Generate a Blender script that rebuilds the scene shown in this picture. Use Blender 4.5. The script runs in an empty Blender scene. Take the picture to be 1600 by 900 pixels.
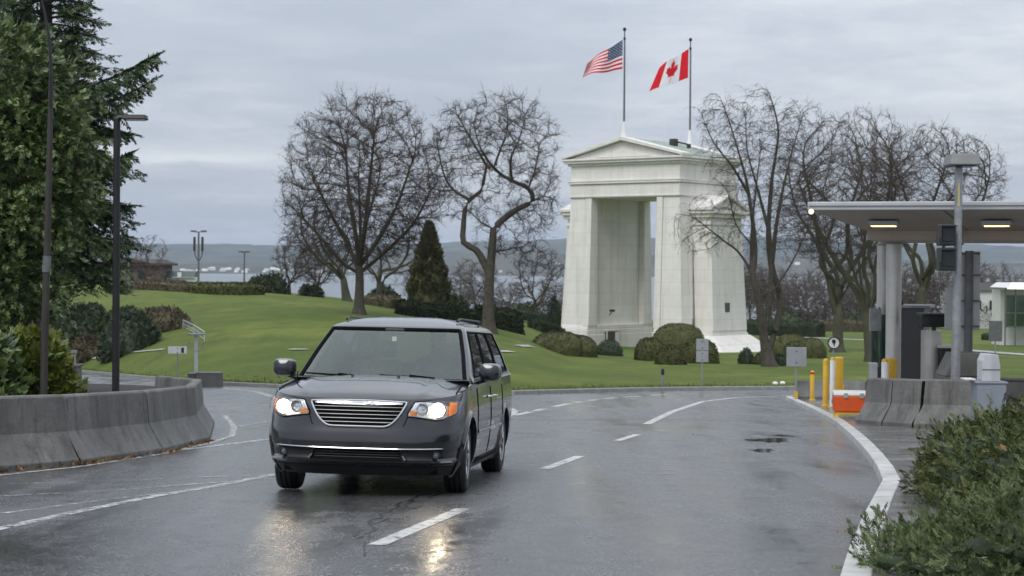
import bpy, bmesh, math, random
import numpy as np
from mathutils import Vector, Matrix, noise as mnoise
R = math.radians
random.seed(7)
S = bpy.context.scene
COL = S.collection

# ------------------------------------------------------------------ camera
FPX, CAMH = 2800.0, 2.4            # focal length in photo pixels (1600 wide), camera height
PITCH, ROLL = math.atan(30 / FPX), R(0.4)
cam = bpy.data.cameras.new('camera')
camo = bpy.data.objects.new('camera', cam)
COL.objects.link(camo)
CM = Matrix.Rotation(R(90) - PITCH, 3, 'X') @ Matrix.Rotation(ROLL, 3, 'Z')
camo.matrix_world = Matrix.Translation((0, 0, CAMH)) @ CM.to_4x4()
cam.lens = FPX / 1600 * 36
cam.sensor_width = 36
cam.clip_start = 0.3
cam.clip_end = 60000
cam.dof.use_dof = True
cam.dof.focus_distance = 17.6
cam.dof.aperture_fstop = 5.6
S.camera = camo

# ------------------------------------------------------------------ world: overcast sky
SUN_EL, SUN_AZ = R(48), R(205)     # azimuth from +Y, clockwise
W = bpy.data.worlds.new('World')
S.world = W
W.use_nodes = True
nt = W.node_tree
nt.nodes.clear()
def N(tree, t, **kw):
    n = tree.nodes.new(t)
    for k, v in kw.items():
        setattr(n, k, v)
    return n
def setin(n, **kw):
    for k, v in kw.items():
        n.inputs[k.replace('_', ' ')].default_value = v
    return n
def mathn(tree, op, a, b=None, c=None, clamp=False):
    n = N(tree, 'ShaderNodeMath', operation=op, use_clamp=clamp)
    for i, q in enumerate((a, b, c)):
        if q is None:
            continue
        if isinstance(q, (int, float)):
            n.inputs[i].default_value = q
        else:
            tree.links.new(q, n.inputs[i])
    return n.outputs[0]
def ramp(tree, fac, stops, interp='LINEAR'):
    n = N(tree, 'ShaderNodeValToRGB')
    n.color_ramp.interpolation = interp
    el = n.color_ramp.elements
    while len(el) < len(stops):
        el.new(0.5)
    for e, (p, c) in zip(el, stops):
        e.position = p
        e.color = (c, c, c, 1) if isinstance(c, (int, float)) else (*c, 1)
    tree.links.new(fac, n.inputs[0])
    return n.outputs[0]
def mixc(tree, fac, a, b, mode='MIX'):
    n = N(tree, 'ShaderNodeMix', data_type='RGBA', blend_type=mode)
    for i, q in ((0, fac), (6, a), (7, b)):
        if isinstance(q, (int, float)):
            n.inputs[i].default_value = q
        elif isinstance(q, (tuple, list)):
            n.inputs[i].default_value = (*q, 1)
        else:
            tree.links.new(q, n.inputs[i])
    return n.outputs[2]
sky = N(nt, 'ShaderNodeTexSky', sky_type='NISHITA', sun_disc=False, sun_elevation=SUN_EL, sun_rotation=SUN_AZ)
sky.air_density, sky.dust_density = 1.0, 2.0
tc = N(nt, 'ShaderNodeTexCoord')
sp = N(nt, 'ShaderNodeSeparateXYZ')
nt.links.new(tc.outputs['Generated'], sp.inputs[0])
zc = mathn(nt, 'MAXIMUM', sp.outputs[2], 0.0)
den = mathn(nt, 'ADD', zc, 0.10)
cx = mathn(nt, 'DIVIDE', sp.outputs[0], den)
cy = mathn(nt, 'DIVIDE', sp.outputs[1], den)
cb = N(nt, 'ShaderNodeCombineXYZ')
nt.links.new(cx, cb.inputs[0]); nt.links.new(cy, cb.inputs[1])
n1 = setin(N(nt, 'ShaderNodeTexNoise'), Scale=0.62, Detail=7.0, Roughness=0.55, Distortion=0.5)
n2 = setin(N(nt, 'ShaderNodeTexNoise'), Scale=3.2, Detail=5.0, Roughness=0.6, Distortion=0.3)
off = N(nt, 'ShaderNodeVectorMath', operation='ADD'); off.inputs[1].default_value = (3.1, 7.7, 0.4)
nt.links.new(cb.outputs[0], off.inputs[0])
nt.links.new(off.outputs[0], n1.inputs['Vector']); nt.links.new(off.outputs[0], n2.inputs['Vector'])
cl = mathn(nt, 'ADD', mathn(nt, 'MULTIPLY', n1.outputs[0], 0.66), mathn(nt, 'MULTIPLY', n2.outputs[0], 0.34))
cloud = ramp(nt, cl, [(0.37, (4.5, 4.95, 5.7)), (0.47, (5.2, 5.6, 6.3)), (0.54, (6.0, 6.35, 6.95)), (0.64, (7.2, 7.5, 7.9))])
# a long thin break in the clouds low in the west (left)
az = mathn(nt, 'DIVIDE', sp.outputs[0], mathn(nt, 'MAXIMUM', sp.outputs[1], 0.05))
wob_ = mathn(nt, 'MULTIPLY', mathn(nt, 'SUBTRACT', n2.outputs[0], 0.5), 0.02)
ea = mathn(nt, 'POWER', mathn(nt, 'DIVIDE', mathn(nt, 'ADD', mathn(nt, 'SUBTRACT', zc, 0.0605), wob_), 0.0045), 2.0)
eb = mathn(nt, 'POWER', mathn(nt, 'DIVIDE', mathn(nt, 'ADD', az, 0.19), 0.075), 2.0)
gap = mathn(nt, 'MULTIPLY', mathn(nt, 'EXPONENT', mathn(nt, 'MULTIPLY', mathn(nt, 'ADD', ea, eb), -1.0)), 0.75)
cloud = mixc(nt, gap, cloud, (8.2, 8.5, 8.8))
# an overcast sky is brighter overhead than at the horizon
up = mathn(nt, 'ADD', 0.92, mathn(nt, 'MULTIPLY', zc, 1.15))
cb2 = N(nt, 'ShaderNodeCombineXYZ')
for i in range(3):
    nt.links.new(up, cb2.inputs[i])
cloud = mixc(nt, 1.0, cloud, cb2.outputs[0], 'MULTIPLY')
skyc = mixc(nt, 0.92, sky.outputs[0], cloud)
bg = setin(N(nt, 'ShaderNodeBackground'), Strength=0.112)
nt.links.new(skyc, bg.inputs[0])
wo = N(nt, 'ShaderNodeOutputWorld')
nt.links.new(bg.outputs[0], wo.inputs[0])

sl = bpy.data.lights.new('sun', 'SUN')
sl.energy, sl.angle, sl.color = 1.5, R(25), (1.0, 0.97, 0.92)
so = bpy.data.objects.new('sun', sl)
COL.objects.link(so)
sd = Vector((math.sin(SUN_AZ) * math.cos(SUN_EL), math.cos(SUN_AZ) * math.cos(SUN_EL), math.sin(SUN_EL)))
so.rotation_euler = (-sd).to_track_quat('-Z', 'Y').to_euler()
so.location = sd * 60
vs = S.view_settings
vs.view_transform, vs.look, vs.exposure, vs.gamma, vs.use_curve_mapping = 'Standard', 'None', 0.0, 1.0, False
S.cycles.max_bounces = 8
S.cycles.transparent_max_bounces = 16
S.cycles.volume_bounces = 0

# ------------------------------------------------------------------ materials
M = {}
def pm(name, col, rough=0.6, var=0.2, scale=6.0, bump=0.0, bscale=60.0, metal=0.0, spec=0.5, coat=0.0, col2=None,
       grime=None, emit=None, island=0.0, rvar=0.0, streak=False, sscale=(2.2, 2.2, 0.12)):
    """procedural principled material: noise colour, optional vertical streaks, fine bump"""
    m = bpy.data.materials.new(name)
    m.use_nodes = True
    t = m.node_tree
    b = t.nodes['Principled BSDF']
    co = N(t, 'ShaderNodeTexCoord').outputs['Object']
    n = setin(N(t, 'ShaderNodeTexNoise'), Scale=scale, Detail=6.0, Roughness=0.6)
    t.links.new(co, n.inputs['Vector'])
    c2 = col2 or tuple(min(1, c * (1 + var)) for c in col)
    c1 = col if col2 else tuple(c * (1 - var) for c in col)
    f = ramp(t, n.outputs[0], [(0.3, 0.0), (0.7, 1.0)])
    c = mixc(t, f, c1, c2)
    if island:
        g = N(t, 'ShaderNodeNewGeometry').outputs['Random Per Island']
        k = ramp(t, g, [(0.0, 1 - island), (1.0, 1 + island)])
        c = mixc(t, 1.0, c, k, 'MULTIPLY')
    if streak:
        mp = N(t, 'ShaderNodeMapping'); mp.inputs['Scale'].default_value = sscale
        t.links.new(co, mp.inputs[0])
        ns = setin(N(t, 'ShaderNodeTexNoise'), Scale=streak if isinstance(streak, float) else 1.6, Detail=5.0, Roughness=0.65)
        t.links.new(mp.outputs[0], ns.inputs['Vector'])
        fs = ramp(t, ns.outputs[0], [(0.5, 0.0), (0.72, 0.75)])
        c = mixc(t, fs, c, grime or tuple(q * 0.5 for q in col))
    t.links.new(c, b.inputs['Base Color'])
    b.inputs['Roughness'].default_value = rough
    if rvar:
        rr = mathn(t, 'ADD', rough - rvar, mathn(t, 'MULTIPLY', f, 2 * rvar))
        t.links.new(rr, b.inputs['Roughness'])
    b.inputs['Metallic'].default_value = metal
    b.inputs['Specular IOR Level'].default_value = spec
    if coat:
        b.inputs['Coat Weight'].default_value = coat
        b.inputs['Coat Roughness'].default_value = 0.06
    if bump:
        nb = setin(N(t, 'ShaderNodeTexNoise'), Scale=bscale, Detail=5.0, Roughness=0.6)
        t.links.new(co, nb.inputs['Vector'])
        bn = setin(N(t, 'ShaderNodeBump'), Strength=bump, Distance=0.02)
        t.links.new(nb.outputs[0], bn.inputs['Height'])
        t.links.new(bn.outputs[0], b.inputs['Normal'])
    if emit:
        b.inputs['Emission Color'].default_value = (*emit[0], 1)
        b.inputs['Emission Strength'].default_value = emit[1]
    M[name] = m
    return m

def asphalt():
    m = bpy.data.materials.new('wet_asphalt'); m.use_nodes = True
    t = m.node_tree; b = t.nodes['Principled BSDF']
    co = N(t, 'ShaderNodeTexCoord').outputs['Object']
    def nz(scale, det=5.0, rough=0.6, vec=None, dist=0.0):
        n = setin(N(t, 'ShaderNodeTexNoise'), Scale=scale, Detail=det, Roughness=rough, Distortion=dist)
        t.links.new(vec or co, n.inputs['Vector']); return n.outputs[0]
    mp = N(t, 'ShaderNodeMapping'); mp.inputs['Scale'].default_value = (0.9, 0.28, 1); mp.inputs['Rotation'].default_value = (0, 0, R(14))
    t.links.new(co, mp.inputs[0])
    big = nz(0.55, 5.0, 0.6, mp.outputs[0], 0.8)
    mid = nz(3.0, 4.0)
    fine = nz(46.0, 3.0, 0.75)
    agg = nz(130.0, 2.0, 0.7)
    c = mixc(t, ramp(t, big, [(0.35, 0.0), (0.65, 1.0)]), (0.034, 0.035, 0.038), (0.074, 0.075, 0.079))
    c = mixc(t, ramp(t, fine, [(0.50, 0.0), (0.62, 0.9)]), c, (0.21, 0.21, 0.215))
    c = mixc(t, ramp(t, mid, [(0.58, 0.0), (0.75, 0.5)]), c, (0.030, 0.030, 0.033))
    c = mixc(t, ramp(t, agg, [(0.34, 0.85), (0.48, 0.0)]), c, (0.012, 0.012, 0.013))
    t.links.new(c, b.inputs['Base Color'])
    mt = N(t, 'ShaderNodeMapping'); mt.inputs['Scale'].default_value = (1.5, 0.07, 1); mt.inputs['Rotation'].default_value = (0, 0, R(12))
    t.links.new(co, mt.inputs[0])
    trk = nz(1.0, 4.0, 0.6, mt.outputs[0], 0.3)                     # wheel tracks run along the lane
    wet = mathn(t, 'ADD', mathn(t, 'ADD', mathn(t, 'MULTIPLY', big, 0.50), mathn(t, 'MULTIPLY', trk, 0.32)), mathn(t, 'MULTIPLY', mid, 0.18))
    rg = ramp(t, wet, [(0.38, 0.11), (0.48, 0.21), (0.60, 0.40)])
    rg = mathn(t, 'ADD', rg, mathn(t, 'MULTIPLY', mathn(t, 'SUBTRACT', fine, 0.5), 0.45), clamp=True)
    t.links.new(rg, b.inputs['Roughness'])
    h = mathn(t, 'ADD', mathn(t, 'MULTIPLY', fine, 0.6), mathn(t, 'MULTIPLY', agg, 0.4))
    bs = ramp(t, wet, [(0.38, 0.03), (0.48, 0.35), (0.60, 0.95)])
    bn = setin(N(t, 'ShaderNodeBump'), Distance=0.012)
    t.links.new(bs, bn.inputs['Strength']); t.links.new(h, bn.inputs['Height'])
    t.links.new(bn.outputs[0], b.inputs['Normal'])
    b.inputs['Specular IOR Level'].default_value = 0.75
    M['asphalt'] = m
asphalt()

def paint_line(name, wear):
    """road paint with holes worn through to the asphalt (transparent where gone)"""
    m = bpy.data.materials.new(name); m.use_nodes = True
    t = m.node_tree; b = t.nodes['Principled BSDF']
    co = N(t, 'ShaderNodeTexCoord').outputs['Object']
    n = setin(N(t, 'ShaderNodeTexNoise'), Scale=9.0, Detail=8.0, Roughness=0.75)
    t.links.new(co, n.inputs['Vector'])
    a = ramp(t, n.outputs[0], [(wear - 0.06, 0.0), (wear + 0.08, 1.0)])
    c = mixc(t, n.outputs[0], (0.36, 0.36, 0.35), (0.74, 0.74, 0.72))
    t.links.new(c, b.inputs['Base Color']); t.links.new(a, b.inputs['Alpha'])
    b.inputs['Roughness'].default_value = 0.35
    M[name] = m
paint_line('line_fresh', 0.41); paint_line('line_worn', 0.47); paint_line('line_ghost', 0.535)

def grass():
    m = bpy.data.materials.new('lawn_grass'); m.use_nodes = True
    t = m.node_tree; b = t.nodes['Principled BSDF']
    co = N(t, 'ShaderNodeTexCoord').outputs['Object']
    def nz(scale, det=5.0, rough=0.6, sc=(1, 1, 1)):
        mp = N(t, 'ShaderNodeMapping'); mp.inputs['Scale'].default_value = sc
        t.links.new(co, mp.inputs[0])
        n = setin(N(t, 'ShaderNodeTexNoise'), Scale=scale, Detail=det, Roughness=rough)
        t.links.new(mp.outputs[0], n.inputs['Vector']); return n.outputs[0]
    c = mixc(t, ramp(t, nz(0.045, 5.0, 0.65, (1, 1.6, 1)), [(0.38, 0), (0.62, 1)]), (0.086, 0.131, 0.018), (0.177, 0.208, 0.040))
    c = mixc(t, ramp(t, nz(0.5, 6.0, 0.7, (1, .35, 1)), [(0.4, 0), (0.66, 0.95)]), c, (0.066, 0.098, 0.016))
    c = mixc(t, ramp(t, nz(2.5, 5.0, 0.75), [(0.46, 0), (0.72, 0.8)]), c, (0.150, 0.165, 0.050))
    c = mixc(t, ramp(t, nz(14.0, 4.0, 0.8), [(0.3, 0), (0.75, 0.6)]), c, (0.045, 0.075, 0.014))
    t.links.new(c, b.inputs['Base Color'])
    b.inputs['Roughness'].default_value = 0.85
    b.inputs['Specular IOR Level'].default_value = 0.15
    bn = setin(N(t, 'ShaderNodeBump'), Strength=0.8, Distance=0.06)
    t.links.new(nz(9.0, 6.0, 0.8), bn.inputs['Height']); t.links.new(bn.outputs[0], b.inputs['Normal'])
    M['grass'] = m
grass()
def van_grime():
    t = M['van_paint'].node_tree; b = t.nodes['Principled BSDF']
    co = N(t, 'ShaderNodeTexCoord').outputs['Object']; s = N(t, 'ShaderNodeSeparateXYZ'); t.links.new(co, s.inputs[0])
    n = setin(N(t, 'ShaderNodeTexNoise'), Scale=7.0, Detail=7.0, Roughness=0.7); t.links.new(co, n.inputs['Vector'])
    lowz = mathn(t, 'SUBTRACT', 1.0, mathn(t, 'DIVIDE', mathn(t, 'SUBTRACT', s.outputs[2], 0.22), 0.62, clamp=True), clamp=True)
    f = mathn(t, 'MULTIPLY', mathn(t, 'ADD', mathn(t, 'MULTIPLY', lowz, 0.3), 0.02), ramp(t, n.outputs[0], [(0.38, 0.1), (0.66, 1.0)]))
    old = b.inputs['Base Color'].links[0].from_socket
    t.links.new(mixc(t, f, old, (0.085, 0.080, 0.072)), b.inputs['Base Color'])
    t.links.new(mathn(t, 'SUBTRACT', 0.9, f), b.inputs['Coat Weight'])
    nb = setin(N(t, 'ShaderNodeTexNoise'), Scale=170.0, Detail=2.0); t.links.new(co, nb.inputs['Vector'])
    t.links.new(mathn(t, 'ADD', 0.03, mathn(t, 'MULTIPLY', ramp(t, nb.outputs[0], [(0.5, 0.0), (0.75, 1.0)]), 0.25)), b.inputs['Coat Roughness'])
def barrier_mat():
    m = bpy.data.materials.new('barrier_concrete'); m.use_nodes = True; t = m.node_tree; b = t.nodes['Principled BSDF']
    tc_ = N(t, 'ShaderNodeTexCoord'); oi = N(t, 'ShaderNodeObjectInfo')
    va = N(t, 'ShaderNodeVectorMath', operation='MULTIPLY_ADD'); va.inputs[1].default_value = (1, 1, 1)
    cbx = N(t, 'ShaderNodeCombineXYZ'); t.links.new(mathn(t, 'MULTIPLY', oi.outputs['Random'], 37.0), cbx.inputs[0])
    t.links.new(tc_.outputs['Object'], va.inputs[0]); t.links.new(cbx.outputs[0], va.inputs[2]); co = va.outputs[0]
    def nz(scale, sc=(1, 1, 1), det=6.0, rough=0.65):
        mp = N(t, 'ShaderNodeMapping'); mp.inputs['Scale'].default_value = sc; t.links.new(co, mp.inputs[0])
        n = setin(N(t, 'ShaderNodeTexNoise'), Scale=scale, Detail=det, Roughness=rough); t.links.new(mp.outputs[0], n.inputs['Vector']); return n.outputs[0]
    c = mixc(t, ramp(t, nz(1.1), [(0.36, 0), (0.64, 1)]), (0.085, 0.083, 0.078), (0.175, 0.170, 0.160))
    c = mixc(t, ramp(t, nz(5.0, (1, 1, .10)), [(0.5, 0), (0.68, 0.8)]), c, (0.050, 0.048, 0.045))
    c = mixc(t, ramp(t, nz(9.0, (1, 1, .06)), [(0.60, 0), (0.74, 0.75)]), c, (0.26, 0.255, 0.24))
    c = mixc(t, ramp(t, nz(24.0), [(0.45, 0), (0.75, 0.5)]), c, (0.06, 0.058, 0.054))
    c = mixc(t, ramp(t, nz(2.3, (1, 1, 2)), [(0.60, 0), (0.72, 0.7)]), c, (0.055, 0.052, 0.047))
    t.links.new(c, b.inputs['Base Color']); b.inputs['Roughness'].default_value = 0.6
    bn = setin(N(t, 'ShaderNodeBump'), Strength=0.5, Distance=0.02); t.links.new(nz(30.0), bn.inputs['Height']); t.links.new(bn.outputs[0], b.inputs['Normal'])
    M['barrier'] = m
barrier_mat()
def arch_joints():
    t = M['arch_white'].node_tree; b = t.nodes['Principled BSDF']
    s = N(t, 'ShaderNodeSeparateXYZ'); t.links.new(N(t, 'ShaderNodeTexCoord').outputs['Object'], s.inputs[0])
    cb_ = N(t, 'ShaderNodeCombineXYZ'); t.links.new(mathn(t, 'ADD', s.outputs[0], s.outputs[1]), cb_.inputs[0]); t.links.new(s.outputs[2], cb_.inputs[1])
    br = N(t, 'ShaderNodeTexBrick'); t.links.new(cb_.outputs[0], br.inputs['Vector'])
    setin(br, Scale=1.0); br.inputs['Mortar Size'].default_value = .018; br.inputs['Brick Width'].default_value = 2.6; br.inputs['Row Height'].default_value = 1.15
    br.inputs['Color1'].default_value = (1, 1, 1, 1); br.inputs['Color2'].default_value = (.955, .955, .95, 1); br.inputs['Mortar'].default_value = (.80, .80, .79, 1)
    old = b.inputs['Base Color'].links[0].from_socket
    t.links.new(mixc(t, 1.0, old, br.outputs['Color'], 'MULTIPLY'), b.inputs['Base Color'])

def glass(name, tint, refl=1.0, rough=0.02, tone=(1, 1, 1)):
    m = bpy.data.materials.new(name); m.use_nodes = True
    t = m.node_tree; t.nodes.clear()
    tr = N(t, 'ShaderNodeBsdfTransparent'); tr.inputs[0].default_value = (*tint, 1)
    gl = N(t, 'ShaderNodeBsdfGlossy'); gl.inputs['Roughness'].default_value = rough; gl.inputs[0].default_value = (*tone, 1)
    fr = setin(N(t, 'ShaderNodeFresnel'), IOR=1.5)
    fc = mathn(t, 'MULTIPLY', fr.outputs[0], refl, clamp=True)
    mx = N(t, 'ShaderNodeMixShader')
    t.links.new(fc, mx.inputs[0]); t.links.new(tr.outputs[0], mx.inputs[1]); t.links.new(gl.outputs[0], mx.inputs[2])
    o = N(t, 'ShaderNodeOutputMaterial'); t.links.new(mx.outputs[0], o.inputs[0])
    M[name] = m

pm('concrete', (0.070, 0.069, 0.066), 0.55, 0, 1.3, 0.5, 45, col2=(0.165, 0.161, 0.153), streak=1.3, grime=(0.042, 0.041, 0.040), sscale=(1.1, 1.1, 0.45))
pm('concrete_dark', (0.11, 0.11, 0.108), 0.6, 0.25, 3.0, 0.3, 45, streak=True)
pm('wet_concrete', (0.115, 0.113, 0.11), 0.22, 0.3, 1.4, 0.08, 30, rvar=0.12)
pm('kerb_white', (0.34, 0.335, 0.32), 0.5, 0, 3.5, 0.3, 40, col2=(0.58, 0.58, 0.56), streak=2.0, grime=(0.2, 0.195, 0.185), sscale=(1, 1, 1))
pm('kerb_grey', (0.22, 0.22, 0.21), 0.7, 0.2, 4, 0.2, 40)
pm('arch_white', (0.75, 0.725, 0.685), 0.75, 0.06, 0.8, 0.12, 12, streak=0.9, grime=(0.60, 0.57, 0.52))
pm('arch_stain', (0.24, 0.23, 0.21), 0.8, 0.4, 1.5)
pm('copper_roof', (0.40, 0.455, 0.42), 0.6, 0.2, 1.2, 0.05, 20)
pm('bronze', (0.09, 0.055, 0.035), 0.5, 0.3, 3, metal=0.3)
pm('plaque', (0.10, 0.10, 0.10), 0.5, 0.2, 5, metal=0.4)
pm('bark', (0.048, 0.041, 0.034), 0.9, 0.35, 5, 0.9, 14, col2=(0.095, 0.085, 0.068), spec=0.2)
pm('bark_moss', (0.060, 0.054, 0.044), 0.9, 0.3, 1.2, 0.6, 18, col2=(0.085, 0.088, 0.050), spec=0.2)
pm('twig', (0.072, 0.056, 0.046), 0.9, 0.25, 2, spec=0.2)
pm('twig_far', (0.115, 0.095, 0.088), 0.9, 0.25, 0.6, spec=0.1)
pm('birch', (0.30, 0.29, 0.28), 0.9, 0.3, 2, spec=0.2)
def leafmat(name, a, b_, isl=0.45, rough=0.5, spec=0.35):
    pm(name, a, rough, 0, 1.1, col2=b_, island=isl, spec=spec)
leafmat('leaf_fir', (0.028, 0.056, 0.020), (0.072, 0.108, 0.038))
leafmat('leaf_laurel', (0.036, 0.070, 0.020), (0.160, 0.210, 0.070), 0.55, 0.4, 0.45)
leafmat('leaf_topiary', (0.052, 0.058, 0.018), (0.088, 0.092, 0.030), 0.14, 0.7, 0.2)
leafmat('leaf_juniper', (0.050, 0.080, 0.028), (0.125, 0.155, 0.066), 0.5, 0.6, 0.3)
leafmat('leaf_heath', (0.042, 0.064, 0.018), (0.115, 0.128, 0.042), 0.55, 0.6, 0.3)
leafmat('leaf_cone', (0.048, 0.054, 0.022), (0.105, 0.100, 0.044), 0.4, 0.7, 0.2)
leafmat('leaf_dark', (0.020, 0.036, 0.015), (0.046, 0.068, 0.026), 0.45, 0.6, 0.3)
leafmat('leaf_grey', (0.030, 0.046, 0.026), (0.058, 0.076, 0.042), 0.35, 0.6, 0.3)
leafmat('leaf_brown', (0.070, 0.055, 0.035), (0.120, 0.105, 0.060), 0.4, 0.7, 0.2)
leafmat('leaf_bare', (0.050, 0.040, 0.034), (0.095, 0.080, 0.066), 0.4, 0.9, 0.1)
leafmat('leaf_yellow', (0.045, 0.085, 0.014), (0.17, 0.175, 0.022), 0.45, 0.45, 0.4)
leafmat('leaf_hedge', (0.022, 0.034, 0.015), (0.046, 0.058, 0.026), 0.35, 0.7, 0.2)
leafmat('leaf_dead', (0.13, 0.07, 0.025), (0.22, 0.12, 0.045), 0.4, 0.6, 0.3)
pm('mulch', (0.050, 0.042, 0.034), 0.9, 0.5, 9, 0.8, 40)
pm('path', (0.33, 0.33, 0.32), 0.6, 0.2, 2)
pm('metal_black', (0.013, 0.012, 0.012), 0.45, 0.3, 6, metal=0.2)
pm('metal_brown', (0.030, 0.025, 0.021), 0.6, 0.3, 4)
pm('galv', (0.30, 0.31, 0.32), 0.45, 0.2, 8, metal=0.5, streak=True, grime=(0.17, 0.17, 0.17))
pm('galv_dark', (0.13, 0.135, 0.14), 0.5, 0.25, 6, metal=0.3)
pm('sign_back', (0.33, 0.345, 0.36), 0.45, 0.12, 4, metal=0.3)
pm('white_paint', (0.72, 0.72, 0.71), 0.45, 0.1, 4)
pm('rail_white', (0.52, 0.54, 0.56), 0.4, 0.15, 5, metal=0.3)
pm('stainless', (0.68, 0.66, 0.62), 0.33, 0.1, 3, metal=0.35, streak=True, grime=(0.40, 0.385, 0.36))
pm('panel_grey', (0.085, 0.085, 0.088), 0.5, 0.12, 2)
pm('box_grey', (0.46, 0.48, 0.50), 0.5, 0.1, 4, streak=True, grime=(0.3, 0.31, 0.32))
pm('box_blue', (0.21, 0.235, 0.27), 0.5, 0.1, 4)
pm('soffit', (0.41, 0.365, 0.31), 0.5, 0.12, 0.7)
pm('fascia', (0.42, 0.43, 0.44), 0.5, 0.08, 2)
pm('signal_black', (0.012, 0.015, 0.016), 0.4, 0.2, 6)
pm('signal_glass', (0.014, 0.018, 0.019), 0.25, 0.2, 6)
pm('yellow', (0.70, 0.42, 0.035), 0.45, 0.12, 6, streak=True, grime=(0.45, 0.28, 0.05))
pm('strip_yellow', (0.50, 0.44, 0.16), 0.4, 0.1, 6)
pm('orange', (0.62, 0.085, 0.012), 0.42, 0.1, 4)
pm('red_reflector', (0.45, 0.03, 0.02), 0.3, 0.1, 6)
pm('brick_wall', (0.125, 0.085, 0.070), 0.85, 0.25, 2.0, 0.2, 10)
pm('roof_brown', (0.060, 0.050, 0.045), 0.8, 0.2, 1.5)
pm('green_metal', (0.055, 0.085, 0.065), 0.5, 0.2, 2)
pm('far_forest', (0.012, 0.022, 0.014), 0.95, 0.5, 0.006, col2=(0.12, 0.12, 0.085), spec=0.0)
pm('far_shore', (0.045, 0.050, 0.038), 0.95, 0.5, 0.006, col2=(0.13, 0.12, 0.095), spec=0.0)
pm('house_white', (0.62, 0.62, 0.60), 0.7, 0.1, 0.5)
pm('sea_water', (0.055, 0.075, 0.085), 0.22, 0.1, 0.01, 0.25, 0.6)
pm('flag_red', (0.60, 0.018, 0.030), 0.8, 0.06, 2, spec=0.1)
pm('flag_white', (0.72, 0.72, 0.74), 0.8, 0.04, 2, spec=0.1)
pm('flag_blue', (0.022, 0.045, 0.13), 0.8, 0.08, 2, spec=0.1)
pm('lamp_on', (1, 0.9, 0.7), 0.4, emit=((1.0, 0.62, 0.24), 4.5))
pm('flood_on', (1, 0.9, 0.8), 0.4, emit=((1.0, 0.74, 0.40), 1.3))
pm('shop_light', (1, 1, 1), 0.4, emit=((1.0, 0.93, 0.84), 2.2))
pm('head_on', (1, 0.95, 0.85), 0.3, emit=((1.0, 0.82, 0.58), 55.0))
# vehicle
pm('van_paint', (0.026, 0.027, 0.033), 0.20, 0.05, 3, metal=0.6, spec=0.5, coat=0.9, rvar=0.04)
pm('chrome', (0.62, 0.62, 0.63), 0.12, 0.03, 3, metal=1.0)
pm('chrome_dark', (0.16, 0.16, 0.165), 0.3, 0.05, 3, metal=1.0)
pm('lamp_grey', (0.20, 0.205, 0.20), 0.5, 0.12, 4)
pm('rim_alloy', (0.50, 0.50, 0.52), 0.3, 0.08, 6, metal=0.8)
pm('plastic_black', (0.010, 0.010, 0.011), 0.45, 0.2, 8)
pm('gap_black', (0.004, 0.004, 0.004), 0.8, 0.2, 8, spec=0.1)
pm('rubber', (0.012, 0.012, 0.012), 0.55, 0.3, 12, 0.3, 60)
pm('reflector', (0.62, 0.63, 0.64), 0.22, 0.1, 25, 0.25, 60, metal=0.9)
pm('amber', (0.80, 0.24, 0.02), 0.2, 0.1, 20, 0.1, 60)
pm('seat_cloth', (0.34, 0.34, 0.325), 0.9, 0.2, 20)
pm('dash', (0.20, 0.20, 0.19), 0.7, 0.2, 8)
pm('skin', (0.42, 0.26, 0.19), 0.55, 0.08, 10)
pm('hair', (0.05, 0.035, 0.025), 0.7, 0.3, 30)
pm('jacket', (0.05, 0.055, 0.07), 0.9, 0.2, 12)
van_grime(); arch_joints()
glass('windscreen', (0.80, 0.87, 0.82), 1.55, tone=(0.90, 1.0, 0.95))
glass('tinted_glass', (0.16, 0.18, 0.18), 1.2)
glass('clear_glass', (0.90, 0.92, 0.92), 1.0)
glass('booth_glass', (0.45, 0.55, 0.50), 1.2)

# ------------------------------------------------------------------ mesh helpers
def mesh_obj(name, verts, faces, mats, parent=None, mi=None, smooth=False, loc=None):
    me = bpy.data.meshes.new(name)
    if isinstance(faces, np.ndarray):
        verts = np.asarray(verts, dtype=np.float32)
        nf, k = faces.shape
        me.vertices.add(len(verts)); me.vertices.foreach_set('co', verts.ravel())
        me.loops.add(nf * k); me.loops.foreach_set('vertex_index', faces.astype(np.int32).ravel())
        me.polygons.add(nf)
        me.polygons.foreach_set('loop_start', np.arange(0, nf * k, k, dtype=np.int32))
        me.update(calc_edges=True)
    else:
        me.from_pydata([tuple(v) for v in verts], [], faces)
    if not isinstance(mats, (list, tuple)):
        mats = [mats]
    for m in mats:
        me.materials.append(M[m] if isinstance(m, str) else m)
    if mi is not None:
        me.polygons.foreach_set('material_index', np.asarray(mi, dtype=np.int32))
    if smooth:
        me.polygons.foreach_set('use_smooth', [True] * len(me.polygons))
    me.update()
    o = bpy.data.objects.new(name, me)
    COL.objects.link(o)
    if parent:
        o.parent = parent
    if loc is not None:
        o.location = loc
    return o
def tag(o, label=None, cat=None, group=None, kind=None):
    if label: o['label'] = label
    if cat: o['category'] = cat
    if group: o['group'] = group
    if kind: o['kind'] = kind
    return o
def thing(name, label, cat, loc=(0, 0, 0), rz=0, group=None):
    o = bpy.data.objects.new(name, None)
    o.empty_display_size = 0.3
    COL.objects.link(o)
    o.location = loc; o.rotation_euler = (0, 0, rz)
    return tag(o, label, cat, group)
def copy_tree(o, parent=None):
    c = o.copy(); COL.objects.link(c)
    if parent: c.parent = parent
    for ch in list(o.children):
        copy_tree(ch, c)
    return c

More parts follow.
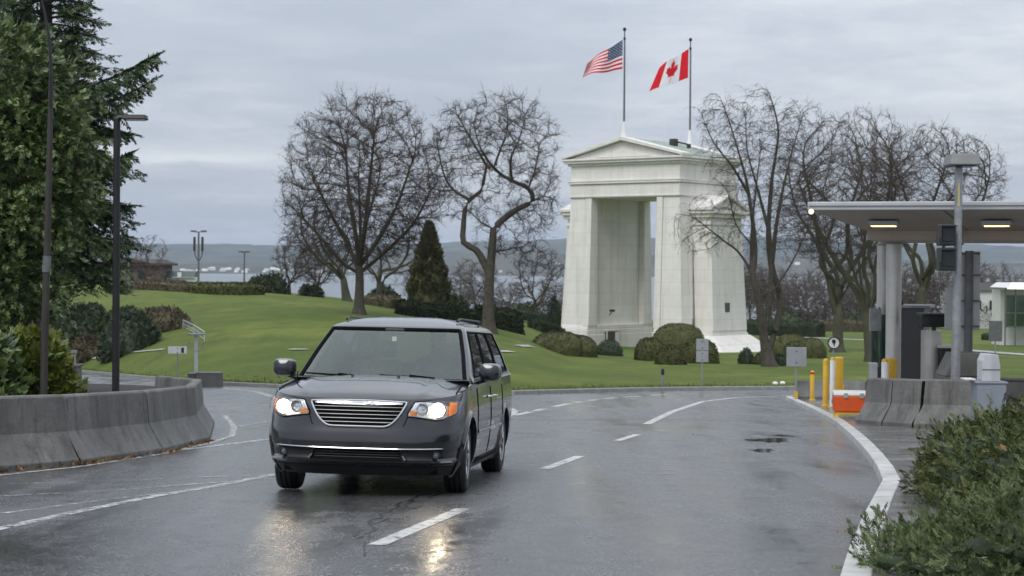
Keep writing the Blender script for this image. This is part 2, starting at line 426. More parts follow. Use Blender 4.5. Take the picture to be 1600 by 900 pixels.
SPLIT = {'end_key', 'finial', 'hoop_rail', 'bolt', 'latch', 'feet', 'bracket', 'visor', 'antenna', 'lamp_head', 'door_frame', 'transom', 'fascia', 'tread_groove', 'eyes', 'ears', 'side_block', 'wheel_arch_liner', 'stain', 'underbody', 'roof_vent', 'wall_lamp', 'base_plate', 'small_rail'}
class MB:
    def __init__(s):
        s.v, s.f, s.m = [], [], []
    def add(s, v, f, mi=0):
        b = len(s.v)
        s.v.extend([tuple(q) for q in v])
        for q in f:
            s.f.append([i + b for i in q]); s.m.append(mi)
        return s
    def box(s, c, d, rz=0, top=None, mi=0):
        """box centred c, size d; top=(sx,sy) scales the upper face"""
        tx, ty = top or (1, 1)
        hx, hy, hz = d[0] / 2, d[1] / 2, d[2] / 2
        v = [(-hx, -hy, -hz), (hx, -hy, -hz), (hx, hy, -hz), (-hx, hy, -hz),
             (-hx * tx, -hy * ty, hz), (hx * tx, -hy * ty, hz), (hx * tx, hy * ty, hz), (-hx * tx, hy * ty, hz)]
        cs, sn = math.cos(rz), math.sin(rz)
        v = [(c[0] + x * cs - y * sn, c[1] + x * sn + y * cs, c[2] + z) for x, y, z in v]
        return s.add(v, [(3, 2, 1, 0), (4, 5, 6, 7), (0, 1, 5, 4), (1, 2, 6, 5), (2, 3, 7, 6), (3, 0, 4, 7)], mi)
    def hexa(s, v8, mi=0):
        return s.add(v8, [(3, 2, 1, 0), (4, 5, 6, 7), (0, 1, 5, 4), (1, 2, 6, 5), (2, 3, 7, 6), (3, 0, 4, 7)], mi)
    def loft(s, rings, closed=True, cap=True, mi=0):
        n = len(rings[0]); v = [p for r in rings for p in r]; f = []
        for i in range(len(rings) - 1):
            for j in range(n if closed else n - 1):
                k = (j + 1) % n
                f.append((i * n + j, i * n + k, (i + 1) * n + k, (i + 1) * n + j))
        if cap and closed:
            f.append(tuple(range(n))[::-1]); f.append(tuple((len(rings) - 1) * n + j for j in range(n)))
        return s.add(v, f, mi)
    def tube(s, pts, r, n=8, cap=True, mi=0, squash=None):
        pts = [Vector(p) for p in pts]
        rs = r if isinstance(r, (list, tuple)) else [r] * len(pts)
        rings = []; ref = None
        for i, p in enumerate(pts):
            d = (pts[min(i + 1, len(pts) - 1)] - pts[max(i - 1, 0)])
            d = d.normalized() if d.length > 1e-9 else Vector((0, 0, 1))
            if ref is None:
                ref = Vector((0, 0, 1)) if abs(d.z) < 0.9 else Vector((1, 0, 0))
            a = d.cross(ref).normalized(); b = a.cross(d)
            ref = b
            rings.append([p + (a * math.cos(2 * math.pi * k / n) + b * math.sin(2 * math.pi * k / n)) * rs[i] for k in range(n)])
        return s.loft(rings, True, cap, mi)
    def lathe(s, prof, n=24, c=(0, 0, 0), axis='Z', mi=0, cap=True):
        rings = []
        for r, h in prof:
            ring = []
            for k in range(n):
                a = 2 * math.pi * k / n
                q = (r * math.cos(a), r * math.sin(a), h)
                if axis == 'X': q = (h, r * math.cos(a), r * math.sin(a))
                if axis == 'Y': q = (r * math.sin(a), h, r * math.cos(a))
                ring.append((c[0] + q[0], c[1] + q[1], c[2] + q[2]))
            rings.append(ring)
        return s.loft(rings, True, cap, mi)
    def prism(s, poly, axis, a, b, mi=0):
        """extrude 2D polygon along axis from a to b; poly coords are the other two axes in xyz order"""
        def P(q, t):
            if axis == 'X': return (t, q[0], q[1])
            if axis == 'Y': return (q[0], t, q[1])
            return (q[0], q[1], t)
        return s.loft([[P(q, a) for q in poly], [P(q, b) for q in poly]], True, True, mi)
    def shift(s, d):
        s.v = [(x + d[0], y + d[1], z + d[2]) for x, y, z in s.v]; return s
    def build(s, name, mats, parent=None, smooth=False, loc=None, bevel=0.0, seg=2, angle=35):
        if name in SPLIT:                                             # loose pieces become parts of their own
            p = list(range(len(s.v)))
            def root(i):
                while p[i] != i: p[i] = p[p[i]]; i = p[i]
                return i
            for f in s.f:
                for q in f[1:]: p[root(q)] = root(f[0])
            groups = {}
            for k, f in enumerate(s.f): groups.setdefault(root(f[0]), []).append(k)
            if len(groups) > 1:
                o = None
                for ks in groups.values():
                    m = MB(); ids = sorted(set(q for k in ks for q in s.f[k])); mp = {q: i for i, q in enumerate(ids)}
                    m.v = [s.v[q] for q in ids]; m.f = [[mp[q] for q in s.f[k]] for k in ks]; m.m = [s.m[k] for k in ks]
                    o = m._build(name, mats, parent, smooth, loc, bevel, seg, angle)
                return o
        return s._build(name, mats, parent, smooth, loc, bevel, seg, angle)
    def _build(s, name, mats, parent, smooth, loc, bevel, seg, angle):
        o = mesh_obj(name, s.v, s.f, mats, parent, s.m, False, loc)
        bm = bmesh.new(); bm.from_mesh(o.data)
        bmesh.ops.recalc_face_normals(bm, faces=bm.faces)
        bm.to_mesh(o.data); bm.free()
        if smooth:
            o.data.polygons.foreach_set('use_smooth', [True] * len(o.data.polygons))
            o.data.set_sharp_from_angle(angle=R(angle))
        if bevel:
            b = o.modifiers.new('bevel', 'BEVEL'); b.width = bevel; b.segments = seg; b.limit_method = 'ANGLE'; b.angle_limit = R(30)
            b.harden_normals = False
        return o

# pixel (u, v in the 1600x900 photo) -> world point at depth Y
def ray(u, v):
    return CM @ Vector(((u - 800) / FPX, (450 - v) / FPX, -1))
def P(u, v, Y):
    d = ray(u, v)
    return Vector((0, 0, CAMH)) + d * (Y / d.y)
SLOPE, PC = 0.045, 0.973
def plane(X, Y):
    return PC - SLOPE * Y
def GP(u, v):                       # pixel -> point on the road plane
    d = ray(u, v)
    k = (PC - CAMH) / (d.z + SLOPE * d.y)
    return Vector((0, 0, CAMH)) + d * k
# --------- terrain: road plane, then lawn with a hill on the left
EDGE = [GP(u, v) for u, v in [(-700, 563), (-300, 565), (0, 571), (116, 581), (200, 589.5), (277, 597), (345, 602), (440, 606.5), (600, 612),
                              (800, 617), (900, 614), (1000, 611.5), (1100, 610), (1230, 609), (1330, 608.5), (1600, 607), (2000, 604), (2800, 600)]]
EDGE = [(e.x, e.y) for e in EDGE]
ET = np.array([x / y for x, y in EDGE]); EY = np.array([y for x, y in EDGE])
_o = np.argsort(ET); ET, EY = ET[_o], EY[_o]
KX = np.array([-900, -400, 0, 100, 250, 330, 420, 520, 600, 680, 760, 830, 885, 1010, 1200, 1400, 2000, 3000.])
KV = np.array([445, 445, 446, 447, 450, 456, 459, 468, 480, 492, 503, 520, 541, 548, 550, 549, 546, 546.])
KY = np.array([210, 200, 175, 165, 155, 150, 145, 140, 138, 136, 136, 142, 160, 171, 171, 171, 171, 171.])
KP = np.array([0, 0, 0.2, 0.2, 0.0, -0.5, -1.5, -2.5, -3.5, -4.3, -5.0, -5.6, -5.8, -6, -6, -6, -6, -6.])
KT = np.array([(P(u, v, y).x) / y for u, v, y in zip(KX, KV, KY)])
KZ = np.array([(P(u, v, y).z) for u, v, y in zip(KX, KV, KY)])
def edgeY(th):
    return np.interp(th, ET, EY)
def lawn_z(X, Y):
    th = X / np.maximum(Y, 1.0)
    e = np.interp(th, ET, EY); ze = PC - SLOPE * e + 0.13
    yc = np.interp(th, KT, KY); zc_ = np.interp(th, KT, KZ); zp = np.interp(th, KT, KP)
    def prof(y):
        a = ze + (zc_ - ze) * np.clip((y - e) / (yc - e), 0, 1)
        a = np.where(y > yc, zc_ + (zp - zc_) * np.clip((y - yc) / (300 - yc), 0, 1), a)
        a = np.where(y > 300, zp + (-10 - zp) * np.clip((y - 300) / 140, 0, 1), a)
        return np.where(y > 440, -10 - 8 * np.clip((y - 440) / 100, 0, 1), a)
    s = 0
    for d, w in ((-12, .15), (-6, .2), (0, .3), (6, .2), (12, .15)):
        s = s + w * prof(np.maximum(Y + d * np.clip((Y - e) / 20, 0, 1), e))
    return s
def ground(X, Y):
    if Y < edgeY(X / max(Y, 1.0)):
        return plane(X, Y)
    return float(lawn_z(np.float64(X), np.float64(Y)))
def G(u, v):                        # pixel -> ground hit
    d = ray(u, v); o = Vector((0, 0, CAMH)); prev = 4.0; Y = 4.0
    while Y < 520:
        p = o + d * (Y / d.y)
        if p.z <= ground(p.x, Y):
            a, b = prev, Y
            for _ in range(30):
                m = (a + b) / 2; p = o + d * (m / d.y)
                if p.z <= ground(p.x, m): b = m
                else: a = m
            return o + d * (b / d.y)
        prev = Y; Y += 0.5
    p = o + d * (300 / d.y)
    p.z = ground(p.x, 300)
    return p
def at(u, Y, dz=0.0):               # column u at depth Y, standing on the ground there
    X = P(u, 450, Y).x
    return Vector((X, Y, ground(X, Y) + dz))
def arr(*a):
    return np.array(a, dtype=float)
HAZE = 0.000085
# ================================================================== SETTING
rng = np.random.RandomState(3)
def grid_faces(nr, nc, closed=False):
    i = np.arange(nr - 1)[:, None]; j = np.arange(nc if closed else nc - 1)[None, :]
    k = (j + 1) % nc
    return np.stack([i * nc + j, i * nc + k, (i + 1) * nc + k, (i + 1) * nc + j], -1).reshape(-1, 4)

# road sheet (also runs on under and behind the camera)
xs = np.linspace(-90, 90, 37); ys = np.linspace(-60, 190, 51)
XX, YY = np.meshgrid(xs, ys)
road = mesh_obj('road', np.stack([XX, YY, PC - SLOPE * YY], -1).reshape(-1, 3), grid_faces(len(ys), len(xs)), 'asphalt')
tag(road, kind='structure')

# lawn terrain
th = np.unique(np.concatenate([np.linspace(-1.1, -0.34, 20), np.linspace(-0.34, 0.34, 170), np.linspace(0.34, 1.1, 20)]))
tt = np.linspace(0, 1, 90) ** 1.5
e = edgeY(th)
YY = e[None, :] + tt[:, None] * (540 - e[None, :])
XX = th[None, :] * YY
ZZ = lawn_z(XX, YY)
lawn = mesh_obj('lawn', np.stack([XX, YY, ZZ], -1).reshape(-1, 3), grid_faces(len(tt), len(th)), 'grass', smooth=True)
tag(lawn, kind='structure')
# kerb round the lawn: grey kerb stones, a real step
mb = MB(); k = 0
kerb = []
th2 = np.concatenate([np.linspace(-0.6, -0.33, 12), np.linspace(-0.33, 0.33, 200), np.linspace(0.33, 0.7, 12)])
e2 = edgeY(th2)
pts = [(t * y, y) for t, y in zip(th2, e2)]
rings = []
for (x, y) in pts:
    z = PC - SLOPE * y
    d = Vector((x, y)).normalized()
    rings.append([(x - d.x * .10, y - d.y * .10, z - .02), (x - d.x * .08, y - d.y * .08, z + .12), (x + d.x * .10, y + d.y * .10, z + .14), (x + d.x * .12, y + d.y * .12, z - .05)])
mb.loft(rings, True, True)
mb.build('kerb', 'kerb_grey', lawn)

def strip(pts, w, name, mat, lift, parent, step=1.0, zf=None):
    """flat painted / paved strip that follows the ground"""
    zf = zf or ground
    q = [Vector(pts[0][:2])]
    for a, b in zip(pts[:-1], pts[1:]):
        a, b = Vector(a[:2]), Vector(b[:2]); n = max(1, int((b - a).length / step))
        q += [a.lerp(b, (i + 1) / n) for i in range(n)]
    v = []
    for i, p in enumerate(q):
        d = (q[min(i + 1, len(q) - 1)] - q[max(i - 1, 0)]).normalized(); nrm = Vector((-d.y, d.x))
        ww = w if not callable(w) else w(i / (len(q) - 1))
        for s in (-.5, .5):
            c = p + nrm * ww * s
            v.append((c.x, c.y, zf(c.x, c.y) + lift))
    f = [(2 * i, 2 * i + 1, 2 * i + 3, 2 * i + 2) for i in range(len(q) - 1)]
    return mesh_obj(name, v, f, mat, parent)
def line(uv, w, mat='line_fresh', lift=0.004, name='lane_line'):
    return strip([GP(*p) for p in uv], w, name, mat, lift, road, 0.6, plane)
# centre dashes and the solid line beyond them
line([(588, 852), (724, 795)], .14); line([(851, 733), (906, 713)], .14); line([(964, 689), (996, 679)], .14)
line([(1010, 663), (1050, 643.5), (1098, 627.5), (1150, 621.5), (1245, 617.5), (1330, 615.5)], .17)
# left side: solid line, barrier edge line, worn and ghost lines
line([(-120, 856), (0, 826), (110, 802), (250, 774), (330, 761), (432, 741)], .125, 'line_worn')
line([(-80, 751), (0, 743), (130, 729), (255, 709), (330, 692), (362, 682), (366, 668), (352, 650)], .10, 'line_worn', .006)
line([(270, 705), (350, 695), (440, 684)], .12, 'line_worn')
line([(0, 803), (150, 783), (300, 765)], .07, 'line_ghost')
line([(0, 776), (160, 768), (420, 748)], .06, 'line_ghost', .006)
line([(0, 757), (120, 754)], .08, 'line_ghost', .006)
line([(190, 752), (300, 747), (430, 742)], .06, 'line_ghost', .008)
line([(360, 668), (440, 655)], .14, 'line_ghost'); line([(330, 640), (440, 632)], .16, 'line_ghost'); line([(340, 622), (440, 624)], .25, 'line_ghost')
line([(90, 598), (180, 600), (290, 608)], .16, 'line_worn')
line([(350, 606.5), (400, 612), (440, 624)], .25, 'line_worn')
# behind the van: hatching and a dashed curve
line([(792, 651), (803, 644), (798, 639), (786, 636)], .2)
for a, b in [((803, 649), (828, 644)), ((838, 642), (850, 639)), ((866, 635.5), (888, 631)), ((897, 629.5), (909, 628)), ((918, 626.5), (934, 624.5)), ((944, 623.4), (962, 621.6)), ((975, 620.6), (1000, 619)), ((1015, 618), (1040, 616.6))]:
    line([a, b], .2, 'line_fresh')
line([(800, 641), (830, 644), (850, 640)], .14, 'line_worn', .006)
line([(805, 636), (860, 640), (930, 634)], .12, 'line_ghost')
line([(1100, 655), (1160, 656)], .10, 'line_ghost')
line([(930, 660), (1010, 661)], .12, 'line_ghost', .006)
pm('crack_tar', (0.010, 0.010, 0.011), 0.45, 0.3, 5)
# tar-sealed crack that runs under the van
def wob(pts, amp, n, seed):
    r = random.Random(seed); out = []
    for a, b in zip(pts[:-1], pts[1:]):
        for i in range(n):
            t = i / n
            out.append((a[0] + (b[0] - a[0]) * t + r.uniform(-amp, amp), a[1] + (b[1] - a[1]) * t + r.uniform(-amp, amp) * .3))
    return out + [pts[-1]]
r_ = random.Random(5)
def cracks(path, amp, seed, wmax):
    r = random.Random(seed); q = wob(path, amp, 5, seed); k = 0
    while k < len(q) - 2:
        n = r.randint(2, 4); w = r.uniform(.35, 1) * wmax
        strip([GP(*p) for p in q[k:k + n]], lambda t: w * (.25 + .75 * math.sin(math.pi * min(1, max(0, t)))) * r.uniform(.6, 1.2), 'road_crack', 'crack_tar', .003, road, .06, plane); k += n - (1 if r.random() < .6 else 0)
for k, (path, amp, w) in enumerate([([(545, 838), (578, 818), (612, 796), (650, 779), (700, 764)], 8, .085), ([(560, 842), (590, 822), (632, 795), (690, 770)], 12, .05), ([(640, 784), (672, 775), (710, 758)], 9, .07), ([(566, 870), (572, 850), (580, 832)], 4, .03), ([(600, 815), (625, 800), (660, 790)], 10, .025)]):
    cracks(path, amp, 20 + k, w)
strip([GP(*p) for p in wob([(780, 657), (1000, 655), (1180, 657), (1290, 657)], 2, 6, 4)], .05, 'road_joint', 'crack_tar', .003, road, .5, plane)
# standing-water patches on the road (thin irregular sheets)
pm('puddle', (0.014, 0.015, 0.016), 0.05, 0.2, 3)
def puddle(u, v, rx, ry, seed):
    c = GP(u, v); r = random.Random(seed); v_, n = [], 44
    ph = [r.uniform(0, 6.28) for _ in range(5)]
    for i in range(n):
        a = 2 * math.pi * i / n
        k = 1 + .22 * math.sin(2 * a + ph[0]) + .2 * math.sin(3 * a + ph[1]) + .14 * math.sin(5 * a + ph[2]) + .10 * math.sin(9 * a + ph[3]) + .06 * math.sin(14 * a + ph[4])
        x, y = c.x + rx * k * math.cos(a), c.y + ry * k * math.sin(a)
        v_.append((x, y, plane(x, y) + .0022))
    mesh_obj('puddle', v_, [tuple(range(n))], 'puddle', road)
for q in [(1203, 688, .30, .75, 1), (1190, 704, .16, .42, 2), (1225, 681, .2, .3, 5), (1080, 679, .16, .24, 3), (1330, 640, .5, 1.0, 4)]:
    puddle(*q)

# grass blades along the kerb edge and over the nearest part of the lawn
rs = np.random.RandomState(8); n = 11000
t_ = rs.uniform(-.30, .30, n); d_ = np.where(rs.rand(n) < .8, np.abs(rs.normal(0, .25, n)), rs.rand(n) ** 1.3 * 3); y_ = np.interp(t_, ET, EY) + .16 + d_; x_ = t_ * y_
c = np.stack([x_, y_, lawn_z(x_, y_) - .01], 1); dr = rs.normal(0, .35, (n, 3)) + np.array([0, 0, 1.0]); h_ = rs.uniform(.03, .10, (n, 1)); sd_ = rs.normal(0, 1, (n, 3)); sd_[:, 2] = 0
V = np.stack([c - sd_ * .012, c + sd_ * .012, c + dr * h_], 1).reshape(-1, 3)
pm('grass_blade', (0.060, 0.095, 0.016), 0.8, 0, 0.7, col2=(0.15, 0.18, 0.04), island=0.4, spec=0.15)
tag(mesh_obj('grass_blades', V, np.arange(3 * n).reshape(n, 3), 'grass_blade'), kind='stuff')

# right-hand pavement (a raised island of wet concrete) with white kerb stones
KERB = [GP(u, v) for u, v in [(1296, 960), (1312, 905), (1330, 852), (1356, 800), (1376, 762), (1366, 735), (1350, 712), (1328, 687), (1302, 663), (1266, 643), (1240, 631), (1226, 624)]]
KERB = [Vector((p.x, p.y)) for p in KERB]
KERB = [Vector((1.1, 3.0))] + KERB
nose = [Vector((8.3, 52.5)), Vector((12, 53.5)), Vector((60, 54.5)), Vector((60, 3.0))]
poly = [p + Vector((.12, 0)) for p in KERB] + nose
KH = 0.10
bm = bmesh.new()
top = [bm.verts.new((p.x, p.y, plane(p.x, p.y) + KH - .012)) for p in poly]
fc = bm.faces.new(top)
ex = bmesh.ops.extrude_face_region(bm, geom=[fc])
for g in ex['geom']:
    if isinstance(g, bmesh.types.BMVert): g.co.z -= .3
bmesh.ops.recalc_face_normals(bm, faces=bm.faces)
bmesh.ops.triangulate(bm, faces=[f for f in bm.faces if len(f.verts) > 4])
me = bpy.data.meshes.new('pavement'); bm.to_mesh(me); bm.free(); me.materials.append(M['wet_concrete'])
pave = bpy.data.objects.new('pavement', me); COL.objects.link(pave); tag(pave, kind='structure')
# resample the kerb into stones about 2 m long
def resample(pts, step):
    out = [pts[0]]; need = step
    for a, b in zip(pts[:-1], pts[1:]):
        L = (b - a).length; t = 0
        while L - t >= need:
            t += need; out.append(a.lerp(b, t / L)); need = step
        need -= L - t
    return out + [pts[-1]]
KP_ = resample(KERB, 2.3)
for i, (a, b) in enumerate(zip(KP_[:-1], KP_[1:])):
    d = (b - a); L = d.length
    if L < .3: continue
    d.normalize(); n = Vector((d.y, -d.x)); w = .215
    a2, b2 = a + d * .012, b - d * .012
    v8 = []
    for z, o1, o2 in ((-.1, 0, w), (KH, .02, w - .01)):
        for p, o in ((a2, o1), (b2, o1), (b2, o2), (a2, o2)):
            q = p + n * o; v8.append((q.x, q.y, plane(q.x, q.y) + z + (random.uniform(-.004, .004) if z > 0 else 0)))
    MB().hexa(v8).build('kerb_stone', 'kerb_white', pave, bevel=.015)
# sawn joints in the pavement
for v1, u1, u2 in ((722, 1352, 1520), (690, 1335, 1500), (768, 1385, 1480)):
    strip([GP(u1, v1 - 2), GP(u2, v1)], .03, 'pavement_joint', 'gap_black', KH - .009, pave, 1.0, plane)
def pv(u, Y, dz=0.0):                # a point on the raised pavement
    X = P(u, 450, Y).x
    return Vector((X, Y, plane(X, Y) + KH - .012 + dz))

# planting bed on the left behind the barrier
bed = [(-9.6, 31), (-8.6, 40), (-8.6, 50), (-10.5, 60), (-14.5, 65), (-19, 69), (-32, 78), (-70, 100), (-70, 26), (-9.4, 22.5)]
mb = MB(); mb.loft([[(x, y, plane(x, y) - .1) for x, y in bed], [(x, y, plane(x, y) + .07) for x, y in bed]])
o = mb.build('planting_bed', 'mulch'); tag(o, kind='structure')
# gravel path strips on the lawn
def lpath(uv, w):
    strip([G(*p) for p in uv], w, 'path', 'path', .05, lawn, 2.0)
lpath([(1240, 527), (1300, 529.5), (1372, 532.5), (1450, 541), (1530, 549), (1680, 561)], 1.7)
lpath([(778, 550), (800, 550)], .5); lpath([(452, 547), (480, 547)], .5)
lpath([(810, 541.5), (832, 542)], .5)
lpath([(113, 565), (180, 556), (256, 547)], .22)

# sea and far hills
mb = MB().add([(-30000, 430, -14), (30000, 430, -14), (30000, 40000, -14), (-30000, 40000, -14)], [(0, 1, 2, 3)])
tag(mb.build('sea', 'sea_water'), kind='structure')
def ridge(name, Yf, depth, hfun, mat, x0, x1, n=260, rows=14, seed=0):
    v = np.zeros((rows, n, 3)); xsr = np.linspace(x0, x1, n)
    for i in range(rows):
        t = i / (rows - 1)
        for j, x in enumerate(xsr):
            h = hfun(x)
            bump = mnoise.fractal(Vector((x / 900.0 + seed, t * 3.0, seed)), 1.0, 2.0, 5)
            fine = mnoise.fractal(Vector((x / 60.0 + seed, t * 11.0, seed)), 1.0, 2.0, 3)
            prof = math.sin(min(t, .8) / .8 * math.pi / 2) if t < .8 else 1 - (t - .8) * 2
            v[i, j] = (x, Yf + depth * t, -15 + prof * (h * (1 + .22 * bump) + 3.5 * fine) + (1.5 * fine if i == 0 else 0))
    o = mesh_obj(name, v.reshape(-1, 3), grid_faces(rows, n), mat, smooth=False)
    return tag(o, kind='structure')
def hill_h(x):
    a = 132 + 20 * math.sin(x / 1100.0 + .6) + 12 * math.sin(x / 420.0)
    return a
ridge('hills', 6200, 2600, hill_h, 'far_forest', -5200, 5200, 420, 14, 1.3)
ridge('shore_hills', 4300, 900, lambda x: 30 + 12 * math.sin(x / 500.0 + 1) + (18 if x > -300 else 0) * 1.0, 'far_shore', -4000, 4200, 360, 10, 4.1)
# pale houses along the far shore (a scatter nobody could count)
mb = MB(); r = random.Random(11)
for i in range(60):
    x = r.gauss(-700, 180) if i < 38 else r.uniform(-1900, 1900); y = 4240 + r.uniform(0, 60)
    if i >= 48: y = 4400 + r.uniform(0, 300)
    zz = -12 + (y - 4240) * .09 + r.uniform(0, 3)
    mb.box((x, y, zz + 3), (r.uniform(7, 14), 9, r.uniform(4, 7)), r.uniform(-.4, .4), top=(1, .3) if r.random() < .5 else None)
tag(mb.build('shore_houses', 'house_white'), kind='stuff')

# ================================================================== MONUMENT ARCH
AY = 171.0
ac = P(1021, 548, AY)
AZ = -5.62
arch = thing('monument_arch', 'tall white concrete gateway arch with a green gabled roof on the lawn', 'arch', (ac.x, AY + 1.5, AZ), R(-38))
W2, D2, O2 = 6.15, 5.0, 3.75        # half width, half depth, half opening
def tbox(mb, x0, x1, y0, y1, z0, z1, bx0=0, bx1=0, by0=0, by1=0):
    """box whose base is wider than its top by the given batters"""
    mb.hexa([(x0 - bx0, y0 - by0, z0), (x1 + bx1, y0 - by0, z0), (x1 + bx1, y1 + by1, z0), (x0 - bx0, y1 + by1, z0),
             (x0, y0, z1), (x1, y0, z1), (x1, y1, z1), (x0, y1, z1)])
for s in (-1, 1):
    mb = MB()
    a, b = (O2, W2) if s > 0 else (-W2, -O2)
    oa, ob = (0, .55) if s > 0 else (.55, 0)
    tbox(mb, a + (.5 if s > 0 else 0), b - (0 if s > 0 else .5), -D2 + .45, D2 - .45, 2.6, 14.8, oa, ob, .38, .38)                   # pier core
    # corner pilasters front and back, slightly proud
    for y0, y1, f, bk in ((-D2, -D2 + .95, .42, 0), (D2 - .95, D2, 0, .42)):
        x0, x1 = (a - .06, a + .62) if s > 0 else (b - .62, b + .06)
        tbox(mb, x0, x1, y0 - .05, y1 + .05, 2.6, 14.78, .02, .02, f, bk)
        x0, x1 = (a + .66, b + .04) if s > 0 else (a - .04, b - .66)
        tbox(mb, x0, x1, y0 + .03, y1 - .03, 2.6, 14.79, oa, ob, f, bk)
    pier = mb.build('pier', 'arch_white', arch, bevel=.03, seg=1)
    mb = MB()                                                                         # plinth blocks and mouldings
    x0, x1 = (a - .12, b + .75) if s > 0 else (a - .75, b + .12)
    mb.box(((x0 + x1) / 2, 0, .85), (x1 - x0, 2 * D2 + 1.5, 1.9))
    tbox(mb, x0 + .05, x1 - .05, -D2 - .62, D2 + .62, 1.803, 2.25)
    tbox(mb, x0 + .10, x1 - .10, -D2 - .42, D2 + .42, 2.253, 2.68, 0, 0, .1, .1)
    mb.build('plinth', 'arch_white', arch, bevel=.05, seg=2)
    # shoulder wing on the outer side, with its own little gable
    mb = MB()
    xa, xb = W2 - .1, W2 + 2.0
    q = lambda x: s * x
    def wb(y0, y1, x1, z0, z1, bx, by):
        v = [(q(xa), y0 - by, z0), (q(x1 + bx), y0 - by, z0), (q(x1 + bx), y1 + by, z0), (q(xa), y1 + by, z0),
             (q(xa), y0, z1), (q(x1), y0, z1), (q(x1), y1, z1), (q(xa), y1, z1)]
        mb.hexa(v)
    wb(-2.75, 2.75, xb, 2.4, 12.9, .55, .3)
    wb(-2.95, 2.95, xb + .16, 12.2, 12.45, 0, 0)
    wb(-3.1, 3.1, xb + .32, 12.9, 13.25, 0, 0)
    wb(-3.35, 3.35, xb + .55, 13.253, 13.55, 0, 0)
    mb.prism([(-3.3, 13.553), (3.3, 13.553), (0, 14.75)], 'X', q(xa), q(xb + .25))
    for sy in (-1, 1):                                                                # raking cornice
        mb.prism([(sy * 3.5, 13.56), (sy * 3.5, 13.82), (0, 15.05), (0, 14.78)], 'X', q(xa), q(xb + .5))
    mb.build('wing', 'arch_white', arch, bevel=.03, seg=1)
    mb = MB()
    wb(-3.2, 3.2, xb + .6, .3, 2.15, 0, 0); wb(-3.05, 3.05, xb + .45, 2.153, 2.8, .05, .05)
    wb(-3.3, 3.3, xb + .75, .25, 1.95, 2.2, 1.5)                                      # flared skirt
    wb(-4.85, 4.85, xb + 3.0, -.25, .25, .03, .03); wb(-5.15, 5.15, xb + 3.35, -.7, -.12, 0, 0)
    mb.build('wing_plinth', 'arch_white', arch, bevel=.03, seg=1)
mb = MB()
mb.box((0, 0, 15.45), (2 * W2 + .16, 2 * D2 + .16, 1.3)); mb.build('architrave', 'arch_white', arch, bevel=.03, seg=1)
mb = MB(); mb.box((0, 0, 16.24), (2 * W2 + .5, 2 * D2 + .5, .22)); mb.box((0, 0, 16.38), (2 * W2 + .62, 2 * D2 + .62, .08))
mb.box((0, 0, 14.95), (2 * W2 + .3, 2 * D2 + .3, .14))
mb.build('moulding', 'arch_white', arch, bevel=.02, seg=1)
mb = MB(); mb.box((0, 0, 17.15), (2 * W2 + .06, 2 * D2 + .06, 1.44)); mb.build('frieze', 'arch_white', arch, bevel=.03, seg=1)
mb = MB(); mb.box((0, 0, 17.98), (2 * W2 + .5, 2 * D2 + .5, .24)); mb.box((0, 0, 18.21), (2 * W2 + 1.1, 2 * D2 + 1.1, .22)); mb.box((0, 0, 18.43), (2 * W2 + 1.4, 2 * D2 + 1.4, .2))
mb.build('cornice', 'arch_white', arch, bevel=.03, seg=1)
for s in (-1, 1):                                                                     # pediment: tympanum panel and raking cornice
    mb = MB(); y = s * (D2 + .15)
    mb.prism([(-W2 - .3, 18.53), (W2 + .3, 18.53), (0, 20.1)], 'Y', y - s * 1.2, y)
    mb.prism([(-W2 * .52, 18.62), (W2 * .52, 18.62), (0, 19.35)], 'Y', y, y + s * .10)
    mb.build('pediment', 'arch_white', arch, bevel=.02, seg=1)
    mb = MB()
    for sx in (-1, 1):
        mb.prism([(sx * (W2 + .72), 18.535), (sx * (W2 + .72), 18.80), (0, 20.52), (0, 20.16)], 'Y', y - s * 1.0, y + s * .52)
    mb.build('raking_cornice', 'arch_white', arch, bevel=.02, seg=1)
for sx in (-1, 1):
    mb = MB()
    mb.prism([(sx * (W2 + .62), 18.54), (sx * (W2 + .62), 18.70), (0, 20.40), (0, 20.12)], 'Y', -D2 - .3, D2 + .3)
    for k in range(-5, 6):                                                            # standing seams
        y = k * .78
        mb.prism([(sx * (W2 + .6), 18.71), (sx * (W2 + .6), 18.76), (0, 20.47), (0, 20.41)], 'Y', y - .03, y + .03)
    mb.build('roof', 'copper_roof', arch)
# doorway in the inner wall of the left pier, plaque, little lamp, roof box
mb = MB(); mb.box((-O2 + .12, -1.5, 1.0), (.14, 2.5, 2.1)); dr = mb.build('doorway', 'bronze', arch)
mb = MB()
for y in (-2.55, -.45): mb.box((-O2 + .17, y, 1.05), (.12, .2, 2.1))
mb.box((-O2 + .17, -1.5, 2.13), (.12, 2.3, .14)); mb.box((-O2 + .2, -.85, 1.0), (.06, .55, 1.95))
mb.build('door_frame', 'arch_white', dr)
mb = MB(); mb.box((-O2 + .35, -1.9, 4.05), (.5, .22, .22)); mb.tube([(-O2 + .05, -1.9, 3.6), (-O2 + .3, -1.9, 3.95)], .05, 6); mb.build('wall_lamp', 'metal_brown', arch)
mb = MB(); mb.box((W2 + 2.40, -.4, 4.55), (.16, .85, .9)); mb.build('plaque', 'plaque', arch, bevel=.04)
mb = MB(); mb.box((2.2, .1, 20.15), (.6, .6, .75)); mb.tube([(2.5, .1, 20.25), (3.3, .9, 20.0)], .09, 6); mb.box((3.4, .9, 19.85), (.3, .3, .4)); mb.build('roof_vent', 'metal_brown', arch)
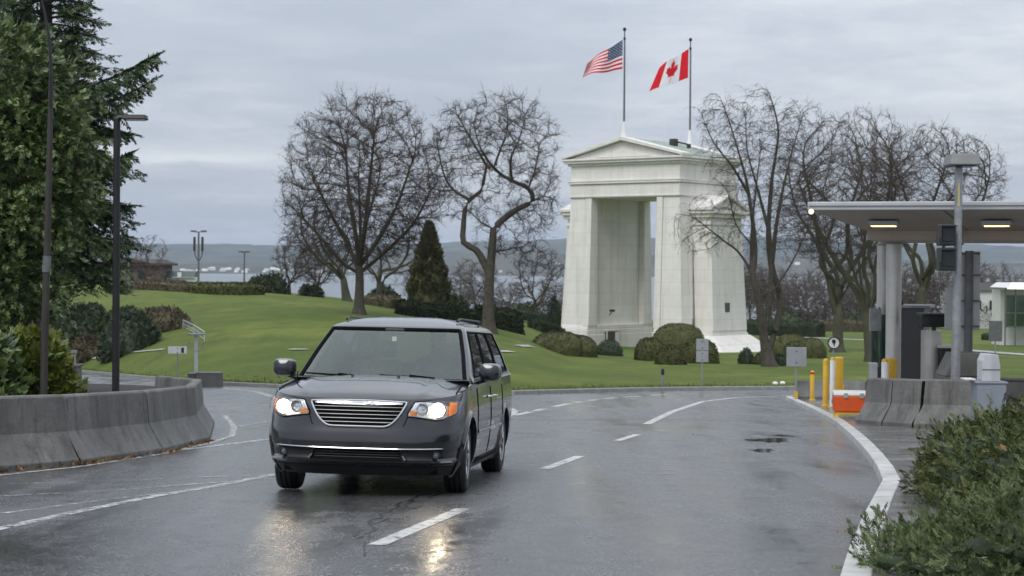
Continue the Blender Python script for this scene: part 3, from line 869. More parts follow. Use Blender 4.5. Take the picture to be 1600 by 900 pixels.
# dark weather stain down the corner where wing meets pier
mb = MB()
for k, (w, z0, z1) in enumerate(((.26, 2.7, 12.4), (.42, 2.7, 6.6), (.12, 1.0, 2.8))):
    mb.hexa([(W2 + .62, -2.78 - w - .28, z0), (W2 + .66 - .1, -2.76 - .3, z0), (W2 + .66, -2.7, z0), (W2 + .6, -2.7, z0)] + [(W2 + .08, -2.78 - w * .6, z1), (W2 + .1, -2.76, z1), (W2 + .1, -2.7, z1), (W2 + .05, -2.7, z1)])
mb.build('stain', 'arch_stain', arch)
# flagpoles and flags
def am(p): return Matrix.Translation(arch.location) @ Matrix.Rotation(R(-38), 4, 'Z') @ Vector(p)
def flagpole(loc, h, label):
    t = thing('flagpole', label, 'flagpole', loc, 0, 'flagpoles on the arch roof')
    MB().lathe([(.30, 0), (.26, .3), (.14, 1.2), (.09, 1.5)], 14).build('base_cone', 'white_paint', t, True)
    MB().lathe([(.085, 1.3), (.075, h * .6), (.06, h)], 10).build('pole', 'galv_dark', t, True)
    mb = MB(); mb.lathe([(.0, h), (.13, h + .06), (.17, h + .19), (.13, h + .32), (.0, h + .38)], 14); mb.lathe([(.06, h - .8), (.12, h - .75), (.12, h - .6), (.06, h - .55)], 12)
    mb.build('finial', 'metal_black', t, True)
    mb = MB(); mb.tube([(.10, -.02, 1.6), (.09, -.02, h - .6)], .012, 4); mb.build('halyard', 'galv_dark', t)
    return t
p1, p2 = am((0, -D2 - .1, 20.42)), am((.55, D2 + .55, 20.28))
def pole_h(p, v):
    d = ray((p.x / p.y) * FPX + 800, v); return CAMH + d.z * p.y / d.y - p.z
flagpole(p1, pole_h(p1, 49), 'flagpole on the near end of the arch ridge, flying the striped flag')
flagpole(p2, pole_h(p2, 65), 'flagpole on the far end of the arch ridge, flying the red and white flag')
def flag(name, label, pole, corners, classify, mats, nx, ny, waves):
    """corners in pixels: hoist top, hoist bottom, fly top, fly bottom; a waved sheet of cells coloured by the flag's design"""
    Y = pole.y
    d = P(corners[0][0] + 2.5, corners[0][1], Y).x - pole.x           # keep the hoist at its pole
    HT, HB, FT, FB = [P(u, v, Y) - Vector((d, 0, 0)) for u, v in corners]
    t = thing(name, label, 'flag', HB, 0, 'flags above the arch')
    v = []
    for j in range(ny + 1):
        for i in range(nx + 1):
            a, b = i / nx, j / ny
            p = HB.lerp(HT, b).lerp(FB.lerp(FT, b), a)
            y, dz = waves(a, b)
            v.append((p.x - HB.x, p.y - HB.y + y, p.z - HB.z + dz))
    f, mi = [], []
    for j in range(ny):
        for i in range(nx):
            q = j * (nx + 1) + i
            f.append((q, q + 1, q + nx + 2, q + nx + 1)); mi.append(classify((i + .5) / nx, (j + .5) / ny))
    o = mesh_obj('cloth', v, f, mats, t, mi, True)
    so = o.modifiers.new('thickness', 'SOLIDIFY'); so.thickness = .02
    mb = MB(); mb.tube([HB - HB, HT - HB], .035, 6); mb.build('hoist_band', 'flag_white', t)
    return t
stars = [((k + .5) / 6 * .4 if True else 0, 1 - (7 / 13) * (r + .5) / 5) for r in range(5) for k in range(6)] + [((k + 1) / 6 * .4, 1 - (7 / 13) * (r + 1) / 5) for r in range(4) for k in range(5)]
def us(a, b):
    if a < .4 and b > 6 / 13:
        for sx, sy in stars:
            if ((a - sx) / .0105) ** 2 + ((b - sy) / .019) ** 2 < 1: return 1
        return 2
    return 0 if int(b * 13) % 2 == 0 else 1
flag('striped_flag', 'stars and stripes flag in red, white and blue blowing left from its pole', p1, [(976, 62), (975.5, 107.5), (920, 97), (913, 119)], us,
     ['flag_red', 'flag_white', 'flag_blue'], 104, 65, lambda a, b: (.55 * a * math.sin(a * 8 + b * 1.5), .14 * a * math.sin(a * 9 + 1 + b)))
LEAF = [(0, .5), (.09, .33), (.15, .355), (.105, .10), (.235, .235), (.27, .165), (.42, .195), (.365, .06), (.44, .02), (.2, -.17), (.225, -.25), (.022, -.22), (.03, -.5)]
LEAF = LEAF + [(-x, y) for x, y in LEAF[::-1] if x > 0]
def inpoly(x, y, pl):
    c = False; j = len(pl) - 1
    for i in range(len(pl)):
        if (pl[i][1] > y) != (pl[j][1] > y) and x < (pl[j][0] - pl[i][0]) * (y - pl[i][1]) / (pl[j][1] - pl[i][1]) + pl[i][0]: c = not c
        j = i
    return c
def ca(a, b):
    if a < .25 or a > .75: return 0
    return 0 if inpoly((a - .5) * 2 / .86, (b - .5) / .86, LEAF) else 1
flag('maple_leaf_flag', 'red and white flag with a red maple leaf blowing left from its pole', p2, [(1081.5, 76), (1080.5, 121.5), (1036, 104), (1020, 143)], ca,
     ['flag_red', 'flag_white'], 110, 70, lambda a, b: (.5 * a * math.sin(a * 7 + 1.0 - b), .12 * a * math.sin(a * 7 + 2 + b * 1.2)))
# ================================================================== VEGETATION
def colonize(nodes, parent, attr, step, di, dk, iters, rs, trop=(0, 0, .05), jitter=.25, nprop=None):
    """grow a branch skeleton towards a cloud of attractor points"""
    nodes = [np.array(n, float) for n in nodes]; parent = list(parent)
    A = np.array(attr, float); n0 = np.array(nodes)
    d = np.linalg.norm(A[:, None, :] - n0[None, :, :], axis=2)
    near = d.argmin(1); nd = d.min(1); trop = np.array(trop); seen = set()
    for it in range(iters):
        keep = nd > dk
        A, near, nd = A[keep], near[keep], nd[keep]
        if len(A) == 0: break
        m = nd < di
        if not m.any(): break
        idx = near[m]; NA = np.array(nodes)
        v = A[m] - NA[idx]; v /= np.linalg.norm(v, axis=1, keepdims=True) + 1e-9
        u, inv = np.unique(idx, return_inverse=True)
        acc = np.zeros((len(u), 3)); np.add.at(acc, inv, v)
        acc /= np.linalg.norm(acc, axis=1, keepdims=True) + 1e-9
        pid = np.array([parent[q] for q in u]); pd = NA[u] - NA[np.maximum(pid, 0)]; pd /= np.linalg.norm(pd, axis=1, keepdims=True) + 1e-9
        acc += .8 * pd + trop + rs.normal(0, jitter, acc.shape)
        acc /= np.linalg.norm(acc, axis=1, keepdims=True) + 1e-9
        new = []
        for k, dv in zip(u, acc):
            p = nodes[k] + dv * step
            key = (int(k), tuple(np.round(p / (step * .5)).astype(int)))
            if key in seen: continue
            seen.add(key); new.append((k, p))
        if not new: break
        b = len(nodes)
        for k, p in new: nodes.append(p); parent.append(int(k))
        NP = np.array([p for _, p in new])
        d = np.linalg.norm(A[:, None, :] - NP[None, :, :], axis=2)
        j = d.argmin(1); dm = d.min(1); better = dm < nd
        near[better] = j[better] + b; nd[better] = dm[better]
    return np.array(nodes), np.array(parent)
def radii(nodes, parent, tip, expo, rbase):
    n = len(nodes); acc = np.zeros(n); ch = np.zeros(n, int)
    for i in range(n):
        if parent[i] >= 0: ch[parent[i]] += 1
    r = np.zeros(n)
    for i in range(n - 1, -1, -1):
        r[i] = max(acc[i], tip ** expo) if ch[i] else tip ** expo
        if parent[i] >= 0: acc[parent[i]] += r[i]
    r = r ** (1 / expo)
    # rescale so the base has the wanted radius while tips keep theirs
    L = np.zeros(n)
    for i in range(n - 1, 0, -1):
        if parent[i] >= 0: L[parent[i]] = max(L[parent[i]], L[i] + np.linalg.norm(nodes[i] - nodes[parent[i]]))
    k = math.log(rbase / tip) / math.log(max(r[0] / tip, 1.01))
    cap = tip + (rbase - tip) * (L / L[0]) ** 1.5
    return np.minimum(tip * (r / tip) ** k, cap), ch
def skin_tree(nodes, parent, r, thr):
    """tubes along branch chains; returns two meshes: thick wood and thin wood"""
    n = len(nodes); kids = [[] for _ in range(n)]
    for i in range(n):
        if parent[i] >= 0: kids[parent[i]].append(i)
    out = {True: ([], []), False: ([], [])}
    stack = [(0, None)]
    while stack:
        s, par = stack.pop()
        chain = [s] if par is None else [par, s]
        cur = s
        while kids[cur]:
            ks = sorted(kids[cur], key=lambda q: -r[q])
            for q in ks[1:]: stack.append((q, cur))
            cur = ks[0]; chain.append(cur)
        rr = [r[c] for c in chain]
        if par is not None: rr[0] = min(r[chain[0]], rr[1] * 1.3)
        P_ = nodes[chain]
        # split the chain at the thickness threshold
        big = [q > thr for q in rr]
        k = sum(1 for q in big if q)
        for seg, flag in (((0, k), True), ((max(0, k - 1), len(chain)), False)):
            a, b = seg
            if b - a < 2: continue
            pts, rad = P_[a:b], rr[a:b]
            ns = 9 if rad[0] > .12 else (6 if rad[0] > .05 else (4 if rad[0] > .03 else 3))
            V, F = out[flag]
            t = np.gradient(pts, axis=0); t /= np.linalg.norm(t, axis=1, keepdims=True) + 1e-9
            ref = np.where(np.abs(t[:, 2:3]) < .9, np.array([[0, 0, 1.]]), np.array([[1., 0, 0]]))
            u = np.cross(t, ref); u /= np.linalg.norm(u, axis=1, keepdims=True) + 1e-9
            w = np.cross(u, t)
            an = np.arange(ns) * 2 * math.pi / ns
            ring = pts[:, None, :] + (u[:, None, :] * np.cos(an)[None, :, None] + w[:, None, :] * np.sin(an)[None, :, None]) * np.array(rad)[:, None, None]
            base = sum(len(q) for q in V)
            V.append(ring.reshape(-1, 3)); F.append(grid_faces(len(pts), ns, True) + base)
    return {k: (np.concatenate(v[0]), np.concatenate(v[1])) if v[0] else None for k, v in out.items()}
def add_twigs(nodes, r, parent, rs, per, lmin, lmax, rad, thr, droop=0.0, sec=4):
    """short fine shoots on all thin wood: 3-sided spikes"""
    idx = np.where((r < thr) & (parent >= 0))[0]
    idx = np.repeat(idx, per)
    p0 = nodes[idx] + (nodes[parent[idx]] - nodes[idx]) * rs.rand(len(idx), 1)
    d = nodes[idx] - nodes[parent[idx]]; d /= np.linalg.norm(d, axis=1, keepdims=True) + 1e-9
    d = d * .7 + rs.normal(0, .55, d.shape) + np.array([0, 0, .12 - droop]); d /= np.linalg.norm(d, axis=1, keepdims=True) + 1e-9
    L = rs.uniform(lmin, lmax, (len(idx), 1))
    p1 = p0 + d * L * .5 + rs.normal(0, .03, d.shape); d2 = d + rs.normal(0, .3, d.shape) + np.array([0, 0, .1 - droop * 1.5]); d2 /= np.linalg.norm(d2, axis=1, keepdims=True)
    p2 = p1 + d2 * L * .5
    ref = rs.normal(0, 1, d.shape); u = np.cross(d, ref); u /= np.linalg.norm(u, axis=1, keepdims=True) + 1e-9; w = np.cross(d, u)
    n = len(idx); V = np.zeros((n, 7, 3))
    for k in range(3):
        a = k * 2.094
        o = (u * math.cos(a) + w * math.sin(a))
        V[:, k] = p0 + o * rad; V[:, 3 + k] = p1 + o * rad * .75
    V[:, 6] = p2
    T = np.array([[0, 1, 4], [0, 4, 3], [1, 2, 5], [1, 5, 4], [2, 0, 3], [2, 3, 5], [3, 4, 6], [4, 5, 6], [5, 3, 6]])
    F = (T[None] + (np.arange(n) * 7)[:, None, None]).reshape(-1, 3)
    V = V.reshape(-1, 3)
    # finer shoots standing off each twig
    m = n * sec; q = rs.rand(m, 1); i2 = np.repeat(np.arange(n), sec)
    a = np.where(q < .5, p0[i2] + (p1[i2] - p0[i2]) * q * 2, p1[i2] + (p2[i2] - p1[i2]) * (q - .5) * 2)
    dd = d2[i2] * .6 + rs.normal(0, .6, (m, 3)) + np.array([0, 0, .1 - droop]); dd /= np.linalg.norm(dd, axis=1, keepdims=True)
    ll = L[i2] * rs.uniform(.3, .7, (m, 1)); u2 = np.cross(dd, rs.normal(0, 1, (m, 3))); u2 /= np.linalg.norm(u2, axis=1, keepdims=True) + 1e-9; w2 = np.cross(dd, u2)
    V2 = np.stack([a + u2 * rad * .8, a - u2 * rad * .4 + w2 * rad * .7, a - u2 * rad * .4 - w2 * rad * .7, a + dd * ll], 1).reshape(-1, 3)
    F2 = (np.array([[0, 1, 3], [1, 2, 3], [2, 0, 3]])[None] + (np.arange(m) * 4)[:, None, None]).reshape(-1, 3) + len(V)
    return np.concatenate([V, V2]), np.concatenate([F, F2])
def poly_nodes(pts, step, parent_idx, nodes, parent):
    """append a polyline as skeleton nodes; returns index of the last"""
    last = parent_idx; p0 = np.array(nodes[last]) if last >= 0 else None
    seq = [np.array(p, float) for p in pts]
    if last < 0:
        nodes.append(seq[0]); parent.append(-1); last = len(nodes) - 1; p0 = seq[0]; seq = seq[1:]
    # Catmull-Rom through the points for curved limbs
    ctrl = [p0] + seq
    for k in range(len(ctrl) - 1):
        a, b = ctrl[k], ctrl[k + 1]
        am_, bm_ = ctrl[max(k - 1, 0)], ctrl[min(k + 2, len(ctrl) - 1)]
        n = max(1, int(np.linalg.norm(b - a) / step))
        for i in range(1, n + 1):
            t = i / n
            q = .5 * (2 * a + (b - am_) * t + (2 * am_ - 5 * a + 4 * b - bm_) * t * t + (3 * a - am_ - 3 * b + bm_) * t ** 3)
            nodes.append(q); parent.append(last); last = len(nodes) - 1
    return last
def nearest(nodes, p):
    A = np.array(nodes); return int(np.linalg.norm(A - np.array(p), axis=1).argmin())
def ellipsoid_pts(n, c, rad, rs, shell=0.0):
    v = rs.normal(0, 1, (n, 3)); v /= np.linalg.norm(v, axis=1, keepdims=True)
    q = rs.uniform(shell ** 3, 1, (n, 1)) ** (1 / 3)
    return np.array(c) + v * q * np.array(rad)
def bare_tree(label, base, limbs, attr, seed, rbase, step=.34, di=3.0, dk=.75, iters=90, tip=.016, twig=(2, .3, .95, .011), thr=.07, group=None,
              mats=('bark', 'twig'), trop=(0, 0, .06), jitter=.18, droop=0.0, expo=2.35, name='bare_tree', cat='tree', roots=True):
    rs = np.random.RandomState(seed)
    nodes, parent = [], []
    poly_nodes(limbs[0], step, -1, nodes, parent)
    for L in limbs[1:]:
        poly_nodes(L[1:], step, nearest(nodes, L[0]), nodes, parent)
    N_, P_ = colonize(nodes, parent, attr, step, di, dk, iters, rs, trop, jitter)
    r, ch = radii(N_, P_, tip, expo, rbase)
    if roots:
        h = N_[:, 2]
        r = r * (1 + .55 * np.exp(-np.clip(h, 0, None) / .35) * (r > rbase * .6))
    m = skin_tree(N_, P_, r, thr)
    t = thing(name, label, cat, base, 0, group)
    mesh_obj('trunk', *m[True], mats[0], t, smooth=True)
    V, F = m[False]
    cr = tag(mesh_obj('branches', V, F, mats[1], t), kind='stuff')
    if twig:
        V, F = add_twigs(N_, r, P_, rs, twig[0], twig[1], twig[2], twig[3], .06, droop)
        tag(mesh_obj('twigs', V, F, mats[1], t), kind='stuff')
    return t
def px(u, v, Y, base, dy=0.0):       # pixel -> tree-local coordinates at the tree's depth
    p = P(u, v, Y + dy); return (p.x - base.x, p.y - base.y, p.z - base.z)

# -- big round bare tree on the hill
b = G(561, 491); Y = b.y; rs = np.random.RandomState(1)
f = lambda u, v, dy=0: px(u, v, Y, b, dy)
limbs = [[(0, 0, -.3), f(561, 470), f(562, 440), f(561, 418)],
         [f(561, 425), f(545, 385, .8), f(520, 340, 1.2), f(498, 295, 1.5)], [f(561, 420), f(556, 370, -1), f(545, 300, -1.5), f(540, 230, -1.2)],
         [f(562, 418), f(570, 360, .5), f(577, 290, .8), f(585, 210, .4)], [f(562, 420), f(590, 375, -.8), f(620, 320, -1.3), f(645, 250, -1)],
         [f(562, 428), f(600, 395, .6), f(645, 350, 1.2), f(672, 300, 1.6)], [f(561, 430), f(535, 410, -.6), f(505, 375, -1), f(472, 340, -.6)],
         [f(562, 415), f(563, 350, 2), f(560, 280, 3)], [f(562, 416), f(572, 350, -2.2), f(590, 290, -3)]]
c = f(566, 285); A = [ellipsoid_pts(2600, c, (5.6, 4.6, 6.0), rs, .2), ellipsoid_pts(700, f(492, 345), (2.3, 2.5, 2.6), rs), ellipsoid_pts(300, f(640, 345), (2.2, 2.4, 2.4), rs), ellipsoid_pts(260, f(560, 205), (4.2, 3, 2.4), rs)]
bare_tree('big bare tree with a round dense crown on the hill, left of the conical evergreen', b, limbs, np.concatenate(A), 11, .36, dk=.52, twig=(3, .35, 1.0, .012), mats=('bark', 'twig'), trop=(0, 0, .10))
# -- crooked twisted bare tree
b = G(764, 519); Y = b.y; rs = np.random.RandomState(2)
z = lambda x, y, dy=0: px(x / 2.25 + 420, y / 2.25 + 120, Y, b, dy)
limbs = [[(0, 0, -.4), z(772, 850), z(774, 740), z(780, 660), z(786, 590), z(790, 535)],
         [z(788, 545), z(820, 505), z(870, 468), z(928, 435), z(912, 392), z(855, 366), z(815, 342), z(790, 322)],
         [z(790, 322), z(812, 262, .5), z(835, 200, 1), z(840, 130, 1)],
         [z(815, 342), z(775, 300, -.8), z(740, 240, -1.2), z(720, 170, -1)],
         [z(776, 690), z(752, 645), z(728, 608), z(685, 582), z(684, 530), z(690, 465), z(705, 432), z(745, 402), z(758, 350), z(768, 300, .4)],
         [z(690, 440), z(650, 398, .6), z(618, 350, .9), z(600, 280, .8), z(590, 220, .5)],
         [z(788, 540), z(745, 510, -.5), z(712, 478, -.7), z(690, 470, 0)],
         [z(905, 392), z(935, 330, .8), z(950, 260, 1)], [z(855, 366), z(850, 290, -1), z(880, 220, -1.4), z(900, 150, -1)],
         [z(925, 440), z(965, 420, .6), z(990, 370, 1)], [z(782, 610), z(830, 610, .6), z(880, 600, 1), z(905, 640, 1.2)],
         [z(640, 390), z(600, 400, -.8), z(560, 380, -1)], [z(768, 300), z(700, 200, -.5), z(660, 130, -.5)]]
A = [ellipsoid_pts(800, z(820, 230), (7.6 / 2.25 * 1.15, 2.8, 3.4), rs), ellipsoid_pts(360, z(640, 290), (1.9, 2.2, 3.0), rs), ellipsoid_pts(340, z(930, 430), (2.0, 2.2, 2.7), rs),
     ellipsoid_pts(160, z(860, 560), (2.4, 2.0, 1.5), rs), ellipsoid_pts(180, z(600, 420), (1.8, 1.8, 1.6), rs), ellipsoid_pts(160, z(690, 150), (1.6, 1.6, 1.3), rs), ellipsoid_pts(110, z(760, 440), (2.0, 1.6, 1.2), rs)]
bare_tree('crooked bare tree with twisted S-shaped limbs, between the conical evergreen and the arch', b, limbs, np.concatenate(A), 12, .42, di=2.6, dk=.52, twig=(3, .3, .9, .011), expo=2.1, mats=('bark', 'twig'), trop=(0, 0, .02), jitter=.45, thr=.075)
# -- multi-stemmed drooping tree in front of the arch's right side
b = G(1205, 573); Y = b.y; rs = np.random.RandomState(3)
z = lambda x, y, dy=0: px(x / 1.875 + 1040, y / 1.875 + 120, Y, b, dy)
limbs = [[(0, 0, -.4), z(300, 830), z(292, 790), z(285, 740)],
         [z(285, 760), z(272, 650, -.3), z(256, 585, -.4), z(262, 500, -.3), z(242, 330, -.5), z(215, 225, -.7), z(186, 130, -.6), z(160, 60, -.5)],
         [z(300, 800), z(322, 740, .5), z(336, 645, .6), z(312, 560, .6), z(302, 450, .4), z(312, 300, .4), z(330, 160, .6), z(305, 50, .5)],
         [z(296, 770), z(304, 660, -.2), z(312, 545, -.3), z(330, 400, -.8), z(365, 240, -1), z(400, 120, -1)],
         [z(268, 620), z(250, 570, .2), z(212, 512, .2), z(170, 480, .1), z(120, 440, 0), z(75, 408, -.1), z(30, 402, -.2)],
         [z(256, 510), z(232, 468, .5), z(206, 432, .8), z(190, 370, 1)], [z(334, 640), z(368, 548, .6), z(400, 482, 1), z(430, 420, 1.2)],
         [z(300, 450), z(270, 330, 1), z(240, 220, 1.4), z(235, 140, 1.2)], [z(245, 340), z(200, 270, -1), z(140, 190, -1.3), z(105, 110, -1.2)], [z(260, 560), z(255, 420, 1.2), z(280, 200, 1.6)]]
A = [ellipsoid_pts(1300, z(265, 200), (3.4, 2.4, 3.2), rs), ellipsoid_pts(650, z(300, 420), (2.6, 2.2, 2.6), rs), ellipsoid_pts(170, z(110, 470), (1.9, 1.2, .9), rs), ellipsoid_pts(120, z(130, 120), (1.0, 1.2, 1.3), rs), ellipsoid_pts(120, z(395, 120), (1.0, 1.2, 1.2), rs),
     ellipsoid_pts(110, z(180, 370), (1.6, 1.3, .9), rs)]
bare_tree('slender many-stemmed bare tree with drooping twigs right in front of the arch', b, limbs, np.concatenate(A), 13, .36, dk=.46, di=2.2, tip=.012, twig=(2, .25, .85, .008), mats=('bark', 'twig'), trop=(0, 0, .06), jitter=.3, droop=.45, thr=.06)
# hanging curtain twigs on its long left limb
# -- two big trees behind the canopy and one further right
def round_tree(label, u, v, Y, cu, cv, rx, rz, seed, rbase, lean=0, n=1500, group=None, mats=('bark_moss', 'twig'), extra=(), fork=.3, name='bare_tree', **kw):
    X = P(u, v, Y).x; b = Vector((X, Y, ground(X, Y))); rs = np.random.RandomState(seed)
    f = lambda a, c, dy=0: px(a, c, Y, b, dy)
    c = np.array(f(cu, cv)); H = c[2]; k = rs.uniform(0, 6.28)
    fk = np.array((lean * .5, 0, H * fork)); limbs = [[(0, 0, -.3), tuple(fk * .5 + np.array([lean * .05, 0, 0])), tuple(fk)]]
    m = 7
    for i in range(m):
        a = k + i * 2 * math.pi / m + rs.uniform(-.3, .3); q = .6 + .25 * rs.rand()
        e0 = fk + (c - fk) * .2 + np.array([math.cos(a) * rx * .12, math.sin(a) * rx * .12, 0]) + rs.normal(0, rx * .05, 3)
        e1 = fk + (c - fk) * .45 + rs.normal(0, rx * .07, 3) + np.array([math.cos(a) * rx * .35, math.sin(a) * rx * .3, rs.uniform(-.6, .6)])
        e2 = c + np.array([math.cos(a) * rx * q, math.sin(a) * rx * q * .8, rz * rs.uniform(-.25, .5)])
        e15 = (e1 + e2) / 2 + rs.normal(0, rx * .09, 3); e2 = e2 + rs.normal(0, rx * .08, 3)
        limbs.append([tuple(fk * (.7 + .3 * rs.rand())), tuple(e0), tuple(e1), tuple(e15), tuple(e2)])
    A = [ellipsoid_pts(n, c, (rx, rx * .85, rz), rs, .3)] + [ellipsoid_pts(q[0], f(q[1], q[2]), q[3], rs) for q in extra]
    return bare_tree(label, b, limbs, np.concatenate(A), seed, rbase, group=group, mats=mats, name=name, **kw)
round_tree('large bare tree with a broad tangled crown behind the round sign', 1309, 540, 165, 1318, 300, 7.2, 7.6, 21, .56, n=2600, step=.45, dk=.62, di=3.6, tip=.018, twig=(2, .35, 1.1, .014), extra=((300, 1250, 330, (2.6, 2.5, 3.2)), (260, 1345, 210, (4, 3, 2.6))))
round_tree('bare tree with a mossy leaning trunk, just left of the steel columns', 1362, 558, 118, 1330, 330, 4.4, 4.6, 22, .36, lean=-.8, n=1500, dk=.52, fork=.35, extra=((160, 1280, 360, (1.6, 1.5, 1.6)),))
round_tree('wide bare tree rising above the canopy roof behind the light pole', 1440, 545, 130, 1455, 285, 5.4, 4.4, 23, .42, n=2400, dk=.52, fork=.45, extra=((300, 1520, 262, (2.5, 2.2, 1.8)), (220, 1400, 300, (2.2, 2, 2.6))))
# -- companions of the round tree
round_tree('smaller bare tree just left of the big round tree, trunk leaning left', 543, 464, 152, 515, 370, 4.6, 4.2, 31, .36, lean=-.8, n=800, step=.55, dk=.75, fork=.4)
round_tree('bare tree half hidden behind the big round tree, right of its trunk', 592, 474, 156, 612, 385, 4.4, 4.0, 32, .34, n=700, step=.55, dk=.75, fork=.4)
round_tree('bushy brownish bare tree at the left end of the tree group on the hill', 452, 455, 175, 466, 405, 2.8, 2.7, 33, .16, n=600, step=.4, dk=.55, fork=.3, tip=.018, twig=(3, .3, .7, .016))
round_tree('small brownish bare tree behind the left part of the tree group', 497, 458, 178, 500, 412, 2.8, 2.5, 34, .16, n=500, step=.4, dk=.55, fork=.3, tip=.018, twig=(3, .3, .7, .016))
round_tree('round bare tree on the shore side, between the crooked tree and the arch', 838, 500, 230, 842, 430, 4.0, 3.9, 35, .18, n=600, step=.5, dk=.7, tip=.024, twig=(3, .35, .8, .02))
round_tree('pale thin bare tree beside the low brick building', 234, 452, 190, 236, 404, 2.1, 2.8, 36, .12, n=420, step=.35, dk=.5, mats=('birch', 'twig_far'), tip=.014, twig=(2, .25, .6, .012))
# -- distant bare trees: three kinds copied
def proto(label, seed, H, rx, rz, rb, n=380):
    rs = np.random.RandomState(seed)
    c = np.array((0, 0, H - rz)); k = rs.uniform(0, 6); limbs = [[(0, 0, -1), (0, 0, H * .15), (.1, 0, H * .28)]]
    for i in range(5):
        a = k + i * 1.257; limbs.append([(0, 0, H * .26), (math.cos(a) * rx * .3, math.sin(a) * rx * .3, H * .45), (math.cos(a) * rx * .65, math.sin(a) * rx * .65, H - rz * rs.uniform(.6, 1.1))])
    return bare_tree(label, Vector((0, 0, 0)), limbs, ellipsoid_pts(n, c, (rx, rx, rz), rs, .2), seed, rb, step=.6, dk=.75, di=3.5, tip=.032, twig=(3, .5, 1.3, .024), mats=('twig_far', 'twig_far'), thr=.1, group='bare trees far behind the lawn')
PR = [proto('', 41, 9, 3.6, 3.4, .2), proto('', 42, 11, 3.8, 4.6, .24), proto('', 43, 7.5, 3.4, 2.9, .17)]
far = [(718, 318, 1.0, 'behind the foot of the crooked tree, left of its trunk'), (742, 300, .95, 'close behind the crooked tree trunk'), (795, 315, .9, 'right behind the crooked tree trunk'), (868, 330, .8, 'beside the left edge of the arch'),
       (1172, 320, .95, 'just right of the arch'), (1225, 335, 1.0, 'between the slender tree and the large tangled tree'), (1262, 300, 1.0, 'left of the large tangled tree trunk'), (1290, 330, 1.1, 'behind the large tangled tree'), (1345, 300, 1.0, 'behind the round sign post, right side'),
       (1385, 320, 1.1, 'behind the steel columns'), (1425, 300, .95, 'behind the grey booth'), (1470, 310, 1.05, 'behind the black signal heads'), (1512, 330, 1.1, 'behind the tall sign panels'), (1548, 300, 1.1, 'left of the lit shop front'), (1585, 320, 1.2, 'above the lit shop front'), (1622, 300, 1.1, 'at the right picture edge behind the shop'),
       (655, 330, .8, 'behind the conical evergreen'), (690, 345, .85, 'right behind the conical evergreen'), (1145, 350, .9, 'behind the right wing of the arch'), (1205, 350, 1.1, 'behind the slender tree stems'), (1320, 350, 1.2, 'deep behind the yellow posts'), (1405, 350, 1.2, 'deep behind the canopy columns'), (1495, 350, 1.2, 'deep behind the grey light pole'), (1455, 340, 1.1, 'deep behind the stainless pillar'), (1250, 380, 1.3, 'farthest, left of the large tangled tree'), (1360, 380, 1.3, 'farthest, right of the round sign'), (1535, 370, 1.3, 'farthest, between sign panels and lit shop'), (1575, 365, 1.2, 'farthest, over the lit shop roof'), (1185, 372, 1.2, 'farthest, behind the slender tree')]
used = [False] * 3
for i, (u, Y, sc, where) in enumerate(far):
    k = i % 3
    o = PR[k] if not used[k] else copy_tree(PR[k]); used[k] = True
    X = P(u, 450, Y).x
    o.location = (X, Y, ground(X, Y) - .4); o.rotation_euler = (0, 0, i * 2.1); o.scale = (sc * 1.15, sc * 1.15, sc * random.uniform(.85, 1.05))
    o['label'] = 'distant brown bare tree ' + where
# low dusky thicket beyond the lawn
def thicket(name, u0, u1, Y, h, n, mat, seed, label=None, cat=None, kind='stuff'):
    rs = np.random.RandomState(seed); V = []; F = []
    us_ = rs.uniform(u0, u1, n); Ys = Y + rs.uniform(-8, 8, n)
    pos = np.array([(P(a, 450, y).x, y) for a, y in zip(us_, Ys)])
    zg = np.array([ground(x, y) for x, y in pos]); hh = h * (.55 + .45 * np.sin(pos[:, 0] * .35 + seed) * np.sin(pos[:, 0] * .13)) * rs.uniform(0, 1, n) ** .6
    c = np.stack([pos[:, 0], pos[:, 1], zg + hh], 1)
    V, F = blades(c, rs, .55, .10)
    o = mesh_obj(name, V, F, mat); tag(o, label, cat, kind=kind); return o
def blades(c, rs, L, w, bias=(0, 0, .4), spread=1.0):
    """kite-shaped leaves: 4 vertices each, random attitude"""
    n = len(c); d = rs.normal(0, spread, (n, 3)) + np.array(bias); d /= np.linalg.norm(d, axis=1, keepdims=True) + 1e-9
    s = np.cross(d, rs.normal(0, 1, (n, 3))); s /= np.linalg.norm(s, axis=1, keepdims=True) + 1e-9
    k = rs.uniform(.6, 1.3, (n, 1)); nn = np.cross(d, s)
    V = np.stack([c, c + d * L * .5 * k + s * w * .5 * k + nn * .08 * L, c + d * L * k, c + d * L * .5 * k - s * w * .5 * k + nn * .08 * L], 1)
    F = np.arange(n * 4).reshape(n, 4)
    return V.reshape(-1, 3), F
thicket('distant_thicket', 1150, 1700, 262, 7.5, 26000, 'leaf_bare', 5)
thicket('distant_thicket', 640, 890, 268, 3.4, 6000, 'leaf_bare', 6)

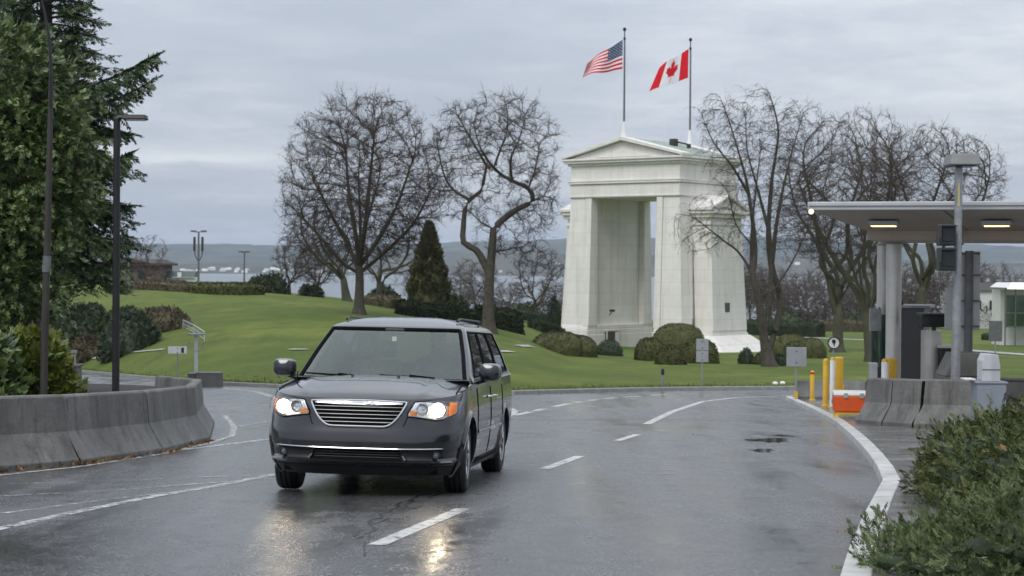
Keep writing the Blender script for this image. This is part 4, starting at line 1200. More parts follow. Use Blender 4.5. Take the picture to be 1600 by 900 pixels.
# -- leafy things
def template_spray(nleaf, length, ll, lw, ang=.9, flat=True, seed=0):
    """a short shoot with leaves along both sides, pointing along +Y"""
    rs = np.random.RandomState(seed); V = []
    for i in range(nleaf):
        t = (i + .5) / nleaf; s = 1 if i % 2 else -1
        a = ang * (1 - .5 * t) * s; p = np.array([0, t * length, 0])
        d = np.array([math.sin(a), math.cos(a), rs.uniform(-.25, .25)]); L = ll * (1 - .45 * t) * rs.uniform(.8, 1.2)
        side = np.array([d[1], -d[0], rs.uniform(-.5, .5)]); side /= np.linalg.norm(side)
        V += [p, p + d * L * .45 + side * lw / 2, p + d * L, p + d * L * .45 - side * lw / 2]
    V += [np.array([0, length * .7, 0]), np.array([lw / 2, length * .9, 0]), np.array([0, length + ll * .6, 0]), np.array([-lw / 2, length * .9, 0])]
    V = np.array(V); return V, np.arange(len(V)).reshape(-1, 4)
def scatter(tpl, pos, dirs, rs, smin=.8, smax=1.25, upv=(0, 0, 1), roll=.8):
    TV, TF = tpl; n = len(pos)
    y = dirs / (np.linalg.norm(dirs, axis=1, keepdims=True) + 1e-9)
    x = np.cross(y, np.array(upv)[None] + rs.normal(0, roll, (n, 3))); x /= np.linalg.norm(x, axis=1, keepdims=True) + 1e-9
    z_ = np.cross(x, y); s = rs.uniform(smin, smax, (n, 1, 1))
    V = pos[:, None, :] + s * (TV[None, :, 0:1] * x[:, None] + TV[None, :, 1:2] * y[:, None] + TV[None, :, 2:3] * z_[:, None])
    F = TF[None] + (np.arange(n) * len(TV))[:, None, None]
    return V.reshape(-1, 3), F.reshape(-1, TF.shape[1])
def lump_core(rad, seed, amp=.12, sub=3, zmin=-.2, power=2.0):
    bm = bmesh.new(); bmesh.ops.create_icosphere(bm, subdivisions=sub, radius=1)
    for v in bm.verts:
        d = v.co.normalized()
        if power != 2.0:
            k = (abs(d.x) ** power + abs(d.y) ** power + abs(d.z) ** power) ** (-1 / power); d = d * k
        k = 1 + amp * mnoise.fractal(v.co.normalized() * 2.2 + Vector((seed, 0, 0)), 1, 2, 3)
        v.co = Vector((d.x * rad[0], d.y * rad[1], max(d.z * rad[2], zmin * rad[2]))) * k
    return bm
def surf_points(bm, n, rs):
    bmesh.ops.triangulate(bm, faces=bm.faces); bm.normal_update()
    T = np.array([[v.co[:] for v in f.verts] for f in bm.faces]); Nn = np.array([f.normal[:] for f in bm.faces])
    ar = np.linalg.norm(np.cross(T[:, 1] - T[:, 0], T[:, 2] - T[:, 0]), axis=1); i = rs.choice(len(T), n, p=ar / ar.sum())
    a, b = rs.rand(n, 1), rs.rand(n, 1); m = a + b > 1; a = np.where(m, 1 - a, a); b = np.where(m, 1 - b, b)
    return T[i, 0] + a * (T[i, 1] - T[i, 0]) + b * (T[i, 2] - T[i, 0]), Nn[i]
def bush(name, label, cat, loc, rad, n, tpl, mat, seed, amp=.12, out=.0, power=2.0, spread=.5, rz=0, group=None, smin=.8, smax=1.25, core=.93, parent=None, inner=None, lift=0.0, sub=3):
    """a bush: leafy shell over a leafy inner mass, as two parts"""
    rs = np.random.RandomState(seed); n = int(n * .65)
    bm = lump_core(rad, seed, amp, sub, power=power)
    for v in bm.verts: v.co.z += lift
    p, nn = surf_points(bm, n, rs)
    p = p - nn * rs.uniform(-out * .4, out, (n, 1)) if out else p
    V, F = scatter(tpl, p, nn + rs.normal(0, spread, nn.shape) + np.array([0, 0, .25]), rs, smin, smax)
    t = thing(name, label, cat, loc, rz, group)
    mesh_obj('foliage', V, F, mat, t)
    for v in bm.verts: v.co *= core
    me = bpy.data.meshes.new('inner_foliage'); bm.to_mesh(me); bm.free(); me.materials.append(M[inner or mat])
    o = bpy.data.objects.new('inner_foliage', me); COL.objects.link(o); o.parent = t
    return t
T_TINY = template_spray(5, .08, .06, .035, 1.0, seed=1)
T_SMALL = template_spray(6, .16, .13, .05, 1.0, seed=2)
T_LEAF = template_spray(7, .22, .16, .075, 1.1, seed=3)
T_BIG = template_spray(8, .22, .150, .048, 1.0, seed=4)
# clipped topiary by the arch
def topiary(label, u, v, w, h, d, seed, n=2600, mat='leaf_topiary', power=2.6, rz=0, name='clipped_bush', group=None, dz=0):
    p = G(u, v); s = p.y / FPX
    return bush(name, label, 'bush', (p.x, p.y + d * .4, ground(p.x, p.y) + dz), (w * s / 2, d / 2, h * s), n, T_TINY, mat, seed, .04, .03, power, .45, rz, group, .8, 1.2, .99, sub=4)
topiary('wide clipped dark green dome bush at the left foot of the arch', 873, 552, 84, 31, 4.5, 51, 4000)
topiary('lower clipped green mound joined to the right of the wide dome bush', 903, 557, 62, 31, 4, 52, 3600)
topiary('small loose round shrub in front of the arch doorway', 953, 556, 42, 24, 2.2, 53, 1500, 'leaf_dark', 2.0)
topiary('largest clipped dome bush at the centre, at the foot of the arch', 1063, 554, 84, 43, 5, 54, 6000, dz=.2)
topiary('clipped round bush on the left of the central bush group', 1018, 564, 47, 34, 3, 55, 3600)
topiary('low clipped bush at the front of the central bush group', 1050, 570, 46, 28, 2.6, 56, 3600)
topiary('clipped bush on the right of the central group, behind the two-panel sign', 1096, 568, 58, 36, 3, 57, 4200)
topiary('loose pointed little shrub just left of the slender tree stems', 1168, 569, 24, 24, 1.6, 58, 1000, 'leaf_dark', 1.8)
topiary('low loose shrub at the foot of the slender tree', 1197, 570, 34, 20, 1.6, 59, 1200, 'leaf_topiary', 2.0)
topiary('low dark shrub right of the slender tree foot', 1220, 572, 20, 17, 1.4, 60, 800, 'leaf_dark', 2.2)
topiary('rounded clipped bush right of the slender tree, back left one of three', 1240, 553, 56, 29, 4, 61, 2800)
topiary('clipped bush right of the slender tree, front one of three', 1248, 559, 38, 24, 2.6, 62, 2000)
topiary('clipped bush right of the slender tree, rightmost of three', 1272, 560, 44, 30, 3, 63, 2200)
topiary('small clipped bush tucked between the slender tree and three round bushes', 1217, 556, 22, 22, 2, 64, 900)
# long clipped hedges
def hedge(label, uv0, uv1, h, d, seed, n=3000, mat='leaf_hedge', Y=None, dens=T_SMALL):
    a, b = (G(*uv0), G(*uv1)) if Y is None else (at(uv0[0], Y[0]), at(uv1[0], Y[1]))
    L = (b - a).length; m = max(3, int(L / 1.2)); rs = np.random.RandomState(seed)
    ang = math.atan2(b.y - a.y, b.x - a.x); bm = bmesh.new(); rows = []
    for i in range(m + 1):
        q = a.lerp(b, i / m); zg = ground(q.x, q.y) - a.z; x = L * i / m; hh = h * (1 + .06 * math.sin(i * 1.7 + seed)); e = .12 if i in (0, m) else 0
        rows.append([bm.verts.new(c) for c in [(x, -d / 2 + e, zg - .2), (x, -d / 2 - .05 + e, zg + hh * .75), (x, -d / 2 + .2 + e, zg + hh - e), (x, d / 2 - .2, zg + hh - e), (x, d / 2, zg + hh * .75), (x, d / 2, zg - .2)]])
    for r0, r1 in zip(rows[:-1], rows[1:]):
        for k in range(5): bm.faces.new((r0[k], r1[k], r1[k + 1], r0[k + 1]))
    bm.faces.new(rows[0]); bm.faces.new(rows[-1][::-1])
    bmesh.ops.recalc_face_normals(bm, faces=bm.faces)
    p, nn = surf_points(bm, int(n * .6), rs)
    V, F = scatter(dens, p - nn * .05, nn + rs.normal(0, .6, nn.shape), rs)
    t = thing('hedge', label, 'hedge', a, ang)
    mesh_obj('foliage', V, F, mat, t)
    me = bpy.data.meshes.new('inner_foliage'); bm.to_mesh(me); bm.free(); me.materials.append(M[mat]); o = bpy.data.objects.new('inner_foliage', me); COL.objects.link(o); o.parent = t
hedge('long clipped dark hedge sloping down the hill from the conical evergreen', (626, 482), (742, 500), 1.0, 1.4, 71, 4200, Y=(128, 124))
hedge('boxy dark hedge right of the crooked tree trunk', (752, 527), (808, 527), 1.45, 1.6, 72, 2600, Y=(127, 129))
hedge('short clipped hedge at the left edge of the arch', (836, 527), (874, 527), .95, 1.6, 73, 1500, Y=(168, 172))
hedge('low hedge along the far lawn between crooked tree and arch', (800, 500), (850, 500), 1.2, 1.6, 74, 1500, Y=(225, 232))
hedge('long clipped hedge on the far lawn right of the arch', (1158, 520), (1282, 520), 1.7, 2, 75, 4200, Y=(225, 216), mat='leaf_hedge')
hedge('brown dormant hedge along the hilltop right of the low building', (220, 452), (312, 455), 0.7, 2.4, 76, 2400, 'leaf_brown', Y=(158, 150))
hedge('low green juniper strip along the hilltop, right of the brown hedge', (312, 457), (396, 458), .85, 2.4, 77, 2400, 'leaf_topiary', Y=(149, 145))
hedge('low rusty hedge behind the big round tree trunk', (580, 474), (622, 480), .9, 1.5, 78, 1000, 'leaf_brown', Y=(146, 142))
hedge('far low hedge across the lawn behind the booth', (1290, 500), (1420, 500), 1.5, 2, 79, 2600, 'leaf_brown', Y=(240, 235))
hedge('far dark hedge below the lit shop front', (1540, 520), (1640, 520), .8, 2, 80, 1800, 'leaf_hedge', Y=(205, 200))
for u, Y, w, h, seed, lab in [(408, 165, 2.6, 1.5, 81, 'round dark shrub at the left end of the hilltop tree group'), (430, 170, 2.4, 1.8, 82, 'second dark shrub under the hilltop tree group'), (486, 168, 2.2, 1.0, 83, 'low dark shrub under the hilltop trees, left of the big trunk'), (600, 160, 3.0, 1.6, 84, 'dark shrub behind the big round tree, right side'), (712, 150, 2.4, 1.6, 85, 'dark green shrub right of the conical evergreen'), (866, 235, 1.8, 3.6, 86, 'narrow dark evergreen shrub beside the left arch pier'), (822, 240, 3.6, 2.0, 87, 'dark rounded shrub on the far lawn left of the arch'), (1232, 245, 5, 2.4, 88, 'dark shrub on the far lawn behind three round bushes'), (1340, 240, 5, 2.6, 89, 'dark mounded evergreen shrub on the far lawn behind the yellow posts')]:
    X = P(u, 450, Y).x
    bush('shrub', lab, 'shrub', (X, Y, ground(X, Y)), (w / 2, w / 2, h), 1300, T_LEAF, 'leaf_hedge', seed, .25, .2)
# conical evergreen
b = at(670, 138); s = b.y / FPX; t = thing('conical_evergreen', 'tall conical dark olive evergreen tree on the hill behind the van', 'tree', b)
rs = np.random.RandomState(91); n = 6500; h = rs.rand(n) ** .75; Hc = (474 - 338) * s
rad = 32 * s * (1 - (1 - (1 - h)) ** 1.7) * (1 + .10 * np.sin(h * 30)); a = rs.rand(n) * 6.283
rad = rad * (1 + .07 * np.sin(a * 5 + h * 9) + .05 * np.sin(a * 11 - h * 17)) * rs.uniform(.82, 1.03, n)
p = np.stack([rad * np.cos(a), rad * np.sin(a), .2 + h * Hc], 1); d = np.stack([np.cos(a) * .6, np.sin(a) * .6, np.full(n, .9)], 1) + rs.normal(0, .3, (n, 3))
V, F = scatter(T_LEAF, p, d, rs, .9, 1.6); mesh_obj('crown', V, F, 'leaf_cone', t)
MB().lathe([(.2, -.2), (30 * s, .3), (29 * s, Hc * .25), (24 * s, Hc * .5), (15 * s, Hc * .75), (.05, Hc * .98)], 18).build('inner_foliage', 'leaf_cone', t)
MB().lathe([(.25, -.4), (.2, .8)], 10).build('trunk', 'bark', t)

# -- left: big fir and broadleaf evergreen
def fir(label, loc, H, R0, seed, nb=110, dens=1.0, zlo=.5, name='fir_tree', keep=None, mat='leaf_fir'):
    rs = np.random.RandomState(seed); t = thing(name, label, 'tree', loc)
    MB().lathe([(.42, -.5), (.36, 1), (.22, H * .6), (.03, H)], 12).build('trunk', 'bark', t, True)
    tpl = template_spray(11, .34, .16, .055, 1.1, seed=seed)
    PO, DI = [], []; mb = MB()
    for i in range(nb):
        h = zlo + (H - zlo) * ((i + rs.rand()) / nb) ** .9; f = (h - zlo) / (H - zlo)
        L = R0 * (1 - f) ** .75 * rs.uniform(.75, 1.12) + .3; a = i * 2.399 + rs.uniform(-.3, .3)
        if keep and not keep(a, h): continue
        pts = []
        for k in range(9):
            q = k / 8; r = L * q
            pts.append(np.array([math.cos(a) * r, math.sin(a) * r, h + (.28 * q - .55 * q * q + .22 * q ** 3) * L * rs.uniform(.95, 1.05)]))
        mb.tube(pts, [max(.008, .05 * (1 - k / 9) * (L / R0 + .3)) for k in range(9)], 5)
        side = np.array([-math.sin(a), math.cos(a), 0]); m = int(L / .26 * dens)
        for k in range(m):
            q = .18 + .82 * (k + rs.rand()) / m; j = min(7, int(q * 8)); w = q * 8 - j; c = pts[j] * (1 - w) + pts[j + 1] * w; ax = pts[j + 1] - pts[j]; ax /= np.linalg.norm(ax)
            for s_ in (-1, 1):
                ll = (.30 + .75 * (1 - q)) * L * .36 * rs.uniform(.6, 1.2); dv = ax * .75 + side * s_ * .8 + np.array([0, 0, -.28 - .2 * rs.rand()]); dv /= np.linalg.norm(dv)
                nn = max(1, int(ll / .19))
                for e_ in range(nn):
                    p = c + dv * ll * (e_ + .4) / nn + np.array([0, 0, -.06 * e_]); PO.append(p); DI.append(dv + rs.normal(0, .25, 3) + np.array([0, 0, -.1]))
            PO.append(c); DI.append(ax + rs.normal(0, .2, 3))
    mb.build('branches', 'bark', t)
    V, F = scatter(tpl, np.array(PO), np.array(DI), rs, .8, 1.3, roll=.4)
    mesh_obj('needles', V, F, mat, t)
    return t
fb = Vector((P(70, 450, 52).x, 52, plane(0, 52)))
fir('tall dark fir with drooping branches reaching right above the lamp post', fb, 16.5, 2.5, 101, 190, 1.35, zlo=3.3)
fir('second dark fir standing close behind at the left picture edge', Vector((P(-40, 450, 58).x, 58, plane(0, 58))), 19, 3.4, 102, 170, 1.2, zlo=4.0)
# the long boughs that stick out to the right near the top
def bough(t, pts, seed, wid=.5):
    rs = np.random.RandomState(seed); tpl = template_spray(11, .34, .16, .055, 1.1, seed=seed); PO, DI = [], []
    pts = [np.array(p) for p in pts]
    MB().tube(pts, [.05 * (1 - .9 * i / (len(pts) - 1)) + .006 for i in range(len(pts))], 5).build('bough', 'bark', t)
    for k in range(len(pts) - 1):
        for q in np.linspace(0, 1, 11)[:-1]:
            c = pts[k] * (1 - q) + pts[k + 1] * q; ax = pts[k + 1] - pts[k]; ax = ax / np.linalg.norm(ax); fr = (k + q) / (len(pts) - 1)
            for s_ in (-1, 1):
                dv = ax * .6 + np.array([0, s_ * .5, -.55 - .3 * rs.rand()]); dv /= np.linalg.norm(dv); ll = wid * (1.15 - fr) * rs.uniform(.5, 1.2)
                for e_ in range(max(1, int(ll / .18))): PO.append(c + dv * .18 * e_); DI.append(dv + rs.normal(0, .25, 3))
            PO.append(c); DI.append(ax)
    V, F = scatter(tpl, np.array(PO), np.array(DI), rs, .8, 1.3, roll=.4); mesh_obj('needles', V, F, 'leaf_fir', t)
ft = [o for o in COL.objects if o.name == 'fir_tree'][0]
fl = lambda u, v, dy=0: px(u, v, 51 + dy, fb, 0)
bough(ft, [fl(95, 150), fl(140, 135, -.4), fl(185, 118, -.6), (fl(215, 103, -.7)), fl(242, 88, -.8)], 1, 1.0)
bough(ft, [fl(95, 175), fl(150, 165, .5), fl(195, 150, .7), fl(238, 126, .8)], 2, .9)
bough(ft, [fl(90, 260), fl(140, 255, 0), fl(180, 250, 0), fl(202, 240, 0)], 3, .9)
bough(ft, [fl(90, 310), fl(140, 312, .5), fl(175, 322, .5), fl(205, 322, .5)], 4, .9)
bough(ft, [fl(90, 350), fl(130, 360, -.5), fl(160, 375, -.5), fl(178, 385, -.5)], 5, .9)
bough(ft, [fl(40, 60), fl(70, 70), fl(95, 75), fl(108, 68)], 6, .7)
bough(ft, [fl(60, 130), fl(110, 175, .4), fl(160, 200, .5), fl(205, 210, .6)], 7, 1.1)
bough(ft, [fl(60, 210), fl(110, 225, -.6), fl(150, 235, -.8), fl(190, 262, -.8)], 8, 1.1)
def broadleaf(label, loc, blobs, ncl, nper, mat, seed, name='broadleaf_tree', tpl=T_BIG, clump=.42):
    rs = np.random.RandomState(seed); t = thing(name, label, 'tree', loc); PO, DI = [], []
    mb = MB(); mb.tube([(0, 0, -.3), (.05, .1, 1.5), (0, .2, 3.5)], [.28, .22, .15], 10)
    for (c, rad) in blobs:
        c = np.array(c); q = ellipsoid_pts(ncl, c, rad, rs, .62)
        for p in q:
            n_ = (p - c) / np.array(rad); n_ /= np.linalg.norm(n_) + 1e-9
            o = rs.normal(0, clump, (nper, 3)) * np.array([1, 1, .7]); PO.append(p + o); DI.append(n_[None] * .8 + rs.normal(0, .5, (nper, 3)) + np.array([0, 0, -.05]))
        mb.tube([(0, .1, 2.5), tuple(c * .6 + np.array([0, 0, 1])), tuple(c)], [.12, .08, .03], 6)
        for p in q[:14]: mb.tube([tuple(c), tuple((c + p) / 2 + rs.normal(0, .15, 3)), tuple(p)], [.035, .02, .008], 4)
    mb.build('trunk', 'bark', t, True)
    V, F = scatter(tpl, np.concatenate(PO), np.concatenate(DI), rs, .7, 1.25); mesh_obj('foliage', V, F, mat, t)
    return t
bb = Vector((P(-30, 450, 42).x, 42, plane(0, 42)))
bl = lambda u, v, dy=0: px(u, v, 42, bb, dy)
broadleaf('glossy green broadleaf tree at the left edge, in front of the dark fir', bb, [(bl(20, 205), (1.5, 1.3, 1.35)), (bl(-20, 130), (1.6, 1.4, 1.4)), (bl(50, 300), (1.1, 1.2, 1.2)), (bl(0, 330), (1.7, 1.4, 1.5)), (bl(15, 430), (1.2, 1.2, 1.3)), (bl(-60, 480), (1.6, 1.4, 1.5)), (bl(70, 225), (.7, .8, .8)), (bl(-80, 250), (1.8, 1.5, 2))], 46, 52, 'leaf_laurel', 111, clump=.25)
# shrubs in the planting bed
for lab, u, v, w, h, d, seed, mat, tpl, n in [
    ('rounded grey-green clipped shrub at the right end of the planting bed', 196, 553, 86, 62, 5, 121, 'leaf_grey', T_SMALL, 5200),
    ('dark green spreading shrub left of the grey-green clipped shrub', 122, 545, 110, 62, 5, 122, 'leaf_dark', T_LEAF, 4200),
    ('low brownish heather mound below the grey-green shrub', 140, 562, 96, 32, 2.2, 123, 'leaf_brown', T_SMALL, 3200),
    ('twiggy brown shrub on the slope in front of the white railing', 247, 520, 86, 36, 4, 124, 'leaf_brown', T_SMALL, 3000),
    ('dark bushy shrub under the fir, at the left picture edge', 20, 560, 130, 80, 4, 125, 'leaf_dark', T_LEAF, 4600),
    ('small dark shrub on the slope behind the black lamp post', 190, 508, 60, 26, 3, 126, 'leaf_dark', T_SMALL, 1800),
    ('reddish low shrub beside the leaning pole', 84, 560, 44, 36, 2, 127, 'leaf_brown', T_SMALL, 1500)]:
    p = G(u, v); s = p.y / FPX
    bush('shrub', lab, 'shrub', (p.x, p.y + d * .3, p.z), (w * s / 2, d / 2, h * s), n, tpl, mat, seed, .22, .15, 2.2)
yb = Vector((P(40, 450, 31).x, 31, plane(0, 31)))
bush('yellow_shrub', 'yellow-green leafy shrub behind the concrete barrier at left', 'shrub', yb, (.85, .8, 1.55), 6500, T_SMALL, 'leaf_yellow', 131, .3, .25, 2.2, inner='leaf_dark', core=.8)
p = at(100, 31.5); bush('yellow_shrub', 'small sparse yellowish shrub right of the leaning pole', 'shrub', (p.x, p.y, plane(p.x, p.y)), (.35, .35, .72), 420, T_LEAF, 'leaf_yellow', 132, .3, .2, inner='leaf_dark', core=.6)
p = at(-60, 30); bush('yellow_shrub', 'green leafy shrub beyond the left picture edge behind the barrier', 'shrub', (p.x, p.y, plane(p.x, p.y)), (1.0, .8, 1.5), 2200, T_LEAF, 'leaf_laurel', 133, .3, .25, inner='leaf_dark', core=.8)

# -- foreground mounds at right
T_JUN = template_spray(13, .090, .040, .009, .8, seed=7)
T_HEA = template_spray(11, .080, .036, .012, .9, seed=8)
def mound(label, c, rad, n, tpl, mat, seed, amp, inner):
    z0 = plane(c[0], c[1]); rs = np.random.RandomState(seed)
    bm = lump_core(rad, seed, amp, 5, -.1, 2.2)
    for v in bm.verts:
        q = mnoise.fractal(v.co * 3.0 + Vector((seed, 1, 2)), 1, 2, 4); v.co += v.co.normalized() * .09 * q; v.co.z -= SLOPE * v.co.y
    p, nn = surf_points(bm, n, rs); keep = p[:, 2] > -.12; p, nn = p[keep], nn[keep]
    dp = np.where(rs.rand(len(p), 1) < .75, rs.uniform(-.05, .05, (len(p), 1)), rs.uniform(-.13, .0, (len(p), 1)))
    clump = np.array([mnoise.noise(Vector(q) * 4.5 + Vector((seed, 0, 0))) for q in p])[:, None]
    d = nn * .7 + rs.normal(0, .55, p.shape) + np.array([-.15, -.1, .35])
    V, F = scatter(tpl, p - nn * dp + nn * clump * .07, d, rs, .7, 1.5)
    t = thing('low_shrub', label, 'shrub', (c[0], c[1], z0)); mesh_obj('foliage', V, F, mat, t)
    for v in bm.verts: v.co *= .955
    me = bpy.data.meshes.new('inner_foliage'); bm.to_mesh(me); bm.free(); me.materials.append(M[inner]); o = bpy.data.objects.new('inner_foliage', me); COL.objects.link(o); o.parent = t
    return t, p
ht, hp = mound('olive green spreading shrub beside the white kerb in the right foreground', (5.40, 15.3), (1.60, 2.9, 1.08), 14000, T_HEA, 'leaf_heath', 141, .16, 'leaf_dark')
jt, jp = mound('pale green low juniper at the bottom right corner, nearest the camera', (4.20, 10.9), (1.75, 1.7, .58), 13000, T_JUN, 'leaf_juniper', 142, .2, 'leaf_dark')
rs = np.random.RandomState(9)
vis = hp[(hp[:, 2] > .3)]; pick = vis[rs.choice(len(vis), 70)]
V, F = blades(pick * 1.03, rs, .09, .045); mesh_obj('dead_leaves', V, F, 'leaf_dead', ht)
# a fallen leaf on the road and short grass tufts under the kerb
p = GP(1309, 830)
V, F = blades(np.array([(p.x, p.y, p.z + .012), (p.x + .05, p.y + .03, p.z + .015)]), np.random.RandomState(2), .16, .10, (0, 0, 0), 1); 
tag(mesh_obj('fallen_leaf', V, F, 'leaf_dead'), 'brown fallen leaf on the wet road near the white kerb', 'leaf')
# ================================================================== STREET FURNITURE
def jersey(a, b, label, group, H=.84, zf=plane, mat='barrier', lift=0.0, name='concrete_barrier'):
    """one precast barrier section whose road-side foot runs from a to b (plan points); body on the left of a->b"""
    a, b = Vector(a[:2]), Vector(b[:2]); d = b - a; L = d.length; ang = math.atan2(d.y, d.x)
    za = zf(a.x, a.y) + lift; dz = zf(b.x, b.y) + lift - za
    t = thing(name, label, 'barrier', (a.x, a.y, za), ang, group)
    prof = [(0, -.05), (0, .07), (.03, .10), (.165, .33), (.20, .40), (.235, H - .03), (.255, H), (.375, H), (.395, H - .03), (.43, .40), (.465, .33), (.60, .10), (.63, .07), (.63, -.05)]
    n = 10; rings = []
    for i in range(n + 1):
        x = .03 + (L - .06) * i / n; q = .965 if i in (0, n) else 1.0
        if i in (1, n - 1): x = .06 if i == 1 else L - .06
        rings.append([(x, .315 + (y - .315) * q, z * (1 if q == 1 or z < .2 else .985) + dz * x / L) for y, z in prof])
    MB().loft(rings).build('body', mat, t, True, bevel=.012, angle=20)
    for x in (L,):                                                # recessed dark joint at each end
        MB().loft([[(x + d_, .315 + (y - .315) * .90, max(z, 0) * .965 + dz * x / L) for y, z in prof] for d_ in (-.032, .012)]).build('joint', 'gap_black', t)
    return t
BP = [GP(-150, 750), GP(128, 727), GP(256, 708), GP(328, 689)]
gl = 'concrete barriers along the left road edge'
jersey(BP[0], BP[1], 'concrete barrier section at the left picture edge, nearest of its row', gl)
jersey(BP[1], BP[2], 'concrete barrier section in front of the black lamp post, second of its row', gl)
jersey(BP[2], BP[3], 'darker stained concrete barrier section where the left row begins to bend away', gl)
q4 = Vector((-5.5, 33.2)); q5 = Vector((-7.0, 37.2))
jersey(BP[3], q4, 'concrete barrier section turning away behind the left row, its face seen edge-on', gl)
jersey(q4 + Vector((-.05, .1)), q5, 'last far concrete barrier section of the left row, only its top showing', gl)
# little weeds and debris line at the barrier foot
rs = np.random.RandomState(4); pts = []
for a, b in zip(BP[:-1], BP[1:]):
    for q in rs.rand(150): p = a.lerp(b, q); pts.append((p.x + rs.normal(0, .03) + .03, p.y - abs(rs.normal(.03, .03)), plane(p.x, p.y) + .004))
V, F = blades(np.array(pts), rs, .07, .03, (0, 0, .1), .7); tag(mesh_obj('leaf_litter', V, F, 'leaf_dead'), kind='stuff')
# right barriers on the pavement
gr = 'concrete barriers in front of the booth'
RB = [pv(u, Y) for u, Y in [(1336, 33.4), (1387, 32.2), (1427, 31.6), (1530, 30.8)]]
RB = [GP(1334, 668), GP(1376, 672), GP(1424, 675.5), GP(1532, 679)]
pz = lambda x, y: plane(x, y) + KH - .012
jersey(RB[0], RB[1], 'concrete barrier section at the free left end of the right-hand row, beside the orange cooler', gr, .85, pz)
jersey(RB[1], RB[2], 'middle concrete barrier section of the right-hand row in front of the stainless column', gr, .85, pz)
jersey(RB[2], RB[3], 'long concrete barrier section of the right-hand row in front of the grey light pole', gr, .85, pz)
# far low dark barrier on the island nose
a, b = Vector((8.02, 50.6)), Vector((9.9, 50.0))
jersey(a, b, 'low dark concrete barrier with a yellow patch on the island tip under the sign', None, .5, pz, 'concrete_dark')
nb_ = [o for o in COL.objects if o.name.startswith('concrete_barrier')][-1]
MB().box((1.15, .10, .28), (.42, .06, .3)).build('yellow_patch', 'yellow', nb_, bevel=.05)

# lamp post with arm (left)
lp = Vector((P(181.5, 450, 40).x, 40, plane(0, 40)))
t = thing('lamp_post', 'black lamp post with a flat head on a short arm, behind the left barriers', 'lamp post', lp)
ht_ = P(181, 179, 40).z - lp.z
MB().lathe([(.085, -.1), (.083, 2.5), (.078, ht_ - .1), (.0, ht_ - .02)], 14).build('post', 'metal_black', t, True)
mb = MB(); mb.box((0, 0, .05), (.34, .34, .06)); mb.lathe([(.14, .05), (.13, .16), (.09, .2)], 14); mb.build('base_plate', 'metal_black', t)
mb = MB(); mb.tube([(0, 0, ht_ - .07), (.14, 0, ht_ - .06)], .045, 8); mb.build('arm', 'metal_black', t)
mb = MB(); mb.box((.40, 0, ht_ - .06), (.56, .34, .11), top=(.93, .8)); hd = mb.build('lamp_head', 'metal_black', t, bevel=.025)
mb = MB(); mb.box((.43, 0, ht_ - .123), (.40, .26, .015)); mb.build('lens', 'white_paint', hd)
# leaning pole with drooping wire
p0 = Vector((P(67.5, 450, 30).x, 30, plane(0, 30))); q = lambda u, v: px(u, v, 30, p0)
t = thing('leaning_pole', 'tall thin brown pole leaning right and bending left at its tip, left picture edge', 'pole', p0)
MB().tube([(0, 0, -.1), q(69, 560), q(74, 380), q(79, 170)], [.068, .066, .058, .045], 12).build('pole', 'metal_brown', t, True)
MB().tube([q(79, 172), q(80, 110), q(77, 60), q(70, 20), q(62, -12)], [.04, .033, .027, .02, .013], 8).build('whip', 'metal_black', t, True)
MB().tube([q(72.5, 425), q(73.5, 400)], [.072, .07], 12).build('collar', 'galv_dark', t, True)

# white railings on the left slope
def railing(label, uvY, h, nbar):
    pts = [at(u, Y) for u, Y in uvY]; base = pts[0]
    t = thing('railing', label, 'railing', base); L = [Vector(p - base) for p in pts]
    for z, r in ((h, .022), (h * .55, .012), (.12, .012)):
        MB().tube([p + Vector((0, 0, z)) for p in L], r, 6).build('rail', 'rail_white', t, True)
    for p in L: MB().tube([p, p + Vector((0, 0, h))], .018, 6).build('post', 'rail_white', t, True)
    mb = MB()
    for a, b in zip(L[:-1], L[1:]):
        for i in range(1, nbar): p = a.lerp(b, i / nbar); mb.tube([p + Vector((0, 0, .12)), p + Vector((0, 0, h))], .008, 4)
    tag(mb.build('baluster', 'rail_white', t), kind='stuff')
railing('long pale metal railing running down the left slope behind the shrubs', [(84, 118), (118, 116), (150, 114), (182, 112), (210, 110), (236, 108)], 1.0, 14)
railing('short white stair railing ending above the small post on the lawn', [(286, 103), (302, 98), (320, 91)], .5, 8)
# frame post with mesh head on the concrete block
b = at(307, 66.5); b.z = plane(b.x, b.y); s = b.y / FPX
t = thing('signal_post', 'thin grey post with wire hoop and flat top beside the left concrete block', 'post', b)
MB().tube([(0, 0, 0), (0, 0, 78 * s)], .07, 8).build('post', 'rail_white', t, True)
mb = MB(); mb.box((0, 0, 80 * s), (.62, .5, .06)); mb.build('top_plate', 'galv', t)
mb = MB(); mb.tube([(.26 * math.cos(a), -.05, 66 * s + .30 * math.sin(a)) for a in np.linspace(math.pi * .95, math.pi * 2.05, 13)], .018, 5); mb.build('hoop', 'galv', t)
b = at(328, 66); b.z = plane(b.x, b.y); t = thing('concrete_block', 'low dark concrete block at the lawn edge behind the left barriers', 'block', b)
mb = MB(); mb.box((0, 0, .22), (.92, .7, .5), top=(.96, .94)); mb.build('body', 'concrete_dark', t, bevel=.04)
mb = MB(); mb.box((0, 0, .485), (.9, .68, .05)); mb.build('cap', 'concrete', t, bevel=.02)
mb = MB(); mb.box((-.62, .05, .2), (.3, .5, .45)); mb.box((-.62, .05, .45), (.34, .54, .05)); mb.build('side_block', 'concrete', t, bevel=.03)
